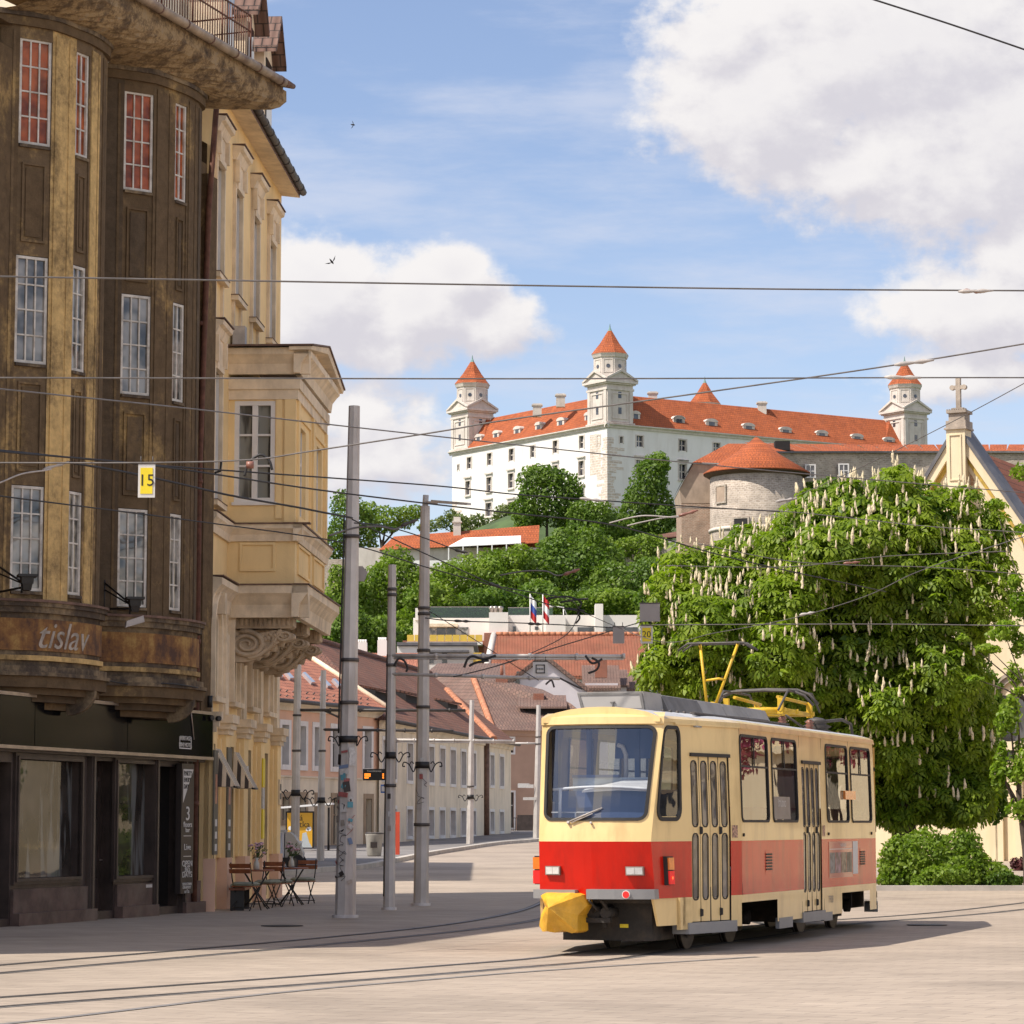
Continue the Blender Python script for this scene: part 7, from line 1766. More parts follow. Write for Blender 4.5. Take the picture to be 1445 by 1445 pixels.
for (x0,y0,x1,y1,deep) in ((1003,683,1013.5,705,0),(1042,731,1060,748,1)):
    p = at((x0+x1)/2,(y0+y1)/2,D-br_*0.7); v = Vector((p.x-bc.x,p.y-bc.y)).normalized(); pc = Vector((bc.x,bc.y))+v*br_; tx = Vector((-v.y,v.x)); W_ = (x1-x0)*D/F/2/max(0.35,abs(v.y)); z0 = at(0,y1,D-br_).z; z1 = at(0,y0,D-br_).z
    f_ = Fr(pc-tx*W_,pc+tx*W_)
    if f_.n.dot(v) < 0: f_ = Fr(pc+tx*W_,pc-tx*W_)
    q = MB(); q.fbox(f_,-0.25,0,z0-0.25,z1+0.2,-0.6,0.12); q.fbox(f_,f_.L,f_.L+0.25,z0-0.25,z1+0.2,-0.6,0.12); q.fbox(f_,0,f_.L,z1,z1+0.25,-0.6,0.12); q.fbox(f_,0,f_.L,z0-0.25,z0,-0.6,0.16); n_ = q.build('embrasure', M['rubble'], bas)
    q = MB(); q.fbox(f_,0,f_.L,z0,z1,-0.5,0.06); q.build('embrasure_opening', M['bastion_plaster'] if not deep else M['dark_void'], n_)
pb = thing('plastered_bastion_block', 'tall old plaster and brick block against the left of the round bastion', 'building', (at(980,700,446).x,446,36))
P = [(958.6,690),(979,653),(1012,655),(1012,790),(962,790)]
fr = Fr(xy(940,446),xy(1040,446)); q = MB(); sz = [fr.px(x,y) for x,y in P]; zsplit = fr.px(980,710)[1]
lo_ = [(sz[4][0],26),(sz[3][0],26),(sz[3][0],zsplit),(sz[4][0],zsplit)]
q.extr(fr,lo_,-14,0,1); q.extr(fr,[(sz[4][0],zsplit),(sz[3][0],zsplit),(sz[2][0],sz[2][1]),(sz[1][0],sz[1][1]),(sz[0][0],sz[0][1])],-14,0.05,0); q.build('wall', [M['bastion_plaster'],M['rubble_brick']], pb)
q = MB(); a = fr.px(977,653); b = fr.px(1040,655); c = fr.px(1036,626,-9); q.poly([fr.w(a[0],a[1],0.6),fr.w(b[0],b[1],0.6),fr.w(c[0]+2,c[1],-9),fr.w(c[0]-1,c[1],-9)]); q.poly([fr.w(a[0],a[1],0.6),fr.w(c[0]-1,c[1],-9),fr.w(a[0],a[1],-14)]); e_=fr.px(957,689)
q.poly([fr.w(a[0],a[1]+0.05,0.6),fr.w(e_[0],e_[1],0.6),fr.w(e_[0],e_[1],-14),fr.w(a[0],a[1]+0.05,-14)],0)
q.build('roof', M['tile_castle'], pb)
cw = thing('curtain_wall', 'long grey rubble curtain wall with a narrow orange tiled roof below the castle', 'wall', (60,470,40))
pts = [(1090,447),(1130,455),(1230,462),(1330,464),(1450,462),(1560,456)]
pp_ = catmull([xy(a,b) for a,b in pts],5); q = MB(); rf_ = MB(); tr_ = MB()
for i in range(len(pp_)-1):
    a, b = pp_[i], pp_[i+1]; dn = (b-a).normalized(); n_ = Vector((dn.y,-dn.x))
    zt_ = lambda p: at(0,637,p.y).z
    q.poly([(a.x,a.y,28),(b.x,b.y,28),(b.x,b.y,zt_(b)),(a.x,a.y,zt_(a))])
    a2,b2 = a-n_*4.5,b-n_*4.5; a1,b1 = a+n_*0.6,b+n_*0.6
    rf_.poly([(a1.x,a1.y,zt_(a)),(b1.x,b1.y,zt_(b)),(b2.x,b2.y,zt_(b)+1.75),(a2.x,a2.y,zt_(a)+1.75)])
    tr_.poly([(a1.x,a1.y,zt_(a)-0.3),(b1.x,b1.y,zt_(b)-0.3),(b1.x,b1.y,zt_(b)),(a1.x,a1.y,zt_(a))])
q.build('wall', M['rubble'], cw); rf_.build('roof', M['tile_castle'], cw); tr_.build('eaves', M['slate'], cw)
for x0,y0,x1,y1 in ((1138,657,1149,673),(1185,656,1196,673)):
    d_ = np.interp(x0,[a for a,b in pts],[b for a,b in pts]); a = at(x0,y1,d_-0.2); b = at(x1,y0,d_-0.2); f_ = Fr((a.x,a.y),(b.x,b.y))
    q = MB(); q.fbox(f_,0,f_.L,a.z,b.z,-0.3,0.12); w_ = q.build('window', M['castle_pane'], cw); q = MB(); q.fbox(f_,-0.22,0,a.z-0.2,b.z+0.2,-0.2,0.22); q.fbox(f_,f_.L,f_.L+0.22,a.z-0.2,b.z+0.2,-0.2,0.22); q.fbox(f_,0,f_.L,b.z,b.z+0.2,-0.2,0.22); q.fbox(f_,0,f_.L,a.z-0.2,a.z,-0.2,0.25); q.fbox(f_,f_.L/2-0.07,f_.L/2+0.07,a.z,b.z,0.1,0.18); q.fbox(f_,0,f_.L,(a.z+b.z)/2-0.06,(a.z+b.z)/2+0.06,0.1,0.17); q.build('window_frame', M['white_paint'], w_)
p = at(1104,627,452); q = MB(); q.box(p.x-1.2,p.x+1.2,p.y-0.5,p.y+2,p.z-1.0,p.z+0.5); q.build('roof_hatch', M['dark_void'], cw)
rw = thing('retaining_wall', 'old stone retaining wall below the plaster block', 'wall', (at(920,790,505).x,505,40))
a = at(840,775,505); b = at(990,772,500); f_ = Fr((a.x,a.y),(b.x,b.y)); q = MB(); q.fbox(f_,0,f_.L,38,at(0,775,505).z,-2,0); q.build('wall', M['rubble'], rw)
tb_ = thing('terrace_outbuilding', 'low pale outbuilding with a red roof and fence on the terrace', 'building', (at(930,765,520).x,520,48))
a = at(893,776,520); b = at(975,757,520); q = MB(); q.box(a.x,b.x,520,527,a.z-3,at(0,762,520).z); q.build('wall', M['castle_trim'], tb_)
q = MB(); q.hexa([(a.x-0.5,519,at(0,763,520).z),(b.x+1,519,at(0,757,520).z),(b.x+1,527,at(0,742,520).z),(a.x+5,527,at(0,757,520).z),(a.x-0.5,519,at(0,762.4,520).z),(b.x+1,519,at(0,755,520).z),(b.x+1,527,at(0,740,520).z),(a.x+5,527,at(0,756,520).z)]); q.build('roof', M['tile_brown'], tb_)
q = MB(); q.box(at(909,0,520).x,at(916,0,520).x,519.9,520,at(0,773,520).z,at(0,763,520).z); q.build('window', M['castle_pane'], tb_)
q = MB(); fz = at(0,774,515).z
for k in range(30): x = at(905+k*2.1,770,515).x; q.box(x-0.05,x+0.05,515,515.1,fz-1.5,fz+1.3)
q.box(at(905,0,515).x,at(968,0,515).x,515,515.08,fz+1.2,fz+1.32); q.build('fence', M['white_paint'], tb_)
rw2 = thing('left_terrace_wall', 'stone terrace wall half hidden by trees at the left of the hill', 'wall', (at(490,790,495).x,495,40))
a = at(430,792,495); b = at(560,790,495); q = MB(); q.box(a.x,b.x,495,497,at(0,812,495).z-3,at(0,789,495).z); q.build('wall', M['rubble'], rw2)
# long hillside restaurant with the white canopy
D = 485.0; hr = thing('hillside_restaurant', 'long low building on the hill with an orange tiled roof and a white canopy terrace', 'building', (at(640,770,D).x,D,47))
a = at(500,800,D); b = at(760,766,D); ezz = at(0,772,D).z
q = MB(); q.box(a.x,b.x,D+1,D+10,ezz-12,ezz); q.build('wall', M['castle_trim'], hr)
q = MB(); rl_ = at(556,757,D+5); rr_ = at(745,741,D+5); el_ = at(535,776,D); er_ = at(760,766,D)
q.poly([el_,er_,(rr_.x+2,rr_.y,rr_.z),rl_]); q.poly([rl_,(rr_.x+2,rr_.y,rr_.z),(er_.x,D+11,er_.z),(el_.x,D+11,el_.z)]); q.poly([el_,rl_,(el_.x,D+11,el_.z)]); hro = q.build('roof', M['tile_castle'], hr)
q = MB(); p = at(645,746,D+4); q.box(p.x-0.65,p.x+0.65,p.y-0.6,p.y+0.6,p.z-1.5,p.z+1.4); q.box(p.x-0.85,p.x+0.85,p.y-0.8,p.y+0.8,p.z+1.0,p.z+1.25); q.box(p.x-0.6,p.x+0.6,p.y-0.55,p.y+0.55,p.z+1.4,p.z+2.0); q.build('chimney', M['castle_trim'], hro)
q = MB(); a = at(633,772,D-6); b = at(735,767,D-6); c_ = at(655,760,D); d_ = at(735,757,D); q.prism([a,b,d_,c_],[a+Vector((0,0,.15)),b+Vector((0,0,.15)),d_+Vector((0,0,.15)),c_+Vector((0,0,.15))]); 
cn = q.build('canopy', M['tent'], hr); q = MB()
for k in range(6):
    p = a.lerp(b,k/5); q.box(p.x-0.1,p.x+0.1,p.y,p.y+0.2,p.z-3.2,p.z)
q.build('canopy_post', M['tent'], cn)
q = MB(); rz_ = a.z-2.3; q.box(a.x-6,b.x,a.y-0.3,a.y-0.2,rz_-0.1,rz_); q.box(a.x-6,b.x,a.y-0.3,a.y-0.26,rz_-1.0,rz_-0.1); q.build('terrace_parapet', M['tent'], hr)
# ---------------------------------------------------------------- the church at the right
FCa = at(1354,607,100.0); ce = Vector((0.89,-0.456)).normalized(); Cw = Vector((FCa.x,FCa.y))
FC = Fr(Cw, Cw+ce*10); chz = FCa.z
chu = thing('church', 'cream church with a steep gable, stone cross and red tiled roof behind the chestnut', 'church', (Cw.x,Cw.y,gz(100)))
sr = FC.px(1445,738); slope = (chz-sr[1])/sr[0]
ev = 5.2; hw_c = (chz-ev)/slope
HWc = min(hw_c, 8.0); ev = chz-slope*HWc
q = MB(); q.extr(FC,[(-HWc,0),(HWc,0),(HWc,ev),(0,chz),(-HWc,ev)],-0.8,0,0)
# nave
bkv = FC.n*-1
q.extr(FC,[(-HWc+0.2,0),(HWc-0.2,0),(HWc-0.2,ev-0.6),(-HWc+0.2,ev-0.6)],-28,-0.8,0)
q.build('wall', M['church'], chu)
q = MB()
for sg in (-1,1): q.hexa([FC.w(sg*(HWc+0.3),ev-1.0,-28),FC.w(0,chz-0.9,-28),FC.w(0,chz-0.9,-0.5),FC.w(sg*(HWc+0.3),ev-1.0,-0.5),FC.w(sg*(HWc+0.3),ev-0.6,-28),FC.w(0,chz-0.5,-28),FC.w(0,chz-0.5,-0.5),FC.w(sg*(HWc+0.3),ev-0.6,-0.5)])
q.build('roof', M['tile_rust'], chu)
q = MB(); q2 = MB(); q3 = MB()
for sg in (-1,1):
    def st(dz0,dz1,o0,o1,mb,t0=0.0): 
        x0 = 0.0+t0; mb.extr(FC,[(sg*x0,chz-slope*x0+dz0),(sg*(HWc+0.2),ev+dz0-slope*0.2),(sg*(HWc+0.2),ev+dz1-slope*0.2),(sg*x0,chz-slope*x0+dz1)],o0,o1)
    st(0.02,0.24,-1.2,0.36,q); st(-0.48,0.02,-0.05,0.28,q2); st(-0.74,-0.48,-0.02,0.13,q3); st(-1.0,-0.74,-0.02,0.07,q2)
q.build('coping', M['slate'], chu); q2.build('gable_cornice', M['church'], chu); q3.build('cornice_line', M['mustard'], chu)
q = MB()
q.fbox(FC,-0.36,0.33,chz-2.0,chz-0.02,-0.3,0.42); q.fbox(FC,-0.42,0.40,chz-2.3,chz-2.0,-0.3,0.48); q.fbox(FC,-0.38,0.36,chz-9,chz-2.3,-0.3,0.42); frame_panel(q,FC,-0.26,0.20,chz-1.85,chz-0.2,0.42,0.04,0.04)
q.build('gable_pier', M['church'], chu)
q = MB(); q.fbox(FC,-0.42,0.40,chz-0.02,chz+0.05,-0.4,0.50); q.fbox(FC,-0.37,0.36,chz+0.05,chz+0.30,-0.4,0.42); q.fbox(FC,-0.30,0.29,chz+0.30,chz+0.58,-0.3,0.30); q.fbox(FC,-0.36,0.36,chz+0.58,chz+0.68,-0.4,0.38); q.fbox(FC,-0.22,0.22,chz+0.68,chz+0.78,-0.2,0.22)
for k in range(9): q.fbox(FC,-0.36+k*0.083,-0.32+k*0.083,chz+0.68,chz+0.72,0.30,0.38)
q.build('finial_base', M['church_stone'], chu)
q = MB(); q.fbox(FC,-0.08,0.08,chz+0.78,chz+1.86,-0.04,0.12); q.fbox(FC,-0.21,-0.08,chz+1.46,chz+1.60,-0.03,0.11); q.fbox(FC,0.08,0.21,chz+1.46,chz+1.60,-0.03,0.11)
for s_ in (-0.22,0.22): q.tube([FC.w(s_,chz+1.53,-0.04),FC.w(s_,chz+1.53,0.12)],0.09,10)
q.build('stone_cross', M['church_stone'], chu)
hole = pmat('gable_perforation',(0.45,0.26,0.14),0.9,0.2,3,bump=0)
for k,(x,y) in enumerate(((1362.5,661),(1371.5,677),(1380,690))):
    s_,z_ = FC.px(x,y,0.01)
    for dx,dz in ((0,0),(0,0.14),(0,-0.14),(0.15,0.02),(-0.15,-0.02)):
        q = MB(); q.fbox(FC,s_+dx-0.06,s_+dx+0.06,z_+dz-0.06,z_+dz+0.06,-0.05,0.012); q.build('gable_hole', hole, chu)
# arch moulding low at the right edge, pilasters
s_,z_ = FC.px(1436,985,0); q = MB()
for r0,r1,o1 in ((0.62,0.80,0.12),(0.80,0.92,0.20)):
    for k in range(14):
        a0,a1 = math.pi*k/14,math.pi*(k+1)/14; q.extr(FC,[(s_+r0*math.cos(a0),z_+r0*math.sin(a0)),(s_+r1*math.cos(a0),z_+r1*math.sin(a0)),(s_+r1*math.cos(a1),z_+r1*math.sin(a1)),(s_+r0*math.cos(a1),z_+r0*math.sin(a1))],-0.05,o1)
    for sg in (-1,1): q.fbox(FC,s_+sg*r0 if sg > 0 else s_-r1,s_+r1 if sg > 0 else s_-r0,z_-2.2,z_,-0.05,o1)
ro_ = q.build('arch_moulding', M['church_stone'], chu)
q = MB(); q.fbox(FC,s_-0.62,s_+0.62,z_-2.2,z_+0.1,-0.05,0.01); q.build('arched_window', M['pane'], ro_)
q = MB()
for x in (1404,1412,1440):
    s_,_ = FC.px(x,1180); q.fbox(FC,s_-0.14,s_+0.14,gz(100)-0.2,4.2,-0.05,0.16)
q.fbox(FC,-HWc,HWc,4.2,4.5,-0.05,0.22); q.build('pilaster_strip', M['church'], chu)
# sunlit cream palace at the right of the square (mirrored in the tram windows)
pal = thing('cream_palace', 'long cream palace across the square, seen mirrored in the tram windows', 'building', (33,72,gz(72)))
FP = Fr((15.8,80),(52,58)); q = MB()
wp_ = [(2+k*3.2,3.3+k*3.2,z0,z1) for k in range(12) for z0,z1 in ((1.5,3.9),(6.0,8.6),(10.2,12.4))]
q.wall(FP,0,FP.L,0,14.5,wp_,0,0.25); q.fbox(FP,0,FP.L,0,0.9,-0.1,0.12); q.fbox(FP,0,FP.L,4.2,4.35,-0.1,0.2); q.fbox(FP,0,FP.L,5.0,5.35,-0.1,0.25); q.fbox(FP,0,FP.L,9.4,9.6,-0.1,0.2); q.fbox(FP,-0.3,FP.L+0.3,14.5,15.1,-0.5,0.7); q.build('wall', M['church'], pal)
q = MB()
for a,b,c,d in wp_: q.fbox(FP,a,b,c,d,-0.3,-0.22)
q.build('window_panes', M['pane'], pal)
q = MB(); q.hexa([FP.w(-0.3,15.1,0.7),FP.w(FP.L,15.1,0.7),FP.w(FP.L,15.1,-10),FP.w(-0.3,15.1,-10),FP.w(1,18,-5),FP.w(FP.L,18,-5),FP.w(FP.L,18,-5.5),FP.w(1,18,-5.5)]); q.build('roof', M['tile_rust'], pal)
# ---------------------------------------------------------------- trees
def rnd_dirs(rs, n):
    v = rs.normal(size=(n,3)); return v/np.linalg.norm(v,axis=1,keepdims=True)
def sample_lobes(rs, lobes, n, shell=(0.72,1.06), inner=0.25):
    "points spread over the surfaces of overlapping ellipsoids, few buried inside"
    L = np.array([[*c,*r] for c,r in lobes]); area = (L[:,3]*L[:,5]+L[:,3]*L[:,4]+L[:,4]*L[:,5]); w = area/area.sum()
    P = np.zeros((0,3)); N = np.zeros((0,3))
    while len(P) < n:
        m = n*2; k = rs.choice(len(L), m, p=w); d = rnd_dirs(rs, m); r = rs.uniform(shell[0],shell[1],m)
        deep = rs.uniform(size=m) < inner; r[deep] *= rs.uniform(0.4,0.9,deep.sum())
        p = L[k,:3]+d*L[k,3:]*r[:,None]; nn = d/L[k,3:]; nn /= np.linalg.norm(nn,axis=1,keepdims=True)
        q = (p[:,None,:]-L[None,:,:3])/L[None,:,3:]; dist = np.sqrt((q**2).sum(2)); dist[np.arange(m),k] = 9
        keep = (dist.min(1) > 0.74)|(rs.uniform(size=m) < 0.10)
        P = np.vstack([P,p[keep]]); N = np.vstack([N,nn[keep]])
    return P[:n], N[:n]
def leaf_quads(rs, P, N, size, aspect=0.55, droop=0.25, spread=0.8):
    n = len(P); nn = N+rs.normal(size=(n,3))*spread; nn[:,2] += 0.25; nn /= np.linalg.norm(nn,axis=1,keepdims=True)
    a = rnd_dirs(rs,n); a[:,2] -= droop; t = a-nn*(a*nn).sum(1,keepdims=True); t /= np.linalg.norm(t,axis=1,keepdims=True)
    b = np.cross(nn,t); s = size*rs.uniform(0.65,1.3,(n,1))
    mid = P+t*s*0.05; fold = nn*s*0.10
    V = np.stack([P-t*s*0.5, mid+b*s*aspect*0.5+fold, P+t*s*0.5-nn*s*0.12, mid-b*s*aspect*0.5+fold],1).reshape(-1,3)
    Fq = np.arange(n*4).reshape(n,4); return V, Fq
def trunk(root, base, top, r0, r1, limbs, mat, rs, name='trunk'):
    q = MB(); b = Vector(base); t = Vector(top)
    pts = [b-Vector((0,0,0.3))]+[b.lerp(t,k/5)+Vector((rs.uniform(-1,1),rs.uniform(-1,1),0))*r0*0.35 for k in range(1,6)]
    q.tube(pts,[r0*1.35]+[r0+(r1-r0)*k/5 for k in range(1,6)],10)
    for e in limbs:
        e = Vector(e); s = b.lerp(t,rs.uniform(0.55,1.0)); m = s.lerp(e,0.5)+Vector((rs.uniform(-1,1)*0.1,0,0.08))*(e-s).length
        q.tube([s,m,e],[r1*0.8,r1*0.5,r1*0.15],6)
    return q.build(name, mat, root)
def tree(name, label, cat, lobes_px, D, leaf, n, mat, group=None, base_px=None, dep=None, bz=None, r0=None, seed=1, spread=0.8, aspect=0.6, jit=0.0, shell=(0.72,1.06)):
    "lobes_px: (px, py, rx px, ry px[, dd]) at distance D"
    rs = np.random.RandomState(seed); lobes = []; k = D/F
    for l in lobes_px:
        dd = l[4] if len(l) > 4 else rs.uniform(-0.25,0.25)*l[2]*k
        c = at(l[0],l[1],D+dd); k2 = k*(1.12 if D > 200 else 1.0); lobes.append(((c.x,c.y,c.z),(l[2]*k2,(dep or l[2]*k2*0.95),l[3]*k2)))
    bx = at(base_px,0,D).x if base_px else lobes[0][0][0]
    zb = bz if bz is not None else (hz(bx,D) if D > 200 else gz(D))
    root = thing(name, label, cat, (bx,D,zb), group)
    # break the lobes into smaller billows
    big = []
    for c,r in lobes:
        big.append((c,tuple(x*0.80 for x in r)))
        for j in range(9):
            d = rnd_dirs(rs,1)[0]; f = rs.uniform(0.36,0.55); big.append((tuple(np.array(c)+d*np.array(r)*rs.uniform(0.55,0.75)),tuple(x*f for x in r)))
    P,N = sample_lobes(rs,big,int(n*1.75) if D > 200 else n,shell,0.4 if D > 200 else 0.25); V,Q = leaf_quads(rs,P,N,leaf*(1.3 if D > 200 else 1.0),aspect,0.25,spread)
    np_mesh('crown',V,Q,mat,root,(bx,D,zb))
    topz = np.mean([c[2] for c,r in lobes]); r_ = r0 or max(0.12,0.035*(topz-zb))
    trunk(root,(bx,D,zb),(bx+(lobes[0][0][0]-bx)*0.5,D,zb+(topz-zb)*0.7),r_,r_*0.55,[c for c,r in lobes],M['bark'],rs)
    return root
# --- the flowering chestnut
def chestnut():
    rs = np.random.RandomState(21); D = 74.0; k = D/F
    L = [(1055,905,135,125),(1000,870,95,95),(1110,830,120,105),(1200,775,120,100),(1285,740,100,82),(1350,790,72,75),(1300,880,115,120),(1170,930,150,120),(950,925,58,70),(1345,960,72,90),(1240,1000,110,90),(1290,1055,100,75),(1090,970,110,60),(1362,870,38,82),(1210,1080,50,50),(1345,1060,60,60),(935,880,36,40),(1265,700,50,45),(1080,790,70,50),(1180,715,60,45),(1395,760,35,55),(1290,1125,70,48),(1350,1130,58,45),(1235,1125,48,42),(1362,975,30,62),(1385,1070,32,50)]
    lobes = []
    for x,y,rx,ry in L:
        c = at(x,y,D+rs.uniform(-0.5,0.5)); lobes.append(((c.x,c.y,c.z),(rx*k,min(rx*k,2.6),ry*k)))
    bs = ground(1268,1247); bs = Vector((at(1268,0,D).x,D,gz(D)))
    root = thing('chestnut_tree', 'large horse chestnut covered in upright cream flower candles behind the tram', 'tree', bs)
    big = []
    for c,r in lobes:
        big.append((c,tuple(x*0.80 for x in r)))
        for j in range(10):
            d = rnd_dirs(rs,1)[0]; f = rs.uniform(0.26,0.42); big.append((tuple(np.array(c)+d*np.array(r)*rs.uniform(0.62,0.86)),tuple(x*f for x in r)))
    n = 17500; P,N = sample_lobes(rs,big,n,(0.80,1.04),0.3)
    ax = N*0.7+rs.normal(size=(n,3))*0.35; ax[:,2] += 0.55; ax /= np.linalg.norm(ax,axis=1,keepdims=True)
    t0 = np.cross(ax,rnd_dirs(rs,n)); t0 /= np.linalg.norm(t0,axis=1,keepdims=True); t1 = np.cross(ax,t0)
    Vs = []; m = 6; s = rs.uniform(0.17,0.29,(n,1))
    for j in range(m):
        a = 2*math.pi*(j+0.3)/m*0.93; d = t0*math.cos(a)+t1*math.sin(a)
        d2 = d*0.85+ax*0.12; d2[:,2] -= 0.55; d2 /= np.linalg.norm(d2,axis=1,keepdims=True)
        b = np.cross(ax,d); b /= np.linalg.norm(b,axis=1,keepdims=True)
        ss = s*(1.0 if j not in (0,m-1) else 0.7)
        tip = P+d2*ss*1.05; mid = P+d*ss*0.62; mid[:,2] -= (ss[:,0]*0.16)
        Vs.append(np.stack([P+d*0.02, mid+b*ss*0.20, tip, mid-b*ss*0.20],1))
    V = np.stack(Vs,1).reshape(-1,3); Q = np.arange(n*m*4).reshape(-1,4)
    np_mesh('crown',V,Q,M['leaf_chestnut'],root,bs)
    # dark inner foliage
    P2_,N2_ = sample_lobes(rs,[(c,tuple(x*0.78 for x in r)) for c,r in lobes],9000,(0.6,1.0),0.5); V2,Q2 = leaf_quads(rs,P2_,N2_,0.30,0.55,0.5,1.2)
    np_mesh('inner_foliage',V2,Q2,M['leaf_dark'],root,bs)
    # flower candles
    nb = 1100; P3,N3 = sample_lobes(rs,big,nb*6,(0.97,1.05),0.0); ok = (N3[:,2] > -0.15)&(N3[:,1] < 0.45)
    px_ = P3[:,0]/P3[:,1]*F+CX; ok &= (rs.uniform(size=len(P3)) < np.clip(1.25-(px_-1000)/520,0.5,1.0)); P3 = P3[ok][:nb]; N3 = N3[ok][:nb]
    Vb = []; Fb = []; base = 0; seg = 6
    prof = [(0.026,0.0),(0.040,0.04),(0.041,0.11),(0.037,0.18),(0.029,0.25),(0.018,0.31),(0.006,0.35)]
    for p,nv in zip(P3,N3):
        h = rs.uniform(0.5,0.98); ax_ = np.array([nv[0]*0.10+rs.normal()*0.06,nv[1]*0.10+rs.normal()*0.05,1.0]); ax_ /= np.linalg.norm(ax_)
        e1 = np.cross(ax_,[1,0,0]); e1 /= np.linalg.norm(e1); e2 = np.cross(ax_,e1)
        for r,z in prof:
            for j in range(seg):
                a = 2*math.pi*j/seg+z*9; rr = r*h*rs.uniform(0.45,1.65); Vb.append(p+ax_*(z*h+rs.uniform(-0.012,0.012))+e1*rr*math.cos(a)+e2*rr*math.sin(a))
        for i in range(len(prof)-1):
            for j in range(seg): Fb.append((base+i*seg+j,base+i*seg+(j+1)%seg,base+(i+1)*seg+(j+1)%seg,base+(i+1)*seg+j))
        base += len(prof)*seg
    tag(np_mesh('flower_candles',np.array(Vb),np.array(Fb),M['blossom'],root,bs), kind='stuff')
    trunk(root,bs,(bs.x-0.6,D,5.0),0.36,0.22,[c for c,r in lobes],M['bark'],rs)
chestnut()
G = 'trees on the castle slope'
TL = [ # label, lobes, D, leaf, n, mat, seed
 ('round full tree in front of the middle of the castle front',[(772,705,42,42),(745,725,26,30),(800,715,26,32),(770,675,26,22)],556,0.62,3600,'leaf_deep'),
 ('tall narrow tree against the right wing, left of the bastion block',[(915,690,32,45),(925,660,22,24),(900,725,26,32),(935,735,26,30)],558,0.60,3600,'leaf_deep'),
 ('low dark tree between the two trees below the castle corner',[(845,738,40,30),(870,755,30,24),(825,722,20,18)],545,0.60,2400,'leaf_deep'),
 ('broad deep green tree in the middle of the slope under the restaurant canopy',[(790,800,60,42),(755,815,42,38),(830,790,42,36),(800,770,30,20)],432,0.52,4200,'leaf_deep'),
 ('bright tree right of the middle, touching the retaining wall',[(885,825,48,34),(910,810,30,28),(860,840,34,26),(925,840,26,22)],425,0.50,3400,'leaf_deep'),
 ('mid green tree left of the slope centre behind the lamp pole',[(665,812,48,34),(690,830,40,34),(640,830,36,30)],420,0.50,3400,'leaf_mid'),
 ('light green tree between the first and second tram poles',[(560,822,44,44),(535,850,34,36),(585,850,34,36)],410,0.50,3600,'leaf_mid'),
 ('pale green tree beside the oriel corner behind the tallest pole',[(480,840,26,44),(500,865,30,36),(470,870,20,30)],405,0.48,2600,'leaf_mid'),
 ('dark leafy tree above the terrace wall at the left of the slope',[(490,735,26,38),(478,765,26,26),(515,750,22,28)],500,0.50,2200,'leaf_deep'),
 ('loose airy tree on the skyline left of the restaurant roof',[(540,735,26,20),(575,728,20,16),(520,722,12,18)],505,0.46,1300,'leaf_mid'),
 ('olive bush under the left castle tower above the orange roof',[(640,737,24,14),(668,742,26,14),(610,742,20,10)],595,0.55,1200,'leaf_pale'),
 ('straw coloured bush at the foot of the castle front',[(712,728,18,16),(735,735,18,14)],600,0.55,900,'leaf_pale'),
 ('deep green tree below the canopy, left of the broad middle tree',[(715,800,36,30),(735,835,38,30)],424,0.50,2600,'leaf_mid'),
 ('shrubby tree behind the white terraces at the left end',[(610,850,36,26),(580,880,30,24)],330,0.42,2200,'leaf_mid'),
 ('tree crown showing just over the glass terrace railing',[(680,850,42,22),(640,858,34,16)],335,0.42,2200,'leaf_deep'),
 ('dark crown behind the two flagpoles',[(760,848,48,26),(800,858,34,20)],338,0.42,2600,'leaf_deep'),
 ('light crown behind the terrace chimney',[(860,852,42,22),(900,858,34,18)],336,0.42,2200,'leaf_mid'),
 ('dark tree at the foot of the slope beside the oriel brackets',[(490,890,34,36),(525,900,34,28),(466,890,18,30)],318,0.40,2800,'leaf_deep'),
 ('small tree between the bastion and the curtain wall windows',[(1165,688,28,14),(1140,694,20,12),(1190,690,16,12)],440,0.48,1500,'leaf_deep'),
 ('shadowed tree low behind the rust red roof edge and the chestnut',[(930,850,32,26),(945,880,26,24)],322,0.42,1800,'leaf_deep'),
 ('olive tree beside the broad middle tree near the castle corner',[(905,775,34,22),(850,775,30,20)],505,0.55,2000,'leaf_mid'),
 ('pale crown behind the second pole, below the light green tree',[(600,905,30,22),(560,905,30,22)],325,0.40,1800,'leaf_mid'),
]
for i,(lab,lb,D_,lf,n,mt) in enumerate(TL): tree('hillside_tree', lab, 'tree', lb, D_, lf, n, M[mt], G, seed=40+i)
# understorey carpets the slope
rs = np.random.RandomState(77); n = 26000
X = np.concatenate([rs.uniform(-60,130,n)]); Y = rs.uniform(262,560,n); Zv = np.array([hz(a,b) for a,b in zip(X,Y)])
cl = np.abs(np.sin(X*0.31+Y*0.13)+np.sin(Y*0.23-X*0.17+1.3)); P = np.stack([X,Y,Zv+rs.uniform(0,1,n)**0.6*(0.8+1.6*cl)],1); N_ = np.tile([0,-0.5,0.8],(n,1))
V,Q = leaf_quads(rs,P,N_,0.75,0.7,0.2,0.9); tag(np_mesh('slope_undergrowth',V,Q,M['leaf_deep']),'green undergrowth carpeting the castle slope','undergrowth',kind='stuff')
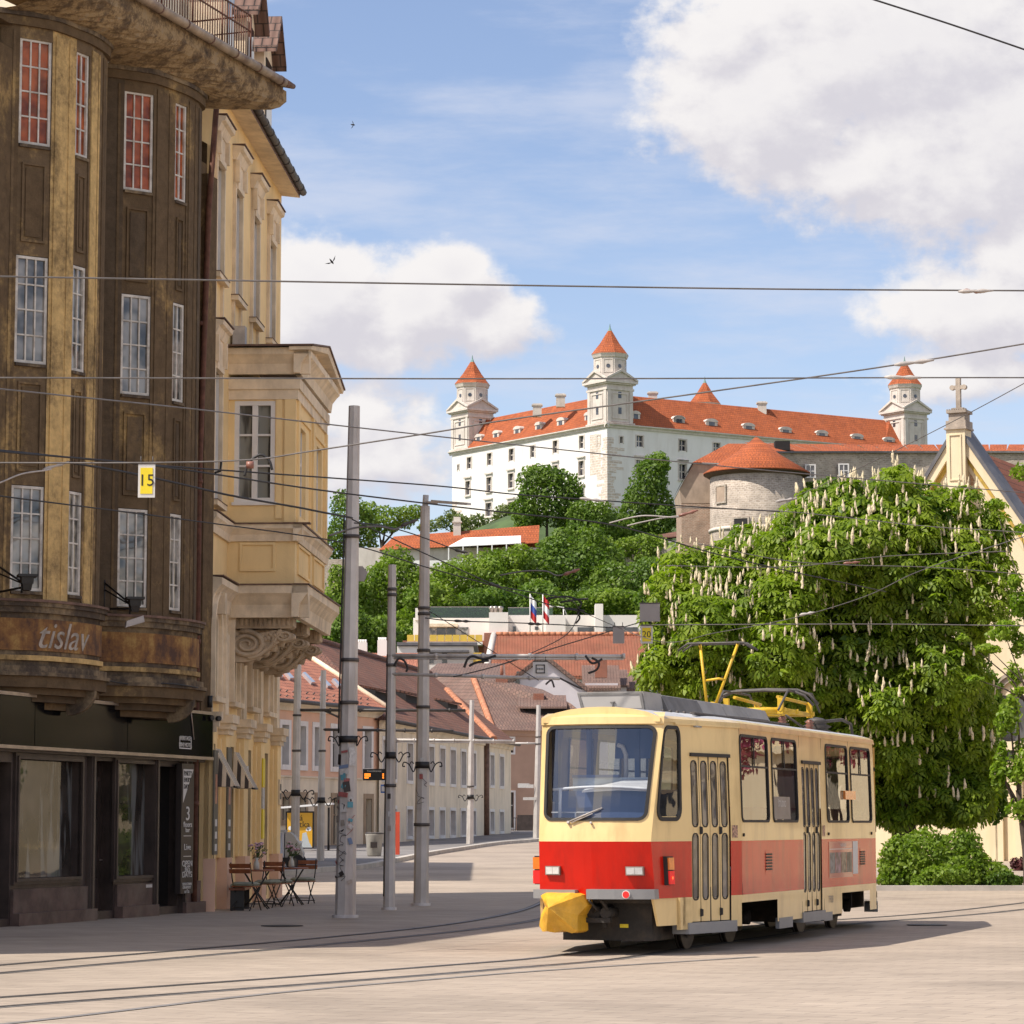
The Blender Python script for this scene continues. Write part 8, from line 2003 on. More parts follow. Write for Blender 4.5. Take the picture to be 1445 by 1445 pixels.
# right-hand trees and shrubs by the square
tree('dark_leafy_tree','dark green tree behind the chestnut at the right, reaching down to the shrub','tree',[(1330,1050,62,70),(1385,1040,40,80),(1345,1110,55,50),(1390,1120,36,40),(1300,1130,40,40)],78,0.20,9000,M['leaf_dark'],base_px=1345,seed=91)
shr = tree('flowerbed_shrub','wide rounded yellow-green shrub at the edge of the square behind the tram','shrub',[(1300,1212,62,46),(1350,1216,52,42),(1262,1222,30,34),(1385,1232,40,26),(1330,1235,70,26),(1275,1240,45,18)],71.5,0.115,12500,M['leaf_shrub'],base_px=1310,seed=92,r0=0.05)
tree('low_dark_shrub','low dark shrub trailing off the right end of the wide shrub','shrub',[(1408,1243,30,13),(1428,1247,16,9)],71.0,0.10,1500,M['leaf_dark'],base_px=1408,seed=93,r0=0.04)
tree('red_leaf_shrub','small dark red leaved shrub by the church wall','shrub',[(1440,1222,12,14)],86,0.10,700,pmat('dark_red_leaf',(0.09,0.02,0.02),0.6,0.4,5,bump=0),base_px=1440,seed=94,r0=0.04)
tree('young_street_tree','young fresh green tree with a thin bare stem at the right edge','tree',[(1425,1010,22,34),(1440,1080,26,36),(1412,1090,14,30),(1436,1140,18,20),(1430,950,14,22),(1415,1060,10,14)],68,0.13,2300,M['leaf_fresh'],base_px=1427,seed=95,r0=0.10,shell=(0.3,1.1))
tree('spring_tree','fresh yellow-green boughs reaching in from the right over the church','tree',[(1416,890,24,18),(1442,850,18,28),(1404,714,18,11),(1442,668,18,15),(1395,915,20,7),(1432,822,13,12),(1440,905,15,20),(1440,748,11,9),(1375,958,15,5),(1358,900,10,6),(1436,975,12,8)],64,0.12,2300,M['leaf_fresh'],base_px=1500,seed=96,r0=0.07,shell=(0.25,1.12))
for k,(x,y,lab) in enumerate(((14.6,53.6,'magenta blossom tree nearest the church, mirrored in the tram'),(15.4,58.5,'magenta blossom tree in the middle of the row mirrored in the tram'),(19.0,57.0,'magenta blossom tree farthest right, mirrored in the tram'))):
    rs = np.random.RandomState(300+k); rt = thing('cherry_tree',lab,'tree',(x,y,gz(y)),'pink blossom trees off the square')
    lb = [((x+rs.uniform(-1.2,1.2),y+rs.uniform(-1.2,1.2),4.0+rs.uniform(-0.6,1.0)),(1.4,1.4,1.0)) for _ in range(5)]
    P,N = sample_lobes(rs,lb,2600,(0.6,1.05)); V,Q = leaf_quads(rs,P,N,0.22); np_mesh('crown',V,Q,M['pinkblossom'],rt,(x,y,gz(y))); trunk(rt,(x,y,gz(y)),(x,y,3.2),0.14,0.08,[c for c,r in lb],M['bark'],rs)
# planting-bed edge
q = MB(); a = ground(1236,1257); b = ground(1452,1257); q.hexa([(a.x,a.y,gz(a.y)),(b.x+6,a.y,gz(a.y)),(b.x+6,a.y+0.3,gz(a.y)),(a.x,a.y+0.3,gz(a.y)),(a.x,a.y,gz(a.y)+0.12),(b.x+6,a.y,gz(a.y)+0.12),(b.x+6,a.y+0.3,gz(a.y)+0.12),(a.x,a.y+0.3,gz(a.y)+0.12)]); tag(q.build('bed_kerb',M['kerbstone']),kind='structure')
# ---------------------------------------------------------------- poles and overhead line
def pole(label, bpx, tpx, r0, r1, n=8, rings=(), scroll=None, arms=(), ex=None):
    b = ground(*bpx); t = at(tpx[0], tpx[1], b.y)
    th = thing('catenary_pole', label, 'pole', b, 'catenary poles of the square')
    q = MB(); q.lathe((0,0,0),[(0,0)],3) if False else None
    P = [b.lerp(t,k/6) for k in range(7)]; q.tube([b-Vector((0,0,0.2))]+P[1:],[r0]+[r0+(r1-r0)*k/6 for k in range(1,7)],n,0,True,False); q.tube([b-Vector((0,0,.1)),b+Vector((0,0,0.05))],r0*1.25,n,0)
    q.build('shaft', M['galv'], th)
    pt = lambda py: b.lerp(t,(bpx[1]-py)/(bpx[1]-tpx[1])); rad = lambda py: r0+(r1-r0)*(bpx[1]-py)/(bpx[1]-tpx[1])
    for y in rings:
        p = pt(y); q = MB(); q.tube([p-Vector((0,0,0.03)),p+Vector((0,0,0.03))],rad(y)*1.10+0.012,10); q.build('clamp_band', M['galv_dark'], th)
    for y in ([scroll] if scroll else []):
        p = pt(y); q = MB(); k = min(b.y/50.0,1.6)*0.52
        for sg in (-1,1):
            q.tube(catmull([p+Vector((sg*rad(y),-rad(y)*.6,-0.02)),p+Vector((sg*0.30*k,-0.1,-0.22*k)),p+Vector((sg*0.45*k,-0.1,0.02)),p+Vector((sg*0.62*k,-0.1,0.10*k)),p+Vector((sg*0.66*k,-0.1,-0.02)),p+Vector((sg*0.58*k,-0.1,-0.02))],4),0.022*k,5)
            q.tube(catmull([p+Vector((sg*0.42*k,-0.1,0.02)),p+Vector((sg*0.36*k,-0.1,0.12*k)),p+Vector((sg*0.28*k,-0.1,0.05*k))],4),0.018*k,5)
        q.tube([p-Vector((0,0.02,0.10*k)),p+Vector((0,-0.02,0.12*k))],rad(y)*1.12,10); q.build('banner_bracket', M['iron'], th)
    for (x0,y0,x1,y1,r,mt) in arms:
        q = MB(); a = at(x0,y0,b.y-0.05); c = at(x1,y1,b.y-0.05); q.tube([a,c],r,8)
        L_ = (c-a).length; d = (c-a).normalized()
        for k in range(1,int(L_/0.9)+1): q.tube([a+d*(k*0.9-0.03),a+d*(k*0.9+0.03)],r*1.5,8)
        q.build('bracket_arm', M[mt], th)
    return th, pt, rad, b
t1, pt1, rd1, b1 = pole('tallest grey pole, nearest the cafe, covered in stickers and graffiti',(487,1295),(500,573),0.185,0.10,8,(935,995,760),1047)
t2, pt2, rd2, b2 = pole('shorter middle pole with horizontal bracket arms to the right',(549,1284),(553.5,797),0.115,0.075,8,(832,840,1110,940),1068,((549,925,882,926,0.035,'galv'),(549,929,880,930,0.02,'galv'),(549,951,790,957.5,0.032,'galv')))
t3, pt3, rd3, b3 = pole('lamp pole with a flat street lamp head on top, right of the pair',(594,1278),(600,714),0.155,0.095,8,(860,868,920,1000,1165),1082)
t4, _, _, b4 = pole('thin far pole beside the white cargo cart',(415.5,1229),(421,906),0.14,0.10,8,(1060,1010),1120,((424,1002,657,1002.5,0.045,'galv_dark'),(458,1003,478,1012,0.03,'galv_dark')))
t5, _, _, b5 = pole('thin far pole standing at the end of the bus shelter',(452,1220),(456.5,946),0.13,0.09,8,(1060,),1130,((456,1029.5,640,1031.5,0.045,'galv_dark'),))
t6, _, _, b6 = pole('distant pole on the pavement by the long cream house',(663,1195),(666,988),0.17,0.10,8,(1110,),1125,((556,1044,727,1046,0.06,'galv'),(556,1047,727,1048.5,0.03,'galv')))
t7, _, _, b7 = pole('distant pole with street nameplates just left of the tram',(757,1186),(760,995),0.19,0.11,8,(1040,1050),None,((720,1049,760,1049,0.05,'galv'),))
q = MB(); a = at(601,709,b3.y); e = at(662,713,b3.y-1.2)
q.tube([pt3(714),a+Vector((0,0,0.15))],0.06,8); q.tube([a,a.lerp(e,0.25)],0.035,6); d = (e-a); s0 = a.lerp(e,0.2)
sd = Vector((-d.y,d.x,0)).normalized()*0.09
q.prism([s0-sd,e-sd*0.6,e+sd*0.6,s0+sd],[s0-sd+Vector((0,0,.06)),e-sd*0.5+Vector((0,0,.05)),e+sd*0.5+Vector((0,0,.05)),s0+sd+Vector((0,0,.06))]); q.build('lamp_head', M['galv'], t3)
# stickers, posters and scrawls on the first pole
rs = np.random.RandomState(4)
def on_pole(pt,rd,b,y,ang,w,h,mat,par,name='sticker',rot=0):
    p = pt(y); r = rd(y)*0.96+0.014; n = Vector((math.cos(ang),math.sin(ang),0)); tx = Vector((-n.y,n.x,0)); c = Vector((p.x,p.y,p.z))+n*r
    ca_,sa_ = math.cos(rot),math.sin(rot); ux = tx*ca_+Vector((0,0,1))*sa_; uy = Vector((0,0,1))*ca_-tx*sa_
    q = MB(); q.prism([c-ux*w-uy*h,c+ux*w-uy*h,c+ux*w+uy*h,c-ux*w+uy*h],[c-ux*w-uy*h+n*.004,c+ux*w-uy*h+n*.004,c+ux*w+uy*h+n*.004,c-ux*w+uy*h+n*.004]); return q.build(name,mat,par)
cols = [M['sticker_white'],M['sticker_white'],M['letter_faded'],M['sign_dark'],M['sticker_red'],pmat('faded_blue_sticker',(0.16,0.22,0.34),0.7,0.1,9,bump=0),M['grey_fitting'],pmat('teal_sticker',(0.10,0.30,0.36),0.6,0.1,9,bump=0)]
fixed = [(1066,-1.05,0.06,0.10,0),(1078,-1.05,0.06,0.07,0),(1085,-1.95,0.09,0.03,5),(1092,-1.9,0.08,0.05,0),(1099,-2.0,0.05,0.06,7),(1106,-1.6,0.05,0.06,4),(1113,-1.6,0.06,0.09,3),(1124,-1.95,0.09,0.04,4),(1130,-2.6,0.05,0.08,2),(1138,-1.2,0.05,0.05,7),(1143,-1.9,0.06,0.07,1),(1075,-2.6,0.05,0.09,3),(1158,-2.7,0.05,0.06,2),(1064,-1.9,0.06,0.02,4)]
for y,a,w_,h_,c in fixed: on_pole(pt1,rd1,b1,y,a,w_,h_,cols[c],t1,rot=rs.uniform(-.15,.15))
for k in range(16):
    y = rs.uniform(1105,1260); on_pole(pt1,rd1,b1,y,rs.choice([-1.95,-1.15,-2.7]),rs.uniform(.015,.05),rs.uniform(.015,.06),cols[rs.randint(0,8)],t1,rot=rs.uniform(-.6,.6))
def scrawl(pt,rd,y,ang,par,n,h,mat):
    p = pt(y); r = rd(y)*0.97+0.012; nn = Vector((math.cos(ang),math.sin(ang),0)); tx = Vector((-nn.y,nn.x,0)); c = p+nn*r
    P = [c+tx*rs.uniform(-.085,.085)+Vector((0,0,h*(k/n-0.5)+rs.uniform(-.05,.05))) for k in range(n)]; q = MB(); q.tube(catmull(P,3),0.0045,4); q.build('graffiti', mat, par)
for y in (1180,1205,1228): scrawl(pt1,rd1,y,-1.95,t1,9,0.35,M['letter_black'])
scrawl(pt1,rd1,1165,-1.1,t1,8,0.3,M['sticker_red']); scrawl(pt3,rd3,1125,-1.8,t3,9,0.30,M['letter_black']); scrawl(pt3,rd3,1105,-1.4,t3,7,0.2,M['letter_black'])
for y,a,c in ((1090,-1.7,1),(1098,-1.7,4),(1075,-1.6,0),(1140,-1.8,6)): on_pole(pt3,rd3,b3,y,a,.035,.05,cols[c],t3)
for y,a,c in ((1150,-1.6,0),(1170,-1.6,2),(1125,-1.7,3)): on_pole(pt2,rd2,b2,y,a,.03,.05,cols[c],t2)
# cable running down the first pole
q = MB(); q.tube([pt1(y)+Vector((-rd1(y)*0.9-0.03,-rd1(y)*0.45-0.03+0.03*math.sin(y*0.05),0)) for y in range(730,1060,22)],0.016,5); q.build('pole_cable', M['cable'], t1)
q = MB(); q.tube([pt2(y)+Vector((-rd2(y)*0.9,-rd2(y)*0.6-0.02,0)) for y in range(925,1280,20)],0.013,5); q.build('pole_cable', M['cable'], t2)
q = MB(); c = at(510,810,b1.y+0.1); q.prism([c+Vector((-0.09,0,-0.13)),c+Vector((0.05,0,-0.13)),c+Vector((0.11,0,0.03)),c+Vector((0.02,0,0.14)),c+Vector((-0.09,0,0.14))],[c+Vector((-0.09,.02,-0.13)),c+Vector((0.05,.02,-0.13)),c+Vector((0.11,.02,0.03)),c+Vector((0.02,.02,0.14)),c+Vector((-0.09,.02,0.14))]); q.build('traffic_sign_back', M['sign_grey'], t1)
# wires: px points, depth at each end
GW = 'overhead wires across the square'
def wire(label, pts, d0, d1, r, mat='wire', ins=(), sag=0.0, name='overhead_wire'):
    n = len(pts); L = [0]
    for i in range(n-1): L.append(L[-1]+math.hypot(pts[i+1][0]-pts[i][0],pts[i+1][1]-pts[i][1]))
    P = [at(p[0],p[1],d0+(d1-d0)*l/L[-1]) for p,l in zip(pts,L)]
    q = MB(); C = catmull(P,8) if n > 2 else [P[0].lerp(P[1],k/14)-Vector((0,0,sag*math.sin(math.pi*k/14))) for k in range(15)]
    q.tube(C,r,5); o = q.build(name, M[mat]); tag(o,label,'wire',GW)
    for (x,y,x2,y2,rr,mt) in ins:
        t = (x-pts[0][0])/(pts[-1][0]-pts[0][0]); d = d0+(d1-d0)*t-0.02; q = MB(); a = at(x,y,d); b = at(x2,y2,d)
        q.tube([a,a.lerp(b,.15),a.lerp(b,.3),a.lerp(b,.5),a.lerp(b,.7),a.lerp(b,.85),b],[rr*.3,rr*.75,rr*.7,rr*0.4,rr*.8,rr*0.45,rr*.3],8); q.build('insulator', M[mt], o)
    return o
wire('topmost long level wire crossing the facade windows and open sky',[(-40,389.5),(360,396.5),(720,402.5),(1100,408),(1500,410.5)],30,34,0.0105,ins=((1352,411.5,1402,410,0.035,'grey_fitting'),(1360,409,1385,413,0.03,'porcelain')))
wire('level wire passing behind the castle spires, second from the top',[(-40,533),(720,534.5),(1270,533),(1500,533)],31,36,0.0095,ins=((1248,532,1300,533,0.04,'grey_fitting'),))
wire('wire sloping down from the oriel window past the castle wall to the chestnut',[(-40,545),(0,549),(270,577),(500,603),(720,627),(950,651),(1128,668),(1500,700)],33,60,0.011)
wire('pale wire rising to the right through the number fifteen sign and castle roof',[(-40,653),(200,653),(350,649),(440,636.5),(620,609),(720,592),(1000,553),(1270,514),(1500,476)],35,35,0.0105,ins=((1262,515,1318,508,0.04,'grey_fitting'),))
wire('dark wire ending in the insulator before the round bastion',[(-40,632),(0,635.5),(200,655),(440,672.5),(620,686),(720,697),(817,704),(963,714),(1100,722)],36,60,0.013,'cable',((818,703,852,707,0.045,'grey_fitting'),(1095,708,1125,703,0.045,'grey_fitting')))
wire('dark wire falling to the right past the lamp head into the chestnut',[(-40,630),(0,637),(215,657),(440,690),(590,709),(720,724),(865,741),(1000,779),(1100,803),(1250,835)],36,62,0.014,'cable')
wire('twisted dark span cable ending at the tallest pole',[(95,652),(200,671),(310,696),(330,700),(350,704),(420,716),(450,722),(497,731)],40,48.8,0.018,'cable',((60,663,97,652,0.035,'grey_fitting'),))
wire('feeder wire curling into the clamp at the left edge',[(-30,690),(0,681),(30,669),(62,664),(72,662)],38,39,0.012,'grey_fitting')
wire('long dark wire from the left bay down past the poles to the junction',[(-40,694),(0,700),(280,736),(480,765),(600,800),(700,828),(780,855),(818,862)],38,60,0.012,'cable')
wire('wire fanning from the tallest pole down to the tram wire junction',[(497,733),(560,763),(630,795),(690,822),(716,830),(800,845),(818,862)],48.8,60,0.012,'cable',((690,823,708,829,0.05,'galv_dark'),))
wire('wire in the top right corner of the sky',[(1225,-3),(1340,34),(1460,75)],30,30,0.011,'cable')
wire('diagonal wire descending from the church cross across the chestnut crown',[(1500,510),(1445,541),(1350,592),(1216,659),(1114,704)],45,60,0.008)
wire('thin level wire over the lower chestnut crown',[(905,882),(1100,881),(1280,881),(1500,884)],60,60,0.012)
wire('contact wire from the raised pantograph up to the right',[(818,862),(930,905),(1010,893),(1120,872),(1220,842),(1300,805),(1445,757)],60,42,0.008,ins=((1128,868,1150,864,0.04,'grey_fitting'),))
wire('contact wire running left from the raised pantograph to the arms',[(640,955),(700,940),(790,912),(880,885),(930,870)],54,62,0.012,'cable')
wire('wire over the upper chestnut below the bastion',[(950,716),(1110,722),(1300,742),(1410,749),(1500,756)],60,60,0.010)
wire('wire across the chestnut blossoms in the middle of the crown',[(985,767),(1100,790),(1190,797),(1320,801),(1500,815)],58,60,0.010)
wire('wire along the lower right of the crown to the young leaves',[(940,798),(1110,800),(1250,785),(1420,778)],58,60,0.010,ins=((1190,795,1214,793,0.04,'porcelain'),))
wire('short wire between the lamp pole and the terraces',[(600,872),(640,876),(755,880),(870,886)],57,60,0.012,'cable',((640,876,665,877,0.04,'galv_dark'),(745,880,765,881,0.045,'galv_dark')))
wire('slanting wire from the lamp pole down to the gable sign',[(605,862),(650,890),(720,935),(760,960)],57,54,0.008,'cable')
wire('wire from the junction clamp down to the roof arm',[(818,862),(800,895),(742,925),(690,943)],60,54,0.010,'cable')
wire('short sloping wire left of the bastion behind the tree',[(860,738),(905,728),(950,730),(965,727)],60,60,0.016,'grey_fitting',((958,728,985,720,0.05,'porcelain'),))
wire('second short wire looping under the bastion insulator',[(885,742),(905,737),(935,731),(958,728)],60,60,0.014,'grey_fitting')
wire('curved section insulator wire over the green slope',[(705,812),(740,806),(770,806),(785,812),(800,810)],58,58,0.016,'wire',((795,811,818,803,0.05,'porcelain'),))
wire('curved wire pair by the tallest pole ending at the black clamp',[(464,756),(500,745),(535,743),(556,747),(570,741)],49,50,0.018,'wire',((566,742,590,733,0.05,'galv_dark'),))
wire('wire from the tallest pole to the black clamp above the pair',[(500,738),(540,742),(590,756),(655,781)],49,55,0.012,'cable',((642,776,660,780,0.04,'galv_dark'),))
# loops and jumper fittings hanging from the wires
def fitting(label, paths, r, mat, d):
    q = MB()
    for P in paths: q.tube(catmull([at(x,y,d) for x,y in P],5),r,6)
    o = q.build('jumper_loop', M[mat]); tag(o,label,'wire fitting','cable loops and junction fittings on the wires'); return o
jl = fitting('arched black jumper cable in front of the oriel window',[[(345,672),(350,655),(360,645),(370,642),(380,650),(384,663)]],0.02,'cable',38.4)
q = MB(); c = at(353,656,38.3); q.tube([c-Vector((0.05,0,0.0)),c+Vector((0.05,0,0))],0.05,8); q.build('insulator', M['porcelain'], jl)
fitting('tangle of wires and clamps over the white terraces',[[(770,845),(800,842),(820,850),(815,862),(818,872),(812,880)],[(790,850),(815,846),(830,845)],[(800,858),(825,862)]],0.022,'cable',60)
fitting('curved jumper loop under the upper bracket arm',[[(655,942),(660,930),(668,926),(682,930),(700,925)],[(662,940),(672,935),(690,932)]],0.026,'cable',53.8)
fitting('curved jumper loop at the middle pole clamp',[[(556,940),(562,930),(570,932),(575,942),(573,948)]],0.024,'cable',53.8)
fitting('black catch arm hooked on the end of the bracket arms',[[(835,928),(845,935),(842,945),(830,950)],[(826,925),(836,936),(850,930)]],0.024,'cable',53.9)
fitting('bent arm below the gable sign',[[(790,957),(812,968),(822,972)],[(770,966),(778,960),(782,970)]],0.02,'galv_dark',54)
# hanging signs
def hsign(label, x0,y0,x1,y1,d,border,face,txt=None,dots=0,tsize=0.7,tilt=0.0):
    a = at(x0,y1,d); b = at(x1,y0,d); cx_,cz_ = (a.x+b.x)/2,(a.z+b.z)/2; w_,h_ = (b.x-a.x)/2,(b.z-a.z)/2
    th = thing('hanging_sign',label,'sign',(cx_,d,cz_),'signs hung in the overhead lines')
    q = MB(); q.box(cx_-w_,cx_+w_,d,d+0.02,cz_-h_,cz_+h_); q.build('panel', M[border], th)
    if face: q = MB(); q.box(cx_-w_*.72,cx_+w_*.72,d-0.006,d,cz_-h_*.78,cz_+h_*.78); q.build('face', M[face], th)
    if txt: text_mesh(txt, h_*1.0, M['letter_black'], lambda x,y,dd: (cx_+x,d-0.009,cz_+y), 'lettering', th, 0.0)
    if dots:
        q = MB(); 
        for s0,s1,t0,t1 in ((-.62,.62,.5,.62),(-.62,.62,-.62,-.5),(-.62,-.5,-.5,.5),(.5,.62,-.5,.5)): q.box(cx_+w_*s0,cx_+w_*s1,d-0.012,d-0.002,cz_+h_*t0,cz_+h_*t1)
        for k in range(4): c = Vector((cx_+w_*(-.33+.22*k),d-0.006,cz_)); q.tube([c,c-Vector((0,.008,0))],w_*.09,8)
        q.build('symbol', M['letter_black'], th)
    q = MB(); q.box(cx_-w_*1.05,cx_+w_*1.05,d-0.005,d+0.03,cz_+h_,cz_+h_+0.025)
    for sg in (-1,1): q.tube([(cx_+sg*w_*.7,d+0.01,cz_+h_),(cx_+sg*w_*.7,d+0.01,cz_+h_+0.10)],0.008,5)
    q.build('hanger', M['galv_dark'], th)
hsign('yellow sign reading 15 hanging before the brown bay',194.5,655,219,702,35.2,'letter_white','sign_yellow','15')
hsign('yellow sign reading 20 hanging beside the chestnut',904,883,921,908,59.8,'letter_white','sign_yellow','20')
hsign('larger blank grey sign back hanging above the number twenty sign',903,852,931,877,59.6,'sign_grey',None)
hsign('smaller blank grey sign back left of the number twenty sign',865,885,881,908,59.7,'sign_grey',None)
hsign('white square sign with four dots hung from the bracket arm',752,934,773,954,53.7,'letter_white',None,None,4)
# ---------------------------------------------------------------- cafe in front of the yellow house
def cafe_chair(label, x, y, rot, cushion=True):
    r = thing('cafe_chair', label, 'chair', (x,y,0), 'folding cafe chairs'); ca_,sa_ = math.cos(rot),math.sin(rot)
    def t(lx,ly,z): return Vector((x+lx*ca_-ly*sa_, y+lx*sa_+ly*ca_, z))
    def bar(lx0,lx1,ly0,ly1,z0,z1,mb): mb.hexa([t(lx0,ly0,z0),t(lx1,ly0,z0),t(lx1,ly1,z0),t(lx0,ly1,z0),t(lx0,ly0,z1),t(lx1,ly0,z1),t(lx1,ly1,z1),t(lx0,ly1,z1)])
    q = MB()
    for k in range(5): bar(-0.20+k*0.083,-0.20+k*0.083+0.066,-0.22,0.22,0.445,0.465,q)
    q.build('seat', M['chair_wood'], r)
    q = MB()
    for z_ in (0.70,0.80): 
        q.hexa([t(-0.24-0.04,-0.22,z_),t(-0.24-0.02,-0.22,z_),t(-0.24-0.02,0.22,z_),t(-0.24-0.04,0.22,z_),t(-0.27-0.04,-0.22,z_+0.08),t(-0.27-0.02,-0.22,z_+0.08),t(-0.27-0.02,0.22,z_+0.08),t(-0.27-0.04,0.22,z_+0.08)])
    q.build('backrest', M['chair_wood'], r)
    for ly in (-0.20,0.20):
        q = MB(); q.tube([t(-0.27,ly,0.90),t(-0.20,ly,0.62),t(-0.12,ly,0.44),t(0.10,ly,0.22),t(0.26,ly,0.0)],0.013,6); q.build('leg', M['iron'], r)
        q = MB(); q.tube([t(0.20,ly*.9,0.44),t(0.02,ly*.9,0.20),t(-0.14,ly*.9,0.10),t(-0.24,ly*.9,0.0)],0.013,6); q.build('leg', M['iron'], r)
    q = MB(); q.tube([t(0.20,-0.2,0.12),t(0.20,0.2,0.12)],0.010,6); q.tube([t(-0.20,-0.2,0.06),t(-0.20,0.2,0.06)],0.010,6); q.build('stretcher', M['iron'], r)
    if cushion:
        q = MB(); n = 12; P0=[];P1=[];P2=[]
        for k in range(n):
            a = 2*math.pi*k/n; cx_ = 0.215*max(-1,min(1,1.25*math.cos(a))); cy_ = 0.225*max(-1,min(1,1.25*math.sin(a)))
            P0.append(t(cx_*.95,cy_*.95,0.468)); P1.append(t(cx_*1.04,cy_*1.04,0.50)); P2.append(t(cx_*.8,cy_*.8,0.535))
        q.prism(P0,P1,caps=False); q.prism(P1,P2); cu = q.build('seat_cushion', M['cushion']); tag(cu,'flat sage green cushion on '+{0:'the nearest cafe chair',1:'the cafe chair behind the first table',2:'the dark backed cafe chair',3:'the farthest cafe chair'}[CH[0]],'cushion','cushions on the cafe chairs')
    CH[0] += 1
    return r
CH = [0]
cafe_chair('nearest brown slatted folding chair at the first table',-5.02,53.95,1.25)
cafe_chair('folding chair standing on the far side of the first table',-4.78,56.05,-1.9)
cafe_chair('folding chair with a darker back between the two tables',-4.62,56.75,1.2)
cafe_chair('farthest folding chair by the corner pier',-4.30,58.75,-1.8)
def cafe_table(label, x, y, fl):
    r = thing('cafe_table', label, 'table', (x,y,0), 'round cafe tables'); q = MB(); q.lathe((x,y,0.72),[(0.34,0),(0.35,0.012),(0.34,0.028)],20); q.build('tabletop', M['chair_wood'], r)
    for sg in (-1,1):
        for k in (-1,1):
            q = MB(); q.tube([(x+sg*0.24,y+k*0.05,0.715),(x+sg*0.02,y+k*0.12,0.36),(x-sg*0.24,y+k*0.18,0.0)],0.012,6); q.build('leg', M['iron'], r)
    v = thing('flower_vase', fl, 'vase', (x,y,0.748), 'vases of flowers on the cafe tables'); q = MB(); q.lathe((x,y,0.748),[(0.05,0),(0.06,0.03),(0.055,0.12),(0.03,0.18),(0.042,0.23)],12); q.build('vase', M['vase'], v)
    rs_ = np.random.RandomState(int(y*7)); q = MB(); f = MB()
    for k in range(22):
        a = rs_.uniform(0,6.28); rr = rs_.uniform(0.02,0.17); e = Vector((x+rr*math.cos(a),y+rr*math.sin(a),0.98+rs_.uniform(0.06,0.28))); q.tube([(x,y,0.9),e],0.004,4)
        if k % 3: f.lathe(e,[(0.0,-0.02),(0.035,-0.005),(0.04,0.012),(0.0,0.03)],7)
        for j in range(2): g_ = e-Vector((rs_.uniform(-.05,.05),rs_.uniform(-.05,.05),rs_.uniform(.04,.12))); q.poly([g_,g_+Vector((0.03,0,0.02)),g_+Vector((0.05,0.01,0.05)),g_+Vector((0.02,0.01,0.04))])
    q.build('stems', M['stem_green'], v); f.build('petals', M['flower_pink'], v)
cafe_table('nearest round wooden table with a vase',-4.92,55.0,'vase of pink flowers on the nearest table')
cafe_table('farther round wooden table with a vase',-4.46,57.75,'vase of pink flowers on the farther table')
bn = thing('wall_bench','low bench with a sage cushion against the pier','bench',(-5.2,54.6,0)); q = MB(); q.box(-5.34,-5.04,53.9,55.2,0.38,0.43); q.build('seat', M['chair_wood'], bn)
for yy in (54.0,55.1): q = MB(); q.box(-5.32,-5.06,yy-0.02,yy+0.02,0,0.38); q.build('leg', M['iron'], bn)
q = MB(); q.prism([(-5.33,53.95,0.43),(-5.06,53.95,0.43),(-5.06,55.1,0.43),(-5.33,55.1,0.43)],[(-5.31,54.0,0.50),(-5.09,54.0,0.50),(-5.09,55.05,0.50),(-5.31,55.05,0.50)]); tag(q.build('bench_cushion',M['cushion']),'long sage cushion on the low wall bench','cushion')
# ---------------------------------------------------------------- small street things
p = ground(410,1231); cy = 85.0; gzv = gz(cy)
van = thing('cargo_cart','small white cargo cart with rounded cab by the yellow corner','cart',(-7.3,cy,gzv))
q = MB(); q.box(-8.6,-6.75,cy-0.55,cy+0.55,gzv+0.42,gzv+1.18); q.build('cargo_box', M['van_white'], van)
q = MB(); q.box(-8.64,-6.72,cy-0.58,cy+0.58,gzv+1.18,gzv+1.23); q.build('box_lid', M['tram_roof'], van)
q = MB(); q.box(-8.5,-6.3,cy-0.5,cy+0.5,gzv+0.24,gzv+0.42); q.build('chassis', M['tram_dark'], van)
q = MB(); pr_ = [(-6.72,0.40),(-6.72,1.15),(-6.6,1.18),(-6.45,1.05),(-6.3,0.80),(-6.2,0.55),(-6.22,0.40)]; q.prism([(x,cy-0.45,gzv+z) for x,z in pr_],[(x,cy+0.45,gzv+z) for x,z in pr_]); cb_ = q.build('cab', pmat('beige_cart_paint',(0.42,0.40,0.37),0.4,0.08,2,bump=0,coat=0.3), van)
q = MB(); q.tube([(-6.36,cy-0.3,gzv+0.86),(-6.24,cy-0.3,gzv+0.82)],0.08,10); q.build('headlight', M['lamp_glass'], cb_)
for x in (-8.2,-7.15,-6.42):
    for s_ in (-0.5,0.5):
        q = MB(); q.tube([(x,cy+s_-0.06,gzv+0.27),(x,cy+s_+0.06,gzv+0.27)],0.27,20); w_ = q.build('wheel', M['tyre'], van); q = MB(); q.tube([(x,cy+s_-0.07,gzv+0.27),(x,cy+s_+0.07,gzv+0.27)],0.13,14); q.build('rim', M['galv_dark'], w_)
q = MB(); q.prism([(-8.55,cy-0.565,gzv+0.46),(-6.8,cy-0.565,gzv+0.46),(-6.8,cy-0.565,gzv+1.14),(-8.55,cy-0.565,gzv+1.14)],[(-8.55,cy-0.56,gzv+0.46),(-6.8,cy-0.56,gzv+0.46),(-6.8,cy-0.56,gzv+1.14),(-8.55,cy-0.56,gzv+1.14)]); q.build('side_panel', pmat('cart_side_print',(0.42,0.47,0.58),0.3,0.25,1.5,bump=0), van)
sy = 112.0; g0 = gz(sy)+0.13; a = at(398,1141,sy); b = at(470,1139,sy)
sh = thing('tram_stop_shelter','small tram stop shelter with a yellow poster behind the thin poles','shelter',((a.x+b.x)/2,sy,g0))
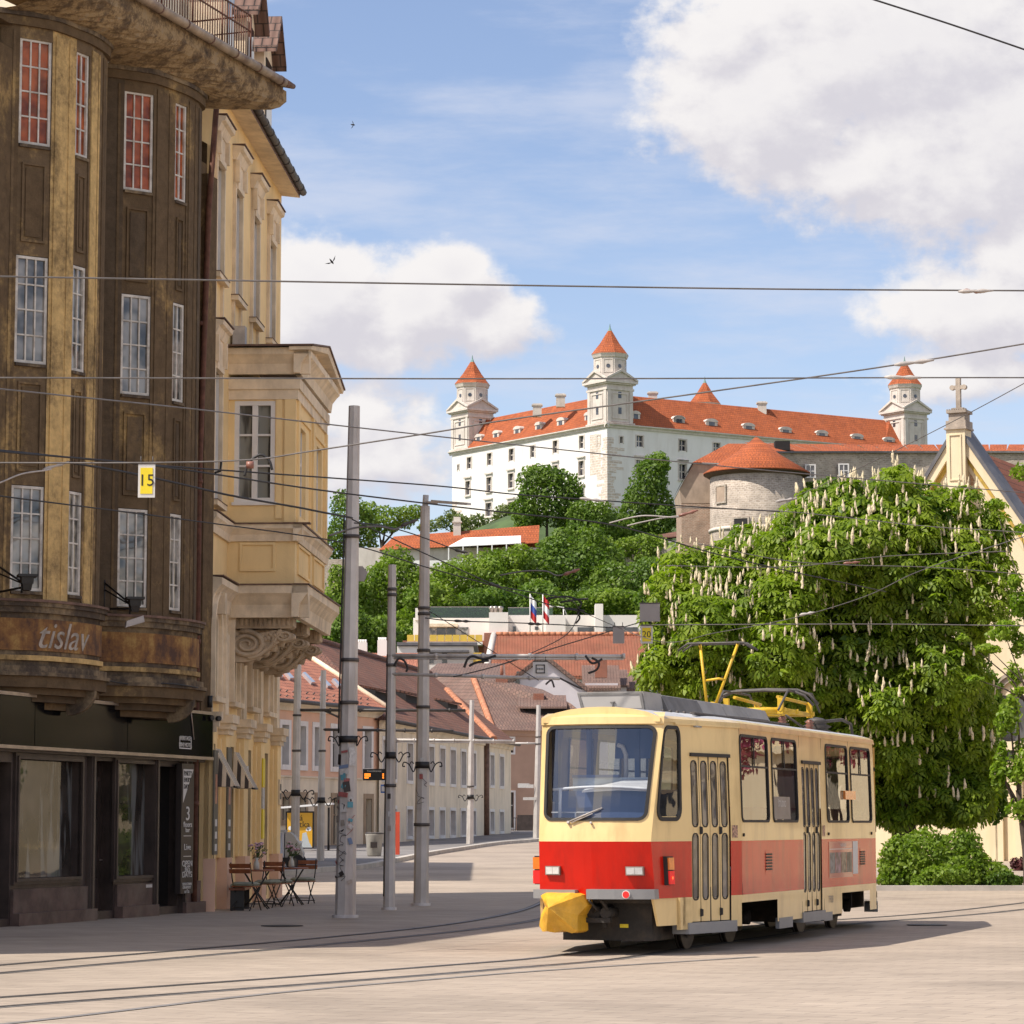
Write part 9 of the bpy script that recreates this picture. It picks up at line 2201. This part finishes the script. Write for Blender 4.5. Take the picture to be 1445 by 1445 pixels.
q = MB(); q.prism([(a.x,sy-0.6,a.z),(b.x,sy-0.6,b.z+0.1),(b.x,sy+0.8,b.z+0.1),(a.x,sy+0.8,a.z)],[(a.x,sy-0.6,a.z+0.07),(b.x,sy-0.6,b.z+0.17),(b.x,sy+0.8,b.z+0.17),(a.x,sy+0.8,a.z+0.07)]); q.build('roof', M['tent'], sh)
for x in (a.x+0.3,b.x-0.2): q = MB(); q.tube([(x,sy+0.5,g0),(x,sy+0.5,a.z+0.05)],0.05,6); q.build('post', M['galv_dark'], sh)
pa = at(405,1196,sy-0.3); pb_ = at(441,1147,sy-0.3)
q = MB(); q.box(pa.x-0.06,pb_.x+0.06,sy-0.3,sy-0.18,g0+0.1,pb_.z+0.06); cs = q.build('poster_case', M['iron'], sh)
q = MB(); q.box(pa.x,pb_.x,sy-0.315,sy-0.3,pa.z,pb_.z); po = q.build('poster', M['poster'], sh)
text_mesh('á',0.34,M['letter_black'],lambda x,y,d: ((pa.x+pb_.x)/2+x+0.05,sy-0.32,pb_.z-0.20+y),'lettering',po,0.0); text_mesh('mitka',0.34,M['letter_black'],lambda x,y,d: ((pa.x+pb_.x)/2+x+0.02,sy-0.32,pb_.z-0.46+y),'lettering',po,0.0)
q = MB()
for (cx_,cz_,r_) in ((pa.x+0.12,pb_.z-0.6,0.08),(pa.x+0.2,pb_.z-0.62,0.06),(pb_.x-0.12,pb_.z-0.62,0.09),(pb_.x-0.2,pb_.z-0.66,0.06)): q.tube([(cx_,sy-0.318,cz_),(cx_,sy-0.316,cz_)],r_,10)
q.build('poster_cloud', M['tent'], po)
q = MB(); q.prism([(pa.x+0.55,sy-0.318,pb_.z-1.35),(pb_.x,sy-0.318,pb_.z-1.35),(pb_.x-0.12,sy-0.318,pb_.z-1.15),(pa.x+0.75,sy-0.318,pb_.z-0.75),(pa.x+0.6,sy-0.318,pb_.z-0.8)],[(pa.x+0.55,sy-0.316,pb_.z-1.35),(pb_.x,sy-0.316,pb_.z-1.35),(pb_.x-0.12,sy-0.316,pb_.z-1.15),(pa.x+0.75,sy-0.316,pb_.z-0.75),(pa.x+0.6,sy-0.316,pb_.z-0.8)]); q.build('poster_picture', M['dash'], po)
p = at(528,1213,101); g0 = gz(101)+0.13; bi = thing('litter_bin','beige litter bin on the pavement between two poles','bin',(p.x,101,g0)); q = MB(); q.lathe((p.x,101,g0),[(0.22,0),(0.25,0.04),(0.31,0.74),(0.33,0.78),(0.28,0.80)],16); q.build('body', M['bin'], bi); q = MB(); q.lathe((p.x,101,g0+0.78),[(0.33,0),(0.34,0.04),(0.26,0.06)],16); q.build('rim', M['galv_dark'], bi); q = MB(); q.box(p.x-0.12,p.x+0.12,100.68,100.72,g0+0.3,g0+0.5); q.build('notice', M['sign_dark'], bi)
p = at(560,1205,104); g0 = gz(104)+0.13; rp_ = thing('red_stop_post','tall red painted post behind the middle pole','post',(p.x,104,g0)); q = MB(); q.box(p.x-0.05,p.x+0.10,103.9,104.1,g0,g0+1.55); q.build('column', M['red_post'], rp_); q = MB(); q.box(p.x-0.10,p.x+0.02,103.92,104.08,g0+0.3,g0+1.1); q.build('box', M['tram_dark'], rp_)
p = at(546,1210,92); g0 = gz(92); db = thing('departure_board','dark electronic departure board with orange digits and a blue stop sign','sign',(p.x,92,g0)); q = MB(); q.tube([(p.x,92,g0),(p.x,92,at(0,1080,92).z)],0.05,8); q.build('post', M['galv_dark'], db)
a = at(512,1101,91.9); b = at(544,1085,91.9); q = MB(); q.box(a.x,b.x,91.9,92.05,a.z,b.z); cs = q.build('display_case', M['iron'], db)
q = MB()
for k in range(3):
    z_ = a.z+0.08+k*0.06; q.box(a.x+0.05,a.x+0.05+(0.2 if k else 0.14),91.89,91.9,z_-0.02,z_+0.015); q.box(b.x-0.10,b.x-0.05,91.89,91.9,z_-0.02,z_+0.015)
q.build('display_text', M['orange_led'], cs); text_mesh('Františkánske',0.085,M['letter_white'],lambda x,y,d: ((a.x+b.x)/2+x,91.89,b.z-0.07+y),'lettering',cs,0.0)
a = at(537,1119,91.8); b = at(544,1107,91.8); q = MB(); q.box(a.x,b.x,91.8,91.83,a.z,b.z); bs_ = q.build('stop_sign', M['blue_sign'], db); q = MB(); q.box(a.x+0.03,b.x-0.03,91.79,91.8,a.z+0.05,b.z-0.05); q.build('stop_symbol', M['letter_white'], bs_)
a = at(730,1173,182); b = at(752,1150,182); st_ = thing('stair_enclosure','dark boarded stair enclosure with a railing at the house corner','enclosure',((a.x+b.x)/2,182,gz(182))); q = MB(); q.box(a.x,b.x,182,183,gz(182)-0.1,b.z); q.build('boarding', M['shop_wood'], st_)
q = MB(); a2 = at(720,1172,181)
for k in range(5): x = a2.x+k*0.11; q.tube([(x,181,gz(181)),(x,181,gz(181)+0.95)],0.015,4)
q.tube([(a2.x,181,gz(181)+0.95),(a2.x+0.45,181,gz(181)+0.95)],0.02,4); q.build('railing', M['iron'], st_)
for k,(x,y,x2,y2,lab) in enumerate(((743,1107,753,1112,'white nameplate on the far pole, square one'),(738,1125,757,1129,'white pointed direction plate on the far pole'))):
    a = at(x,y2,b7.y-0.15); b = at(x2,y,b7.y-0.15); q = MB(); q.box(a.x,b.x,b7.y-0.17,b7.y-0.15,a.z,b.z); q.build('nameplate', M['sticker_white'], t7)
p = ground(398,1307); q = MB(); q.lathe((p.x,p.y,0.006),[(0.34,0),(0.34,0.006),(0.30,0.008),(0.0,0.007)],20); tag(q.build('manhole_cover', M['groove']),'round dark manhole cover in the shaded paving by the cafe','manhole cover')
p = ground(1308,1306); q = MB(); q.lathe((p.x,p.y,0.008),[(0.33,0),(0.33,0.006),(0.27,0.008),(0.0,0.007)],20); tag(q.build('manhole_cover', M['rail']),'round manhole cover in the tram shadow at the right','manhole cover')
# two swifts
for k,(x,y,d,s_,rot,lab) in enumerate(((498,176,60,0.10,0.1,'small dark bird high in the blue, seen edge on'),(468,369,55,0.14,0.9,'dark swift with curved wings before the left cloud'))):
    c = at(x,y,d); q = MB(); ux = Vector((math.cos(rot),0.2,-math.sin(rot))).normalized(); uz = Vector((math.sin(rot),0,math.cos(rot)))
    q.tube([c-ux*s_*.5,c-ux*s_*.15,c+ux*s_*.2,c+ux*s_*.45],[0.004,0.018,0.02,0.004],6)
    bd = q.build('bird', M['feather']); tag(bd,lab,'bird')
    for sg in (-1,1):
        q = MB(); yv = Vector((0.25,sg*0.3,0.9 if k else 0.1*sg)); 
        q.prism([c+ux*s_*.15,c+uz*sg*s_*.5+ux*s_*.05,c+uz*sg*s_*.95-ux*s_*.35,c+uz*sg*s_*.45-ux*s_*.12],[p_+Vector((0,0.004,0)) for p_ in (c+ux*s_*.15,c+uz*sg*s_*.5+ux*s_*.05,c+uz*sg*s_*.95-ux*s_*.35,c+uz*sg*s_*.45-ux*s_*.12)]); q.build('wing', M['feather'], bd)
S.cycles.max_bounces = 6; S.cycles.diffuse_bounces = 3; S.cycles.glossy_bounces = 3; S.cycles.transparent_max_bounces = 10; S.cycles.transmission_bounces = 3
S.cycles.use_denoising = True; S.cycles.caustics_reflective = False; S.cycles.caustics_refractive = False
